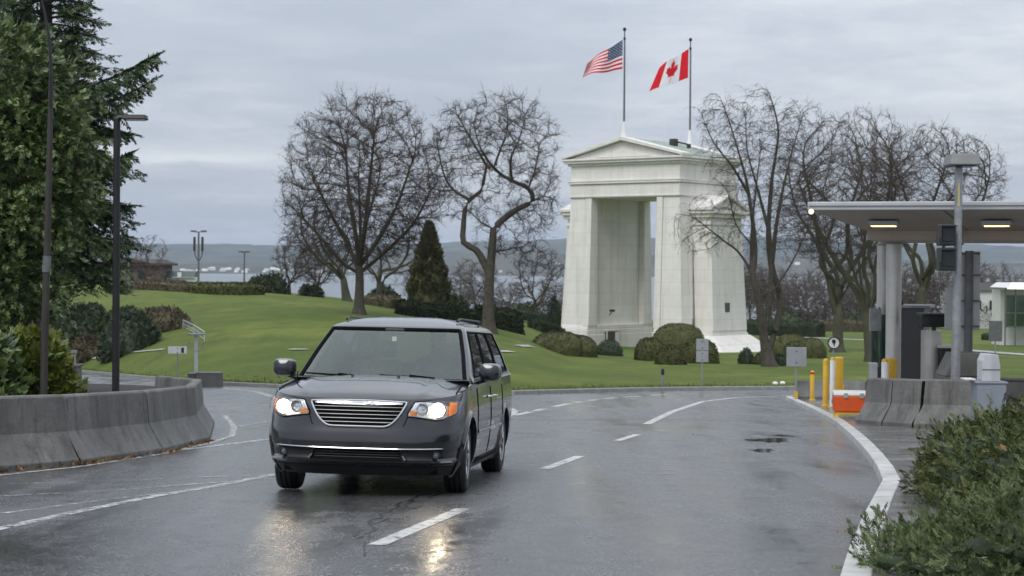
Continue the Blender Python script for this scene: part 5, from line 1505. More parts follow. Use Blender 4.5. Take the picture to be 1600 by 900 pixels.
# small white sign on thin post
def sign(label, u, vb, Y, w, h, vtop, mat='white_paint', panels=1, postmat='galv', name='sign', base=None, post_r=.03, wide=None):
    b = at(u, Y) if base is None else base; t = thing(name, label, 'sign', b)
    zt = P(u, vtop, Y).z - b.z
    MB().tube([(0, 0, -.1), (0, 0, zt - .02)], post_r, 8).build('post', postmat, t, True)
    hh = h / panels
    for k in range(panels):
        z = zt - hh * (k + .5); mb = MB(); mb.box((0, -.045, z), (w, .02, hh - .02)); pn = mb.build('panel', mat, t, bevel=.008)
        mb = MB()
        for zz in (-hh * .28, hh * .28): mb.tube([(-.012, -.075, z + zz), (.012, -.05, z + zz)], .018, 6)
        mb.build('bolt', 'galv_dark', pn)
    return t
b = at(278, 68); b.z = ground(b.x, b.y)
t = sign('small white sign board on a thin post by the lawn edge at left', 278, 0, 68, 29 * 68 / FPX, 12 * 68 / FPX, 541, base=b, post_r=.025)
MB().box((.20, -.062, P(278, 547, 68).z - b.z), (.10, .006, .2)).build('dark_mark', 'metal_brown', t)
b2 = Vector((b.x + .02, b.y, b.z))
# planter block with hoop rails
b = Vector((P(92, 450, 47).x, 47, plane(0, 47))); t = thing('planter', 'square concrete planter with white hoop rails on top, left of the road', 'planter', b)
MB().box((0, 0, .42), (1.05, 1.0, .95), top=(.95, .95)).build('body', 'concrete', t, bevel=.03)
MB().box((0, 0, .925), (1.1, 1.05, .06)).build('rim', 'concrete', t, bevel=.02)
mb = MB()
for y in (-.4, .4):
    mb.tube([(-.48, y, .95), (-.48, y, 1.28), (-.40, y, 1.36), (-.02, y, 1.36), (.12, y, 1.24), (.18, y, .95)], .022, 6)
    mb.tube([(-.48, y, 1.14), (.15, y, 1.14)], .012, 5)
mb.build('hoop_rail', 'rail_white', t, True)
mb = MB(); mb.tube([(.34, -.2, .95), (.34, -.2, 1.22), (.48, -.2, 1.22), (.48, -.2, .95)], .02, 6); mb.box((.41, -.2, 1.3), (.2, .08, .08)); mb.build('small_rail', 'rail_white', t)

# two-panel sign, bollard, markers on the lawn
sign('grey sign back of two panels on a post in front of the central bushes', 1098, 600, 64.5, .44, .86, 529, 'sign_back', 2)
b = at(1036.5, 63.5); s = b.y / FPX; t = thing('bollard', 'short grey bollard with a black top on the lawn edge', 'bollard', b)
MB().lathe([(.055, -.05), (.055, .45), (.0, .45)], 12).build('body', 'galv', t, True); MB().lathe([(.058, .42), (.06, .62), (.03, .66), (0, .66)], 12).build('cap', 'signal_black', t, True)
for i, u in enumerate((1212.5, 1224)):
    b = at(u, 66.5 + i * .6); t = thing('lawn_marker', ('left' if i == 0 else 'right') + ' of two small white markers low in the grass near the island', 'marker', b)
    MB().lathe([(.03, -.05), (.03, .06)], 8).build('peg', 'galv', t); MB().lathe([(.0, .04), (.10, .06), (.11, .11), (.06, .16), (0, .17)], 10).build('cap', 'white_paint', t, True)
# island sign on the dark barrier
b = pv(1245, 50.4)
sign('plain grey sign back on a post standing at the island tip', 1245, 0, 50.4, .56, .56, 542, 'sign_back', 1, base=b)
MB().box((0, -.02, .12), (.10, .08, .2)).build('foot', 'yellow', [o for o in COL.objects if o.name.startswith('sign') and o.parent is None][-1])
# yellow posts
def bollard(label, u, Y, vt, wpx, white=False, square=False, extra=None):
    b = pv(u, Y); h = P(u, vt, Y).z - b.z; r = wpx * Y / FPX / 2
    t = thing('yellow_post', label, 'bollard', b, 0, 'yellow posts on the island')
    if square: MB().box((0, 0, h / 2), (2 * r, 2 * r, h)).build('body', 'yellow', t, bevel=.02)
    else: MB().lathe([(r, -.05), (r, h - .06), (r * .75, h - .015), (0, h)], 16).build('body', 'yellow', t, True)
    if white:
        MB().lathe([(r * 1.04, h * .02), (r * 1.05, h * .93), (r * .9, h * .95)], 16, cap=False).build('white_sleeve', 'white_paint', t, True)
    else:
        MB().lathe([(r * 1.06, h * .88), (r * 1.06, h * .95)], 16).build('cap_band', 'red_reflector' if extra == 'r' else 'yellow', t, True)
    MB().lathe([(r * 1.5, 0), (r * 1.5, .03), (r, .04)], 12).build('base_ring', 'yellow', t)
    return t
bollard('short yellow post with a red cap band, leftmost on the island', 1270.5, 49.0, 579, 7, extra='r')
bollard('yellow post left of the white-faced post', 1291.5, 43.8, 560, 9)
bollard('white-sleeved yellow post under the round sign', 1302, 42.8, 558, 8, True)
bollard('widest square yellow post right of the white-faced post', 1312, 44.2, 558, 12, square=True)
bollard('white-sleeved post in front of the stainless column', 1384, 37.4, 560, 11, True)
bollard('square yellow post against the stainless column', 1395, 37.8, 560, 13, square=True)
# round sign
b = pv(1303.5, 46); t = thing('round_sign', 'round white sign with black ring and symbol above the yellow posts', 'sign', b)
zc_ = P(1303.5, 535.5, 46).z - b.z; rr = 9.2 * 46 / FPX
MB().tube([(0, .03, 0), (0, .03, zc_ - .05)], .02, 8).build('post', 'galv', t, True)
mb = MB(); mb.lathe([(0, -.012), (rr, -.012), (rr, .012), (0, .012)], 28, (0, 0, zc_), 'Y'); dk = mb.build('disc', 'white_paint', t)
rg = [(rr * 1.0 * math.cos(a), -.02, zc_ + rr * math.sin(a)) for a in np.linspace(0, 2 * math.pi, 33)]
mb = MB(); mb.tube(rg, .018, 6, cap=False); mb.build('ring', 'signal_black', dk)
mb = MB(); k = rr / 1.0
sh = [(-.30, .42), (-.10, .58), (.14, .55), (.30, .35), (.28, .05), (.14, -.15), (.12, -.55), (-.02, -.62), (-.06, -.15), (-.24, -.02), (-.34, .18)]
mb.prism([(x * k, zc_ + z_ * k) for x, z_ in sh], 'Y', -.028, -.014); mb.build('symbol', 'signal_black', dk)
# orange bin / cooler
b = pv(1331, 36.5); s = 36.5 / FPX; t = thing('cooler_box', 'orange box with a white lid standing behind the right barrier end', 'box', b, R(-6)); wb_ = 54 * s
MB().box((0, 0, .10), (wb_ * .9, .4, .06)).build('stand', 'yellow', t, bevel=.01)
mb = MB()
for x in (-.3, .3): mb.box((x, 0, .04), (.08, .4, .09))
mb.build('feet', 'yellow', t)
MB().box((0, 0, .29), (wb_, .46, .34), top=(1.03, 1.03)).build('body', 'orange', t, bevel=.03)
ld = MB().box((0, 0, .50), (wb_ * 1.04, .50, .09), top=(.96, .9)).build('lid', 'white_paint', t, bevel=.025)
mb = MB(); mb.box((-.12, -.245, .46), (.08, .03, .10)); mb.box((.20, -.245, .46), (.08, .03, .10)); mb.build('latch', 'sign_back', ld)
mb = MB(); mb.tube([(-wb_ * .53, -.1, .4), (-wb_ * .56, -.1, .34), (-wb_ * .53, -.1, .28)], .012, 5); mb.build('handle', 'sign_back', t)

# ------------------------------------------------------------------ border booth canopy
CY = 34.5
cc = P(1263, 450, CY); zt = P(1263, 315.5, CY).z; zg = plane(0, 38) + KH
can = thing('booth_canopy', 'flat steel canopy roof on round columns over the inspection booth', 'canopy', (cc.x, CY, zg), R(-17))
ZT = zt - zg; Lx, Ly, FT_ = 15.0, 9.0, .16
# local: x right along the front fascia, y back
MB().box((Lx / 2, Ly / 2, ZT - .02), (Lx - .1, Ly - .1, .05)).build('roof', 'galv_dark', can)
mb = MB()
for c, d in (((Lx / 2, 0, ZT - FT_ / 2), (Lx, .07, FT_)), ((Lx / 2, Ly, ZT - FT_ / 2), (Lx, .07, FT_)), ((0, Ly / 2, ZT - FT_ / 2), (.07, Ly - .07, FT_)), ((Lx, Ly / 2, ZT - FT_ / 2), (.07, Ly - .07, FT_))):
    mb.box(c, d)
mb.build('fascia', 'fascia', can, bevel=.015)
mb = MB(); mb.box((Lx / 2, -.05, ZT - .05), (Lx + .04, .04, .05)); mb.build('gutter_trim', 'fascia', can)
zo, zi = ZT - FT_ - .003, ZT - .50
ix0, ix1, iy0, iy1 = .85, Lx - 2.1, 2.5, 6.5
out_ = [(0.03, 0.03), (Lx - .03, .03), (Lx - .03, Ly - .03), (.03, Ly - .03)]; inn = [(ix0, iy0), (ix1, iy0), (ix1, iy1), (ix0, iy1)]
nse = 6                                                              # soffit panels, one by one
def lerp2(a, b, t): return (a[0] + (b[0] - a[0]) * t, a[1] + (b[1] - a[1]) * t)
for sd_ in range(4):
    o1, o2, i1, i2 = out_[sd_], out_[(sd_ + 1) % 4], inn[sd_], inn[(sd_ + 1) % 4]
    n_ = nse if sd_ % 2 == 0 else 3
    for k in range(n_):
        a, b = k / n_ + .0012, (k + 1) / n_ - .0012
        q = [lerp2(o1, o2, a), lerp2(o1, o2, b), lerp2(i1, i2, b), lerp2(i1, i2, a)]
        zz = [zo, zo, zi, zi]
        v = [(p[0], p[1], z_) for p, z_ in zip(q, zz)]
        MB().hexa([(x, y, z_) for x, y, z_ in v] + [(x, y, z_ + .03) for x, y, z_ in v]).build('soffit_panel', 'soffit', can)
MB().box(((ix0 + ix1) / 2, (iy0 + iy1) / 2, zi - .08), (ix1 - ix0, iy1 - iy0, .22)).build('beam', 'soffit', can, bevel=.02)
# columns
Rl = lambda u, Y: (Matrix.Rotation(R(17), 4, 'Z') @ (Vector((P(u, 450, Y).x, Y, 0)) - Vector((cc.x, CY, 0))))
for u, Y, r in ((1396.5, 38.6, .165), (1379, 41.0, .13), (1640, 36, .165), (1625, 39, .13)):
    l = Rl(u, Y); c = MB().lathe([(r, -.2), (r, zi - .185)], 24, (l.x, l.y, 0)).build('column', 'stainless', can, True)
    MB().lathe([(r + .02, zi - .24), (r + .05, zi - .195)], 24, (l.x, l.y, 0)).build('collar', 'soffit', c)
# ceiling lights (lit)
def clight(x, y, z, w=.46, d=.36, rx=0):
    f = MB().box((x, y, z), (w + .1, d + .08, .10)).build('ceiling_light', 'fascia', can, bevel=.01)
    MB().box((x, y, z - .052), (w, d, .02)).build('lens', 'lamp_on', f)
def sof(t): return zo + (zi - zo) * t - .03
for x, y, t_ in ((1.30, 1.25, .5), (3.45, 1.25, .5), (5.8, 1.25, .5), (8.2, 1.25, .5)):
    clight(x, y, sof(t_) - .02)
for x, y in ((2.9, 7.6), (5.1, 7.6), (7.6, 7.6), (10, 7.6)): clight(x, y, sof(.42) - .02)
clight(4.9, 3.0, zi - .245, .6, .35)
# corner floodlight
mb = MB(); mb.lathe([(.0, .08), (.04, .08), (.055, .0), (.055, -.03)], 16, (.06, -.10, ZT - FT_ - .03), 'Y'); fl_ = mb.build('floodlight', 'galv_dark', can, True)
MB().lathe([(0, -.036), (.048, -.034), (.052, -.028)], 16, (.06, -.10, ZT - FT_ - .03), 'Y').build('lens', 'flood_on', fl_)
# camera domes / cones under the beam
mb = MB(); mb.box((2.55, 2.33, zi - .05), (.30, .3, .26)); mb.build('speaker_box', 'soffit', can, bevel=.03)

# ------------------------------------------------------------------ booth block, pillar, camera
b = pv(1423, 40.0); s = 40 / FPX; t = thing('inspection_booth', 'dark grey booth panel behind the steel column under the canopy', 'booth', b, R(-17)); hb = P(1423, 481, 40).z - b.z
MB().box((0, .5, hb / 2), (.62, 1.5, hb)).build('panel', 'panel_grey', t, bevel=.02)
mb = MB(); mb.box((.05, .5, hb + .03), (.8, 1.6, .06)); mb.build('cap', 'galv', t)
mb = MB(); mb.box((-.62, .45, hb / 2 - .05), (.5, .05, hb * .9)); mb.build('window', 'booth_glass', t)
for x in (-.89, -.35): MB().box((x, .45, hb / 2), (.05, .09, hb)).build('frame', 'galv_dark', t)
MB().lathe([(.04, 0), (.05, .06), (.03, .12), (0, .13)], 10, (-.2, 0, hb + .05)).build('beacon', 'signal_black', t, True)
b = pv(1456, 38.6); t = thing('steel_pillar', 'round stainless pillar right of the dark grey booth panel', 'pillar', b); hb = P(1456, 516, 38.6).z - b.z
MB().lathe([(.22, 0), (.22, hb), (.0, hb + .01)], 28).build('tube', 'stainless', t, True); MB().lathe([(.24, 0), (.24, .05), (.22, .06)], 28).build('foot_ring', 'galv_dark', t, True)
b = pv(1456, 37.9); t = thing('camera_box', 'wide black camera housing mounted above the stainless pillar', 'camera', (b.x, b.y, P(1456, 501, 37.9).z)); w = 37 * 37.9 / FPX
MB().box((0, 0, 0), (w, .42, .26)).build('housing', 'signal_black', t, bevel=.02)
mb = MB(); mb.box((0, -.215, 0), (w * .86, .02, .17)); mb.build('window', 'signal_glass', t)
mb = MB(); mb.box((.05, 0, -.16), (.08, .08, .1)); mb.box((0, 0, .15), (w * 1.04, .5, .03)); mb.build('bracket', 'galv_dark', t)
# small card reader beside the column
b = pv(1367, 36.2); t = thing('card_reader', 'narrow grey card reader on a post left of the yellow column posts', 'reader', b); hb = P(1367, 566, 36.2).z - b.z
MB().box((-.05, 0, hb / 2), (.05, .12, hb)).build('post', 'galv_dark', t, bevel=.01)
MB().box((-.02, 0, hb - .28), (.16, .2, .55)).build('case', 'sign_back', t, bevel=.02); MB().box((.08, -.02, hb - .3), (.09, .16, .45)).build('screen_hood', 'signal_black', t, bevel=.02)
b = pv(1368, 39.5); t = thing('glass_shelter', 'narrow greenish glass panel with grey frame left of the stainless columns', 'shelter', b); hb = P(1368, 480, 39.5).z - b.z
MB().box((0, 0, hb * .5), (.14, .03, hb * .92)).build('glass', 'booth_glass', t)
for x in (-.09, .09): MB().box((x, 0, hb * .5), (.035, .06, hb)).build('frame', 'galv_dark', t)
MB().box((0, 0, hb - .28), (.26, .08, .5)).build('top_panel', 'galv', t, bevel=.01)
# light pole with box luminaire, traffic signals, sign panels
b = pv(1493.5, 32.6); s = 32.6 / FPX; t = thing('light_pole', 'grey galvanised light pole with a box lamp standing in front of the canopy', 'lamp post', b)
zt_ = P(1497.5, 262, 32.6).z - b.z; tx = P(1498.5, 262, 32.6).x - b.x
MB().tube([(0, 0, -.1), (tx * .5, 0, zt_ * .5), (tx, 0, zt_)], [.088, .080, .068], 16).build('pole', 'galv', t, True)
MB().box((0, 0, .03), (.34, .34, .05)).build('base_plate', 'galv_dark', t)
hd = MB().box((tx + .05, 0, zt_ + .14), (.56, .66, .20), top=(.86, .8)).build('lamp_head', 'lamp_grey', t, bevel=.02)
MB().box((tx + .05, 0, zt_ + .045), (.53, .62, .03)).build('visor', 'galv_dark', hd); MB().box((tx + .05, 0, zt_ + .022), (.40, .5, .02)).build('lens', 'signal_glass', hd)
MB().tube([(tx, 0, zt_ - .03), (tx, 0, zt_ + .05)], .055, 10).build('neck', 'galv_dark', t)
MB().box((tx * .78 - .01, -.082, P(1496.5, 305, 32.6).z - b.z), (.028, .012, .42)).build('reflective_strip', 'strip_yellow', t)
for i, (v0, v1, lab) in enumerate(((350, 385, 'upper black signal head on the left of the grey light pole'), (386, 424, 'lower black signal head on the left of the grey light pole'))):
    z0, z1 = P(1478, v1, 32.4).z, P(1478, v0, 32.4).z; c = P(1477.5, 450, 32.4)
    t = thing('traffic_light', lab, 'traffic signal', (c.x, 32.4, z0), 0, 'signal heads on the light pole'); h = z1 - z0
    MB().box((0, 0, h / 2), (.29, .30, h - .02)).build('housing', 'signal_black', t, bevel=.02)
    MB().box((0, -.155, h / 2 + .01), (.22, .02, h * .62)).build('lens', 'signal_glass', t, bevel=.01)
    mb = MB(); mb.box((0, -.20, h * .90), (.29, .14, .02)); mb.box((-.14, -.2, h * .62), (.012, .12, h * .5)); mb.build('visor', 'signal_black', t)
    MB().box((.17, .02, h * .5), (.08, .06, .06)).build('bracket', 'galv_dark', t)
b = pv(1514, 36.6); s = 36.6 / FPX; zt_ = P(1514, 392, 36.6).z - b.z
t = thing('gantry_post', 'dark post carrying two tall grey sign panels right of the light pole', 'sign', b)
MB().lathe([(.085, -.1), (.085, zt_)], 14).build('post', 'galv_dark', t, True)
for u0, u1, v0, v1, y in ((1503, 1511, 395, 552, .1), (1519, 1533, 393, 516, .1), (1483, 1495, 450, 516, .35)):
    z0, z1 = P(1514, v1, 36.6).z - b.z, P(1514, v0, 36.6).z - b.z; x0, x1 = P(u0, 450, 36.6).x - b.x, P(u1, 450, 36.6).x - b.x
    pn = MB().box(((x0 + x1) / 2, y, (z0 + z1) / 2), (x1 - x0, .05, z1 - z0)).build('panel', 'box_grey', t, bevel=.01)
mb = MB()
for v in (396, 430, 470, 510): mb.box((.02, .05, P(1514, v, 36.6).z - b.z), (.42, .05, .04))
mb.build('bracket', 'galv_dark', t)
# concrete plinth behind, black box standing for a dark opening, utility box
b = pv(1502, 35.6); t = thing('concrete_plinth', 'pale concrete plinth with sloped left side behind the grey light pole', 'plinth', b); s = 35.6 / FPX
z1 = P(1502, 551, 35.6).z - b.z; zm = P(1502, 587, 35.6).z - b.z
MB().prism([(-.42, -.05), (.62, -.05), (.62, zm), (-.42, zm)], 'Y', -.4, .5).build('base', 'concrete', t, bevel=.015)
MB().prism([(-.40, zm + .005), (.60, zm + .005), (.60, z1), (-.18, z1)], 'Y', -.37, .47).build('upper', 'concrete', t, bevel=.015)
b = pv(1482, 38.4); t = thing('dark_opening_box', 'low black box standing for the dark opening between the stainless pillar and the concrete plinth', 'cabinet', b)
MB().box((0, 0, .72), (.42, .5, 1.45)).build('body', 'signal_black', t, bevel=.02); MB().box((0, -.01, 1.47), (.46, .54, .05)).build('top', 'white_paint', t); MB().box((.0, -.256, .72), (.32, .01, 1.2)).build('door', 'signal_glass', t)
b = pv(1546, 29.6); s = 29.6 / FPX; t = thing('utility_box', 'grey two-tier utility cabinet behind the hedge, right of the barriers', 'cabinet', b)
zm, z1 = P(1546, 598, 29.6).z - b.z, P(1546, 552, 29.6).z - b.z
MB().box((.0, 0, zm / 2), (.48, .42, zm)).build('base_cabinet', 'box_blue', t, bevel=.012)
MB().box((0, 0, zm + .012), (.53, .46, .035)).build('base_lid', 'box_blue', t, bevel=.01)
MB().box((-.12, -.215, zm * .55), (.22, .012, zm * .75)).build('door', 'box_blue', t, bevel=.006); MB().box((-.03, -.225, zm * .6), (.02, .02, .06)).build('handle', 'galv_dark', t)
x0 = .02; MB().prism([(-.15, zm + .03), (.15, zm + .03), (.15, z1 - .22), (.12, z1 - .02), (-.10, z1), (-.15, z1 - .12)], 'Y', -.17, .17).build('upper_cabinet', 'box_grey', t, bevel=.012)
MB().box((0, -.173, z1 - .26), (.31, .012, .012)).build('seam', 'galv_dark', t)
MB().box((-.33, .05, zm + .06), (.18, .3, .02)).build('shelf', 'white_paint', t)
b = pv(1590, 36); t = thing('low_wall', 'low dark concrete wall at the right picture edge behind the hedge', 'wall', b, R(-8)); MB().box((.8, 0, .4), (3, .3, .78)).build('body', 'concrete_dark', t, bevel=.02)
MB().box((.8, 0, .81), (3.06, .36, .05)).build('coping', 'concrete', t, bevel=.01)
# far right: lit shop/fuel canopy building and a grey sign on the lawn
b = at(1556, 120); sign('grey sign back on a post on the lawn at the right picture edge', 1556, 0, 120, .9, 1.4, 501, 'galv_dark', 1, post_r=.05, base=b)
b = at(1606, 185); s = 185 / FPX; t = thing('lit_shop', 'glass-fronted shop with a bright lit canopy at the far right', 'building', b)
zt_ = P(1606, 441, 185).z - b.z; w = 5.2
MB().box((0, 2.5, zt_ / 2 - .4), (w, 3.2, zt_ - .8)).build('wall', 'house_white', t)
rf = MB().box((0, 0, zt_ - .3), (w + .8, 7, .5), top=(.8, .9)).build('roof', 'white_paint', t); MB().box((0, -3.0, zt_ - .62), (w + .4, 1.0, .10)).build('light_panel', 'shop_light', rf); MB().box((0, -3.52, zt_ - .3), (w + .3, .05, .42)).build('lit_fascia', 'shop_light', rf)
MB().box((0, -1.0, zt_ * .55), (w, .08, zt_ * .5)).build('window', 'booth_glass', t)
for x in np.linspace(-w / 2, w / 2, 6): MB().box((x, -1.05, zt_ * .5 - .3), (.12, .14, zt_ - .7)).build('mullion', 'galv_dark', t)
mb = MB()
for z_ in (.30, .52): mb.box((0, -1.06, zt_ * z_), (w, .12, .12))
mb.build('transom', 'galv_dark', t)
b = at(1520, 260); t = thing('white_building', 'low white building far behind the sign panels', 'building', b); mb = MB(); mb.box((0, 0, 2.6), (8, 6, 5.6)); mb.build('wall', 'house_white', t); MB().prism([(-3.4, 5.45), (3.4, 5.45), (0, 6.6)], 'X', -4.2, 4.2).build('roof', 'roof_brown', t)
for x in (-2.6, -.2, 2.3): MB().box((x, -3.02, 3.4), (1.3, .1, 1.3)).build('window', 'signal_glass', t)
# ------------------------------------------------------------------ far left: low building, vehicle, poles
Yb = 225
b = at(205, Yb); s = Yb / FPX; b.z = P(205, 446, Yb).z; t = thing('low_building', 'low brown brick building with a hipped roof on the hill at left', 'building', b)
x0, x1 = P(128, 450, Yb).x - b.x, P(250, 450, Yb).x - b.x; ze = P(205, 414, Yb).z - b.z; zr = P(205, 405, Yb).z - b.z
MB().box(((x0 + x1) / 2, 4, ze / 2 - .5), (x1 - x0, 8, ze + 1)).build('wall', 'brick_wall', t)
o1 = [(x0 - .6, -.8, ze), (x1 + .6, -.8, ze), (x1 + .6, 8.8, ze), (x0 - .6, 8.8, ze)]; xm = P(200, 450, Yb).x - b.x
rf = MB().loft([[(x, y, z_ - .02) for x, y, z_ in o1], [(x, y, z_ + .25) for x, y, z_ in o1], [(xm - 3, 3.6, ze + .75), (xm + 3.6, 3.6, ze + .75), (xm + 3.6, 4.4, ze + .75), (xm - 3, 4.4, ze + .75)]]).build('roof', 'roof_brown', t)
MB().prism([(xm - 2.8, ze + .3), (xm + 2.8, ze + .3), (xm, zr + .25)], 'Y', -1.0, 3).build('gable', 'roof_brown', rf)
for u in (140, 158, 222): x = P(u, 450, Yb).x - b.x; MB().box((x, -.03, ze * .55), (1.0, .08, 1.0)).build('window', 'signal_glass', t)
x = P(176, 450, Yb).x - b.x; MB().box((x, -.12, ze / 2 - .1), (.35, .2, ze)).build('pillar', 'white_paint', t)
# dark parked car beside it
def far_car(label, u, v, Y, L, col):
    b = P(u, v, Y); t = thing('parked_car', label, 'car', b, R(4))
    pr = [(-L / 2, .35), (-L / 2, .85), (-L * .42, .98), (-L * .34, 1.5), (L * .16, 1.52), (L * .27, 1.02), (L * .46, .9), (L / 2, .7), (L / 2, .35)]
    MB().prism(pr, 'Y', -.85, .85).build('body', col, t, bevel=.06)
    MB().prism([(-L * .37, 1.02), (-L * .31, 1.4), (L * .13, 1.42), (L * .21, 1.04)], 'Y', -.87, -.83).build('window', 'signal_glass', t)
    for x in (-L * .3, L * .3): MB().lathe([(.0, -.92), (.32, -.92), (.34, -.72), (0, -.72)], 14, (x, 0, .34), 'Y').build('wheel', 'rubber', t)
pm('car_dark', (0.012, 0.013, 0.016), 0.25, 0.1, 4, coat=.5); pm('car_silver', (0.25, 0.26, 0.27), 0.3, 0.1, 4, metal=.5)
far_car('dark parked car in front of the low brown building', 148, 446, 205, 3.6, 'car_dark'); far_car('silver parked car at the left end of the low building, half hidden by the fir', 122, 446, 208, 3.4, 'car_silver')
def far_pole(label, u, vb, vt, Y, heads, name='light_pole'):
    b = at(u, Y); b.z = min(b.z, P(u, vb, Y).z); h = P(u, vt, Y).z - b.z; t = thing(name, label, 'lamp post', b)
    MB().lathe([(.12, -.3), (.09, h)], 8).build('pole', 'galv_dark', t, True)
    mb = MB()
    for x in heads: mb.box((x, 0, h + .05), (.55, .5, .18))
    mb.tube([(min(heads), 0, h - .02), (max(heads), 0, h - .02)], .05, 5); mb.build('lamp_head', 'galv_dark', t)
    return t, h
far_pole('distant twin-headed light pole behind the low brown building', 201, 446, 373, 215, (-.6, .6))
t, h = far_pole('tall distant antenna pole with twin head, right of the low building', 310, 455, 362, 190, (-.55, .55), 'antenna_pole')
mb = MB()
for x in (-.42, .42):
    mb.box((x, -.1, h - 1.3), (.22, .25, 1.5)); mb.tube([(x, 0, h - 2.0), (x * .8, 0, h - 2.6), (0, 0, h - 3.2)], .05, 5)
mb.build('antenna', 'metal_brown', t)
far_pole('thin distant light pole left of the hilltop tree group', 381.5, 458, 394, 210, (-.35, .35))
# green roofed pavilion / shelter by the shore
b = at(284, 230); b.z = P(284, 448, 230).z; t = thing('shore_pavilion', 'low pale pavilion with a dark green roof beyond the brown hedge', 'building', b); w = 46 * 230 / FPX
MB().box((0, 0, .5), (w * 1.05, 2.4, 1.1)).build('wall', 'house_white', t)
MB().box((0, 0, 1.1), (w, 2.6, .12)).build('counter', 'white_paint', t)
MB().prism([(-1.6, 1.25), (1.6, 1.25), (.5, 2.0), (-.5, 2.0)], 'X', -w / 2, w / 2).build('roof', 'green_metal', t)
MB().box((0, -1.7, 1.55), (.5, .1, .6)).build('gable_sign', 'white_paint', t)
# ================================================================== MINIVAN
VA = R(-6.1)
fx = P(584.5, 450, 18).x
vc = Vector((fx + .107 * 1.54, 18 + .994 * 1.54)); vz = plane(vc.x, vc.y)
van = thing('minivan', 'dark grey minivan with lit headlights driving towards the camera on the wet road', 'minivan', (vc.x, vc.y, vz + .01), VA)
van.rotation_euler = (-math.atan(SLOPE), R(.7), VA)
YO = 2.5                              # local y = distance behind the nose minus YO
tw = [(.20, .885), (.27, .92), (.34, .945), (.45, .965), (.60, .978), (.72, .975), (.82, .965), (.93, .95), (1.10, .935)]
ty = [(.20, .16), (.26, .10), (.30, .055), (.325, .015), (.345, .02), (.365, .055), (.44, .05), (.465, .012), (.52, .0), (.60, .012), (.66, .03), (.75, .05), (.85, .065), (.90, .085), (.93, .12), (1.10, .3)]
def ip(tab, x): return float(np.interp(x, [a for a, _ in tab], [b for _, b in tab]))
LN, E1, E2 = .95, .58, .60
def zs(y): return .93 + .14 * min(max((y - .1) / 1.0, 0), 1) + .015 * max(y - 1.1, 0)
def front_y(x, z):
    w = ip(tw, z); q = min(abs(x) / w, .9999) ** (1 / E1); c = math.sqrt(max(0, 1 - q * q))
    return ip(ty, z) + LN * (1 - c ** E2)
Z0 = .20; LV = 5.12; RV = .35
phis = [math.sin(t) * 0 + t for t in np.linspace(-math.pi / 2, math.pi / 2, 73)]
NS = 126
def outline(zt_frac):
    """one horizontal-ish slice of the lower body; zt_frac 0..1 from sill to shoulder"""
    pts = []
    z_nom = Z0 + zt_frac * (.93 - Z0)
    w, yf = ip(tw, z_nom), ip(ty, z_nom)
    def put(x, y):
        z = Z0 + zt_frac * (zs(y) - Z0) if zt_frac > 0 else Z0
        # shoulder tuck at the top
        pts.append((x, y - YO, z))
    for p in phis:
        s, c = math.sin(p), max(math.cos(p), 0)
        put(w * math.copysign(abs(s) ** E1, s), yf + LN * (1 - c ** E2))
    y0, y1 = yf + LN, LV - RV
    for i in range(1, NS + 1): put(w * (1 + .012 * math.sin(math.pi * i / NS)), y0 + (y1 - y0) * i / NS)
    for p in np.linspace(math.pi / 2, -math.pi / 2, 25)[1:-1]:
        s, c = math.sin(p), max(math.cos(p), 0)
        put(w * math.copysign(abs(s) ** .4, s), y1 + RV * (1 - (1 - c ** .8)) * 1.0)
    for i in range(NS, 0, -1): put(-w * (1 + .012 * math.sin(math.pi * i / NS)), y0 + (y1 - y0) * i / NS)
    return pts
fr = sorted(set(list(np.linspace(0, 1, 31)) + [(z - Z0) / (.93 - Z0) for z in (.26, .30, .325, .345, .365, .44, .465, .52)]))
rings = [outline(t) for t in fr]; n = len(rings[0])
WZ, WR = .355, .405; AX = (.955, .955 + 3.078)
V = [list(p) for r in rings for p in r]; F = []; MI = []
def inarch(x, y, z):
    if abs(x) < .62: return None
    for a in AX:
        if math.hypot(y + YO - a, z - WZ) < WR: return a
    return None
for i in range(len(rings) - 1):
    for j in range(n):
        k = (j + 1) % n; q = (i * n + j, i * n + k, (i + 1) * n + k, (i + 1) * n + j)
        c = [sum(V[p][d] for p in q) / 4 for d in range(3)]
        if inarch(*c) is not None: continue
        F.append(q); MI.append(1 if c[2] < .30 else 0)
used_ = set(p for q in F for p in q)
for p in used_:
    x, y, z = V[p]
    for a in AX:
        if abs(x) > .62:
            d = math.hypot(y + YO - a, z - WZ)
            if d < WR * 1.0 or (d < WR + .018):
                k = WR / max(d, 1e-6); V[p][1] = a - YO + (y + YO - a) * k; V[p][2] = WZ + (z - WZ) * k if z > Z0 + .001 else z
body = mesh_obj('body', V, F, ['van_paint', 'plastic_black'], van, MI, True)
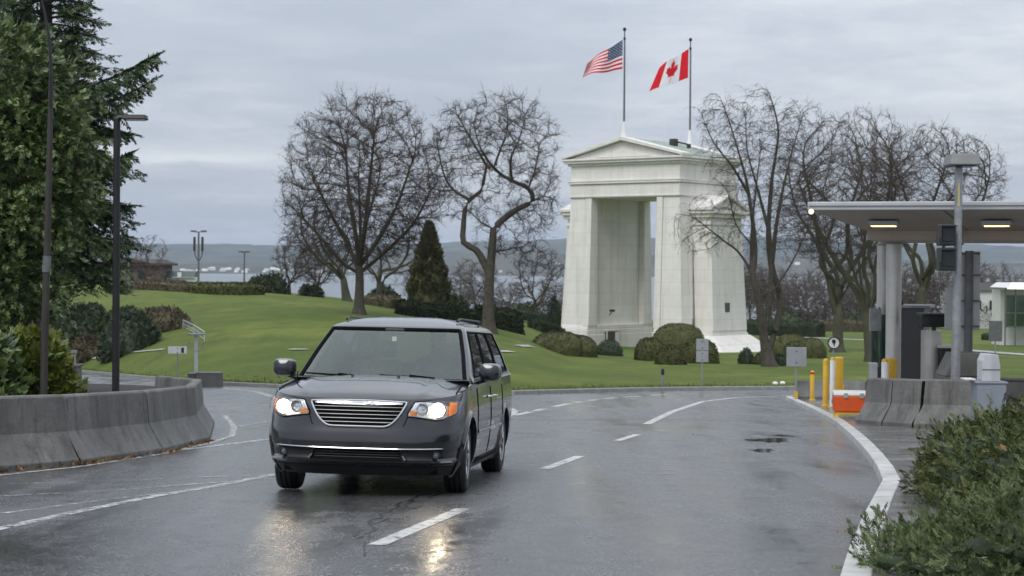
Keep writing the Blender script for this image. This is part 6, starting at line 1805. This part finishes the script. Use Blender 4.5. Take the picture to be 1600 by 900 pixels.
# flared arch lips, liners, underbody
for a in AX:
    for s in (-1, 1):
        mb = MB(); ml = MB()
        ring = []
        for th_ in np.linspace(R(-22), R(202), 30):
            y, z = a + WR * math.cos(th_), WZ + WR * math.sin(th_)
            xw = ip(tw, max(.2, min(z, .93)))
            if a < 2:
                dyf = y - ip(ty, max(.2, min(z, .93)))
                if dyf < LN: c2 = max(0, 1 - dyf / LN) ** (1 / E2); xw *= max(0, 1 - c2 * c2) ** (E1 / 2)
            ring.append((s * xw, y - YO, z, th_))
        rr_ = []
        for x, y, z, th_ in ring:
            o = lambda r, dx: (x + s * dx, a - YO + (WR + r) * math.cos(th_), WZ + (WR + r) * math.sin(th_))
            rr_.append([o(-.005, -.03), o(-.005, .022), o(.035, .024), o(.075, -.004), o(.06, -.03)])
        mb.loft(rr_, True, True)
        ml.loft([[(s * q, a - YO + (WR + .004) * math.cos(t_), WZ + (WR + .004) * math.sin(t_)) for q in (.52, .90)] for t_ in np.linspace(R(-22), R(202), 20)], False, False)
        ml.add([(s * .53, a - YO + .42 * math.cos(t_), max(.2, WZ + .42 * math.sin(t_))) for t_ in np.linspace(0, 2 * math.pi, 24, endpoint=False)], [tuple(range(24))])
        mb.build('wheel_arch_trim', 'van_paint', van, True); ml.build('wheel_arch_liner', 'gap_black', van)
mb = MB(); mb.box((0, .1, .27), (1.1, 4.7, .1)); mb.box((0, .06, .30), (1.86, 2.1, .1)); mb.box((0, -2.0, .25), (1.5, .5, .06)); mb.build('underbody', 'gap_black', van)
# hood: from the nose edge back to the cowl
top = rings[-1]; NF = len(phis)
NB = 22; hv = []
for b_ in range(NB + 1):
    t = b_ / NB
    for j, p in enumerate(phis):
        f0 = Vector(top[j]); a = math.sin(p); aa = math.copysign(abs(a) ** E1, a)
        c0 = Vector((.945 * aa, 1.13 + .34 * abs(aa) ** 3 - YO, 1.075 + .035 * (1 - aa * aa)))
        if abs(aa) > .999: c0.z = zs(1.47)
        q = f0.lerp(c0, t); bulge = (1 - aa ** 4) * (.055 * math.sin(math.pi * min(1, t * .9)) ** .7) if t > 0 else 0
        crease = .014 * math.exp(-((abs(aa) - (.60 + .1 * t)) / .05) ** 2) * math.sin(math.pi * min(1, t * 1.05)) ** .5 if 0 < t < .95 else 0
        hv.append((q.x, q.y, q.z + bulge + crease + (.012 * (1 - aa * aa) * min(1, t * 12))))
hood = mesh_obj('hood', hv, grid_faces(NB + 1, NF), 'van_paint', van, smooth=True)
def hood_pt(aa, t):
    a = math.copysign(abs(aa) ** (1 / E1), aa); p = math.asin(max(-1, min(1, a))); j = (p + math.pi / 2) / math.pi * (NF - 1); b_ = t * NB
    j0, b0 = min(int(j), NF - 2), min(int(b_), NB - 1); u, w = j - j0, b_ - b0
    g = lambda b1, j1: Vector(hv[b1 * NF + j1])
    return g(b0, j0) * (1 - u) * (1 - w) + g(b0, j0 + 1) * u * (1 - w) + g(b0 + 1, j0) * (1 - u) * w + g(b0 + 1, j0 + 1) * u * w
for s in (-1, 1):
    MB().tube([hood_pt(s * (.93 - .02 * t), t) + Vector((0, 0, .002)) for t in np.linspace(.04, .97, 14)], .0075, 5).build('hood_seam', 'gap_black', van)
# greenhouse
tg = [(0, .950), (.04, .928), (.10, .908), (.5, .83), (.86, .742), (.93, .715), (.97, .685), (1.0, .64)]
tyf = [(0, 1.12), (.10, 1.21), (.5, 1.62), (.88, 2.02), (.95, 2.12), (1.0, 2.24)]
tyr = [(0, 5.10), (.1, 5.08), (.5, 4.97), (.9, 4.82), (1.0, 4.62)]
ZR = 1.69
trs = sorted(set([0, .04, .10, .14, .2, .3, .4, .5, .6, .7, .8, .86, .89, .93, .95, .97, .985, 1.0]))
gph = list(np.linspace(-math.pi / 2, math.pi / 2, 61)); gq = sorted(set(list(np.linspace(0, 1, 41)) + [.02, .305, .335, .635, .665, .955])); NG = len(gq)
def gslice(t):
    pts = []; w, yf, yr = ip(tg, t), ip(tyf, t), ip(tyr, t); lg = .42 - .22 * t
    def put(x, y):
        zb = zs(min(max(y, 1.12), 5)); pts.append((x, y - YO, zb + t * (ZR - zb) + (.01 if t == 0 else 0) * 0))
    for p in gph:
        s, c = math.sin(p), max(math.cos(p), 0); put(w * math.copysign(abs(s) ** .62, s), yf + lg * (1 - c ** .62))
    y0, y1 = yf + lg, yr - .22
    for q in gq[1:]: put(w, y0 + (y1 - y0) * q)
    for p in np.linspace(math.pi / 2, -math.pi / 2, 21)[1:-1]:
        s, c = math.sin(p), max(math.cos(p), 0); put(w * math.copysign(abs(s) ** .35, s), y1 + .22 * c ** .7)
    for q in gq[:0:-1]: put(-w, y0 + (y1 - y0) * q)
    return pts
gr_ = [gslice(t) for t in trs]; gn = len(gr_[0]); nph = len(gph)
GV = [p for r in gr_ for p in r]
cat = {'pillars': [], 'windshield': [], 'r1': [], 'r2': [], 'r3': [], 'l1': [], 'l2': [], 'l3': [], 'back': []}
def qmid(j):                          # side parameter of a column
    jj = j - (nph - 1)
    if 0 <= jj < NG - 1: return 'r', (gq[jj] + gq[jj + 1]) / 2
    e_ = gn - j - 1
    if 0 <= e_ < NG - 1: return 'l', (gq[e_] + gq[e_ + 1]) / 2
    return None, 0
for i in range(len(trs) - 1):
    tm = (trs[i] + trs[i + 1]) / 2
    for j in range(gn):
        k = (j + 1) % gn; f = (i * gn + j, i * gn + k, (i + 1) * gn + k, (i + 1) * gn + j); key = 'pillars'
        if j < nph - 1:
            pm_ = abs((gph[j] + gph[j + 1]) / 2)
            if pm_ < R(63) and .04 < tm < .89: key = 'windshield'
        else:
            sd_, q = qmid(j)
            if sd_ and .10 < tm < .86:
                for nm, a, b in (('1', .02, .305), ('2', .335, .635), ('3', .665, .955)):
                    if a < q < b: key = sd_ + nm
            if sd_ is None and .2 < tm < .86 and abs((gr_[0][j][0] + gr_[0][k][0]) / 2) < .82: key = 'back'
        cat[key].append(f)
def sub(name, faces, mat, parent=van, off=0.0):
    ids = sorted(set(p for f in faces for p in f)); mp_ = {p: i for i, p in enumerate(ids)}
    return mesh_obj(name, [GV[p] for p in ids], [tuple(mp_[p] for p in f) for f in faces], mat, parent, smooth=True)
# roof cap rings
cen = Vector((0, 3.4 - YO, ZR)); rt = [Vector(p) for p in gr_[-1]]; RVs = [tuple(p) for p in rt]; m_ = len(rt); RF = []
for s_ in (.97, .92, .84, .7, .5, .25):
    for p in rt:
        q = cen + (p - cen) * s_; q.z = p.z * 0 + ZR + .085 * (1 - s_ ** 3) + (p.z - ZR) * s_; RVs.append(tuple(q))
RVs.append((0, cen.y, ZR + .085))
for i in range(6):
    for j in range(m_): RF.append((i * m_ + j, i * m_ + (j + 1) % m_, (i + 1) * m_ + (j + 1) % m_, (i + 1) * m_ + j))
for j in range(m_): RF.append((6 * m_ + j, 6 * m_ + (j + 1) % m_, 7 * m_))
mesh_obj('roof', RVs, RF, 'van_paint', van, smooth=True)
sub('pillars', cat['pillars'], 'van_paint')
ws = sub('windshield', cat['windshield'], 'windscreen')
for k in ('r1', 'r2', 'r3', 'l1', 'l2', 'l3'): sub('side_window', cat[k], 'tinted_glass')
sub('rear_window', cat['back'], 'tinted_glass')
# black border round the windscreen and windows
def gpt(j, t):
    i = max(k for k in range(len(trs)) if trs[k] <= t + 1e-9); i2 = min(i + 1, len(trs) - 1)
    w = 0 if i2 == i else (t - trs[i]) / (trs[i2] - trs[i]); return Vector(GV[i * gn + j]).lerp(Vector(GV[i2 * gn + j]), w)
ja, jb = min(j for j in range(nph - 1) if abs((gph[j] + gph[j + 1]) / 2) < R(63)), max(j for j in range(nph - 1) if abs((gph[j] + gph[j + 1]) / 2) < R(63)) + 1
loop = [gpt(j, .045) for j in range(ja, jb + 1)] + [gpt(jb, t) for t in np.linspace(.1, .85, 8)] + [gpt(j, .885) for j in range(jb, ja - 1, -1)] + [gpt(ja, t) for t in np.linspace(.85, .1, 8)]
MB().tube(loop + [loop[0]], .022, 6, False).build('windshield_seal', 'gap_black', van, True)
for s in (0, 1):
    col = lambda q: (nph - 1 + q) if s == 0 else (gn - q) % gn
    for a, b in ((.02, .305), (.335, .635), (.665, .955)):
        ia, ib = gq.index(a), gq.index(b)
        lp_ = [gpt(col(q), .10) for q in range(ia, ib + 1)] + [gpt(col(ib), t) for t in np.linspace(.2, .8, 5)] + [gpt(col(q), .86) for q in range(ib, ia - 1, -1)] + [gpt(col(ia), t) for t in np.linspace(.8, .2, 5)]
        MB().tube(lp_ + [lp_[0]], .013, 5, False).build('window_seal', 'gap_black', van, True)
    # door seams and rub strip, handles
    sx = 1 if s == 0 else -1
    bx = lambda y, z: sx * (ip(tw, Z0 + (min(z, 1.04) - Z0) * (.93 - Z0) / (zs(y) - Z0)) * (1 + .012 * math.sin(math.pi * min(1, max(0, (y - 1) / 3.7)))) + .001)
    for y in (1.50, 2.58, 3.72): MB().tube([(bx(y, z), y - YO + (.06 if z > .6 else 0) * 0, z) for z in np.linspace(.32, 1.03, 10)], .006, 5).build('door_seam', 'gap_black', van)
    MB().tube([(bx(y, .30), y - YO, .30) for y in np.linspace(1.46, 3.58, 10)], .006, 5).build('door_seam', 'gap_black', van)
    mb = MB(); mb.loft([[(bx(y, .58) - sx * .004, y - YO, .56), (bx(y, .58) + sx * .014, y - YO, .567), (bx(y, .60) + sx * .014, y - YO, .603), (bx(y, .6) - sx * .004, y - YO, .61)] for y in np.linspace(1.53, 3.56, 12)]); rs_ = mb.build('rub_strip', 'van_paint', van, True)
    mb = MB(); mb.loft([[(bx(y, .58) + sx * .015, y - YO, .582), (bx(y, .6) + sx * .017, y - YO, .592), (bx(y, .6) + sx * .013, y - YO, .596)] for y in np.linspace(1.53, 3.56, 12)]); mb.build('strip_chrome', 'chrome', rs_)
    for y in (2.36, 2.78):
        mb = MB(); mb.tube([(bx(y, .92), y - YO - .09, .925), (bx(y, .92) + sx * .035, y - YO - .06, .93), (bx(y, .92) + sx * .035, y - YO + .06, .93), (bx(y, .92), y - YO + .09, .925)], .014, 6); mb.build('door_handle', 'chrome', van, True)
    # roof rails
    mb = MB(); mb.tube([(sx * .61, 2.45 - YO, 1.725), (sx * .62, 2.6 - YO, 1.752), (sx * .62, 4.3 - YO, 1.752), (sx * .6, 4.45 - YO, 1.72)], .014, 6); mb.build('roof_rail', 'plastic_black', van, True)
    # mirrors
    mb = MB(); prof = []
    cxm, cym, czm = sx * 1.085, 1.58 - YO, 1.195
    for q, (sx_, sz_) in enumerate(((.35, .4), (.86, .85), (1, 1), (1, 1), (.9, .9))):
        y = (-.11, -.085, -.03, .05, .065)[q]; ring = []
        for k in range(20):
            a = 2 * math.pi * k / 20; c_, s__ = math.cos(a), math.sin(a)
            ring.append((cxm + sx * (.115 * sx_ * math.copysign(abs(c_) ** .55, c_)), cym + y, czm + (.093 * sz_ * math.copysign(abs(s__) ** .6, s__))))
        prof.append(ring)
    mr = mb.loft(prof).build('mirror', 'van_paint', van, True)
    MB().box((cxm, cym + .068, czm), (.19, .008, .15)).build('mirror_glass', 'chrome', mr, bevel=.02)
    MB().tube([(sx * .90, 1.62 - YO, 1.085), (sx * .97, 1.60 - YO, 1.10), (sx * 1.05, 1.585 - YO, 1.125)], [.035, .03, .028], 8).build('mirror_arm', 'plastic_black', mr, True)
# conforming front patches
def fpt(x, z, off=.0):
    w = ip(tw, z) * .995; x = max(-w, min(w, x)); y = front_y(x, z); e_ = .004
    xa_, xb_ = max(-w, x - e_), min(w, x + e_); n_ = Vector(((front_y(xb_, z) - front_y(xa_, z)) / (xb_ - xa_), -1)).normalized()
    return Vector((x + n_.x * off, y + n_.y * off - YO, z))
def patch(name, x0, x1, zb, zt, off, mat, parent=van, nx=24, nz=8, thick=None):
    v = []
    for j in range(nz + 1):
        for i in range(nx + 1):
            x = x0 + (x1 - x0) * i / nx; a, b = zb(x), zt(x); z = a + (b - a) * j / nz
            v.append(tuple(fpt(x, z, off)))
    o = mesh_obj(name, v, grid_faces(nz + 1, nx + 1), mat, parent, smooth=True)
    if thick:
        md = o.modifiers.new('thickness', 'SOLIDIFY'); md.thickness = thick; md.offset = -1
    return o
GB = lambda x: .672 + .235 * max(0, (abs(x) - .24) / .225) ** 2.2
GT = lambda x: .918 - .012 * (abs(x) / .46) ** 2
gx = .458
grl = patch('grille', -gx, gx, lambda x: min(GB(x), GT(x) - .002), GT, .006, 'gap_black', nx=44)
xs_ = np.linspace(-gx, gx, 40)
lo = [fpt(x, min(GB(x), GT(x)), .014) for x in xs_] + [fpt(x, GT(x), .014) for x in xs_[::-1]]
MB().tube(lo + [lo[0]], .0105, 8, False).build('grille_frame', 'chrome', grl, True)
for z in (.712, .748, .784, .820, .856):
    k = max(x for x in np.linspace(0, gx, 200) if GB(x) < z - .008)
    MB().tube([fpt(x, z, .016) for x in np.linspace(-k, k, 22)], .0048, 6).build('grille_slat', 'chrome_dark', grl, True)
patch('grille_bar', -.425, .425, lambda x: .884 - .012 * (1 if abs(x) < .12 else max(0, 1 - (abs(x) - .12) / .25)), lambda x: GT(x) - .004, .018, 'chrome', grl, 36, 4, .01)
# winged emblem
wing = [(-.20, .905), (-.12, .900), (-.07, .912), (.07, .912), (.12, .900), (.20, .905), (.13, .888), (.07, .884), (-.07, .884), (-.13, .888)]
mb = MB(); mb.loft([[fpt(x, z, .030) for x, z in wing], [fpt(x, z, .040) for x, z in wing]]); em = mb.build('wing_emblem', 'chrome', grl)
mb = MB(); mb.loft([[fpt(x, z, .0405) for x, z in ((-.06, .889), (.06, .889), (.06, .907), (-.06, .907))], [fpt(x, z, .043) for x, z in ((-.06, .889), (.06, .889), (.06, .907), (-.06, .907))]]); mb.build('emblem_badge', 'sign_back', em)
# headlights
HB_ = lambda s: (lambda x: float(np.interp(s * x, [.475, .62, .74, .80, .90], [.775, .760, .742, .748, .80])))
HT_ = lambda s: (lambda x: float(np.interp(s * x, [.475, .535, .70, .90], [.80, .912, .928, .925])))
for s in (-1, 1):
    xa, xb = (s * .478, s * .900)
    hl = patch('headlight', min(xa, xb), max(xa, xb), HB_(s), HT_(s), .008, 'reflector', nx=26, nz=10)
    ed = [fpt(x, HB_(s)(x), .007) for x in np.linspace(xa, xb, 22)] + [fpt(x, HT_(s)(x), .007) for x in np.linspace(xb, xa, 22)]
    MB().tube(ed + [ed[0]], .0075, 6, False).build('bezel', 'gap_black', hl, True)
    am_ = s * .845; patch('turn_signal', min(s * .835, s * .893), max(s * .835, s * .893), lambda x: HB_(s)(x) + .012, lambda x: HT_(s)(x) - .012, .014, 'amber', hl, 8, 8)
    patch('side_marker', min(s * .495, s * .565), max(s * .495, s * .565), lambda x: HB_(s)(x) + .012, lambda x: HB_(s)(x) + .058, .014, 'amber', hl, 8, 4)
    c = fpt(s * .755, .84, 0); rb = .066
    MB().lathe([(rb * 1.16, .02), (rb * 1.12, -.028), (rb, -.034), (rb * .9, -.02)], 24, (c.x, c.y - .012, c.z), 'Y', cap=False).build('lamp_ring', 'chrome', hl, True)
    MB().lathe([(0, -.042), (rb * .6, -.036), (rb * .98, -.024), (rb, -.018)], 24, (c.x, c.y - .012, c.z), 'Y').build('lit_lamp', 'head_on', hl, True)
    c = fpt(s * .615, .848, 0); rb = .054
    MB().lathe([(rb * 1.16, .02), (rb * 1.1, -.022), (rb, -.026), (rb * .5, .012), (0, .02)], 24, (c.x, c.y - .006, c.z), 'Y', cap=False).build('high_beam', 'chrome', hl, True)
    MB().lathe([(0, -.008), (.016, -.004), (.02, .01)], 12, (c.x, c.y - .006, c.z), 'Y').build('bulb', 'reflector', hl, True)
    patch('lens', min(xa, xb), max(xa, xb), HB_(s), HT_(s), .05, 'clear_glass', hl, 22, 8)
    # dark inset round the fog lamp, the pocket's shade put into its colour
    fp = patch('fog_dark_inset', min(s * .46, s * .80), max(s * .46, s * .80), lambda x: .355 + .015 * (abs(x) > .7), lambda x: .452, .004, 'plastic_black', nx=14, nz=5)
    c = fpt(s * .735, .405, .01); MB().lathe([(.042, .02), (.042, -.012), (.034, -.014), (.03, -.002), (0, 0)], 20, (c.x, c.y, c.z), 'Y').build('fog_ring', 'plastic_black', fp, True)
    MB().lathe([(0, -.012), (.024, -.008), (.031, -.002)], 18, (c.x, c.y, c.z), 'Y').build('fog_lens', 'galv_dark', fp, True)
    mb = MB(); mb.loft([[fpt(s * .44, .35, .022), fpt(s * .40, .35, .022), fpt(s * .44, .35, -.02)], [fpt(s * .50, .35, .022), fpt(s * .46, .45, .01), fpt(s * .50, .45, -.02)]]); 
    mb = MB(); mb.tube([fpt(s * .47, .352, .012), fpt(s * .435, .40, .008), fpt(s * .425, .452, .004)], [.022, .014, .010], 6); mb.build('intake_divider', 'plastic_black', van, True)
lg = patch('lower_grille', -.425, .425, lambda x: .352, lambda x: .452, .004, 'gap_black', nx=20, nz=4)  # dark inset: the shade of the intake opening is put into its colour
for z in (.378, .402, .426): MB().tube([fpt(x, z, .008) for x in np.linspace(-.41, .41, 12)], .006, 5).build('intake_slat', 'plastic_black', lg, True)
MB().tube([fpt(x, .462 + .008 * (abs(x) / .8) ** 2, .014) for x in np.linspace(-.80, .80, 36)], [.003] + [.0075] * 34 + [.003], 7).build('bumper_chrome', 'chrome', van, True)
mb = MB(); mb.loft([[fpt(x, .352, -.01), fpt(x, .350, .022), fpt(x, .335, .034), fpt(x, .318, .016), fpt(x, .31, -.02)] for x in np.linspace(-.86, .86, 40)]); mb.build('bumper_lip', 'van_paint', van, True)
patch('air_dam', -.86, .86, lambda x: .20, lambda x: .29, .008, 'plastic_black', nx=30, nz=4)
mb = MB(); mb.box((0, front_y(0, .57) - YO - .004, .585), (.36, .008, .10)); mb.v = [(x, y + (front_y(x, .58) - front_y(0, .58)), z) for x, y, z in mb.v]
# bumper-to-fender seam and small hood details
for s in (-1, 1):
    MB().tube([fpt(s * x, z, .001) for x, z in ((.478, .77), (.45, .70), (.44, .68))], .005, 5).build('fascia_seam', 'gap_black', van)
    c = hood_pt(s * .25, .80); MB().box((c.x, c.y, c.z + .008), (.03, .02, .012)).build('washer_nozzle', 'plastic_black', van, bevel=.004)
    # wipers
for x0, x1, y0 in ((-.18, -.80, .0), (.56, -.02, .02)):
    jj = lambda x: int(round((math.asin(math.copysign(min(1, abs(x) / .93) ** (1 / .62), x)) + math.pi / 2) / math.pi * (nph - 1)))
    a, b = gpt(jj(x0), .05) + Vector((0, -.02, .02)), gpt(jj(x1), .075) + Vector((0, -.02, .022))
    wp = MB().tube([a, a.lerp(b, .45) + Vector((0, -.03, .02))], [.014, .009], 6).build('wiper', 'gap_black', van, True)
    MB().tube([a.lerp(b, q) + Vector((0, -.012 - .02 * math.sin(q * 3.14), .006)) for q in np.linspace(.02, 1.0, 9)], .009, 5).build('wiper_blade', 'gap_black', wp, True)
mb = MB(); mb.loft([[gpt(j, .0) + Vector((0, -.10, .035)), gpt(j, .05) + Vector((0, -.012, .012)), gpt(j, .0) + Vector((0, .0, .0))] for j in range(ja - 2, jb + 3)], True); mb.build('cowl_panel', 'plastic_black', van)
mb = MB(); mb.tube([(-.56, .75 - YO, 1.0), (-.56, .80 - YO, 1.10)], .006, 5)
p = hood_pt(-.80, .45); MB().tube([p + Vector((.0, 0, -.01)), p + Vector((0, .02, .12))], .0055, 6).build('antenna', 'gap_black', van)
# wheels
def wheel():
    t = bpy.data.objects.new('wheel', None); COL.objects.link(t); t.parent = van
    pr = [(.225, -.10), (.30, -.115), (.335, -.108), (.352, -.085), (.357, -.04), (.357, .04), (.352, .085), (.335, .108), (.30, .115), (.225, .10)]
    MB().lathe(pr, 40, axis='X').build('tyre', 'rubber', t, True, angle=50)
    mb = MB()
    for x in (-.05, 0, .05): mb.lathe([(.3585, x - .006), (.3585, x + .006)], 40, axis='X')
    mb.build('tread_groove', 'gap_black', t)
    mb = MB(); mb.lathe([(.228, .095), (.222, .108), (.208, .10), (.20, .04), (.19, -.08)], 36, axis='X', cap=False)
    for k in range(9):
        a = 2 * math.pi * k / 9
        for d in (-.10, .10):
            c1 = Vector((.075, .05 * math.cos(a), .05 * math.sin(a))); c2 = Vector((.092, .212 * math.cos(a + d), .212 * math.sin(a + d)))
            mb.tube([c1, c1.lerp(c2, .5) + Vector((.012, 0, 0)), c2], [.017, .012, .013], 5)
    mb.lathe([(.0, .104), (.035, .10), (.058, .088), (.06, .05)], 20, axis='X')
    mb.build('rim', 'rim_alloy', t, True); MB().lathe([(0, .0), (.17, .0), (.17, .02), (0, .02)], 24, axis='X').build('brake_disc', 'galv_dark', t)
    return t
w0 = wheel()
for i, (s, a) in enumerate(((1, AX[0]), (1, AX[1]), (-1, AX[0]), (-1, AX[1]))):
    w = w0 if i == 0 else copy_tree(w0, van)
    w.location = (s * .845, a - YO, .357 - (.020 if s < 0 else 0.002)); w.rotation_euler = (i * .4, 0, (0 if s > 0 else math.pi) + (R(3) if a < 2 else 0))
# interior
MB().box((0, 1.62 - YO, .96), (1.56, .44, .22), top=(.95, .6)).build('dashboard', 'dash', van, bevel=.05)
MB().box((0, .8, .5), (1.6, 3.4, .06)).build('cabin_floor', 'gap_black', van)
def seat(x, y):
    t = bpy.data.objects.new('front_seat', None); COL.objects.link(t); t.parent = van; t.location = (x, y - YO, 0)
    MB().box((0, 0, .68), (.50, .52, .18)).build('cushion', 'seat_cloth', t, bevel=.06)
    MB().hexa([(-.25, .16, .72), (.25, .16, .72), (.25, .32, .72), (-.25, .32, .72), (-.20, .34, 1.28), (.20, .34, 1.28), (.20, .46, 1.28), (-.20, .46, 1.28)]).build('backrest', 'seat_cloth', t, bevel=.05)
    MB().box((0, .42, 1.40), (.27, .11, .19)).build('headrest', 'seat_cloth', t, bevel=.04)
for x, y in ((-.40, 2.45), (.40, 2.45), (-.42, 3.4), (.42, 3.4)): seat(x, y)
th_ = np.linspace(0, 2 * math.pi, 29)
mb = MB(); cs_ = Vector((.40, 1.98 - YO, 1.02))
rim_ = [cs_ + Vector((.185 * math.cos(a), .185 * math.sin(a) * .42, .185 * math.sin(a) * .91)) for a in th_]
mb.tube(rim_, .016, 8, False); mb.tube([cs_ + Vector((-.17, 0, 0)), cs_, cs_ + Vector((.17, 0, 0))], .018, 6); mb.tube([cs_, cs_ + Vector((0, -.3, -.12))], .03, 6); mb.build('steering_wheel', 'plastic_black', van, True)
MB().box((0, 2.02 - YO, 1.60), (.22, .03, .07)).build('rear_view_mirror', 'plastic_black', van, bevel=.02)
MB().box((0, 1.99 - YO, 1.52), (.05, .01, .05)).build('sticker', 'white_paint', van)
# driver
VM = Matrix.Translation(van.location) @ van.rotation_euler.to_matrix().to_4x4()
def skinned(name, verts, edges, rad, mats, parent, root=0, sub=2):
    me = bpy.data.meshes.new(name); me.from_pydata(verts, edges, []); me.materials.append(M[mats])
    o = bpy.data.objects.new(name, me); COL.objects.link(o); o.parent = parent
    sk = o.modifiers.new('skin', 'SKIN'); sk.use_smooth_shade = True
    if not me.skin_vertices: me.attributes.new('skin', 'FLOAT', 'POINT')
    for d, r in zip(me.skin_vertices[0].data, rad): d.radius = (r, r) if not isinstance(r, tuple) else r
    me.skin_vertices[0].data[root].use_root = True
    ss = o.modifiers.new('smooth', 'SUBSURF'); ss.levels = ss.render_levels = sub
    return o
sl_ = VM @ Vector((.40, 2.50 - YO, .77))
per = thing('person', 'person in a dark jacket sitting behind the wheel of the minivan', 'person', sl_); per.rotation_euler = van.rotation_euler
vt = [(0, .02, .08), (0, .06, .28), (0, .08, .50), (0, .05, .60), (0, .02, .68), (0, .0, .80),
      (-.19, .06, .50), (-.25, -.10, .30), (-.16, -.38, .30), (.19, .06, .50), (.25, -.10, .30), (.16, -.38, .30),
      (-.10, -.18, .06), (-.12, -.46, .05), (-.12, -.55, -.28), (.10, -.18, .06), (.12, -.46, .05), (.12, -.55, -.28)]
ed = [(0, 1), (1, 2), (2, 3), (3, 4), (4, 5), (2, 6), (6, 7), (7, 8), (2, 9), (9, 10), (10, 11), (0, 12), (12, 13), (13, 14), (0, 15), (15, 16), (16, 17)]
rd = [.15, .15, .16, .07, .085, .095, .075, .055, .04, .075, .055, .04, .09, .07, .05, .09, .07, .05]
skinned('body', vt, ed, rd, 'jacket', per)
bm = bmesh.new(); bmesh.ops.create_uvsphere(bm, u_segments=28, v_segments=20, radius=1)
for v in bm.verts:
    x, y, z = v.co; fx_ = 1.0
    v.co = Vector((x * .078, y * .098, z * .118)); q = v.co
    if y < 0:
        q.y -= .022 * math.exp(-((x / .22) ** 2 + ((z + .12) / .22) ** 2))            # nose
        q.y += .010 * (math.exp(-(((x - .42) / .2) ** 2 + ((z - .12) / .14) ** 2)) + math.exp(-(((x + .42) / .2) ** 2 + ((z - .12) / .14) ** 2)))   # eye sockets
        q.y -= .008 * math.exp(-((x / .35) ** 2 + ((z + .52) / .08) ** 2))            # lips
    if z < -.4: q.x *= 1 - .25 * (-z - .4)
me = bpy.data.meshes.new('head'); bm.to_mesh(me); bm.free(); me.materials.append(M['skin']); me.polygons.foreach_set('use_smooth', [True] * len(me.polygons))
hd = bpy.data.objects.new('head', me); COL.objects.link(hd); hd.parent = per; hd.location = (0, -.015, .765)
mb = MB()
for s in (-1, 1): mb.lathe([(0, -.006), (.011, -.003), (.011, .004), (0, .006)], 10, (s * .033, -.083, .014), 'Y')
mb.build('eyes', 'hair', hd)
mb = MB()
for s in (-1, 1): mb.lathe([(0, -.01), (.022, -.008), (.028, .0), (.02, .01), (0, .012)], 12, (s * .08, .012, -.005), 'X')
mb.build('ears', 'skin', hd, True)
bm = bmesh.new(); bmesh.ops.create_uvsphere(bm, u_segments=24, v_segments=16, radius=1)
for v in bm.verts: x, y, z = v.co; v.co = Vector((x * .086, y * .104 + .012, max(z, -.25 - .5 * max(0, y) if y > -.2 else .45) * .126 + .006))
me = bpy.data.meshes.new('hair'); bm.to_mesh(me); bm.free(); me.materials.append(M['hair']); me.polygons.foreach_set('use_smooth', [True] * len(me.polygons)); h_ = bpy.data.objects.new('hair', me); COL.objects.link(h_); h_.parent = hd
for s in (-1, 1):                                                     # hands closed on the wheel
    w = Vector((s * .16, -.40, .285)); vt = [tuple(w), tuple(w + Vector((s * .005, -.06, .005)))]; ed = [(0, 1)]; rd = [.028, .033]
    for k in range(4):
        b0 = len(vt); o = Vector((s * .004, -.075, .025 - .017 * k)); L = (.9, 1, .95, .78)[k]
        vt += [tuple(w + o), tuple(w + o + Vector((-s * .012, -.034 * L, 0))), tuple(w + o + Vector((-s * .034, -.036 * L, -.002))), tuple(w + o + Vector((-s * .044, -.014, -.003)))]
        ed += [(1, b0), (b0, b0 + 1), (b0 + 1, b0 + 2), (b0 + 2, b0 + 3)]; rd += [.010, .009, .0085, .008]
    b0 = len(vt); vt += [tuple(w + Vector((-s * .022, -.035, .026))), tuple(w + Vector((-s * .034, -.065, .034))), tuple(w + Vector((-s * .036, -.088, .034)))]; ed += [(0, b0), (b0, b0 + 1), (b0 + 1, b0 + 2)]; rd += [.012, .010, .009]
    skinned('hand', vt, ed, rd, 'skin', per)

# ================================================================== HAZE
hz = bpy.data.materials.new('haze'); hz.use_nodes = True
t = hz.node_tree; t.nodes.clear()
pvn = N(t, 'ShaderNodeVolumePrincipled'); pvn.inputs['Color'].default_value = (0.72, 0.84, 1.0, 1); pvn.inputs['Density'].default_value = HAZE; pvn.inputs['Anisotropy'].default_value = 0.1
oo = N(t, 'ShaderNodeOutputMaterial'); t.links.new(pvn.outputs[0], oo.inputs['Volume']); M['haze'] = hz
hb = MB().box((0, 15000, 110), (64000, 52000, 262)).build('haze', 'haze'); tag(hb, kind='stuff')
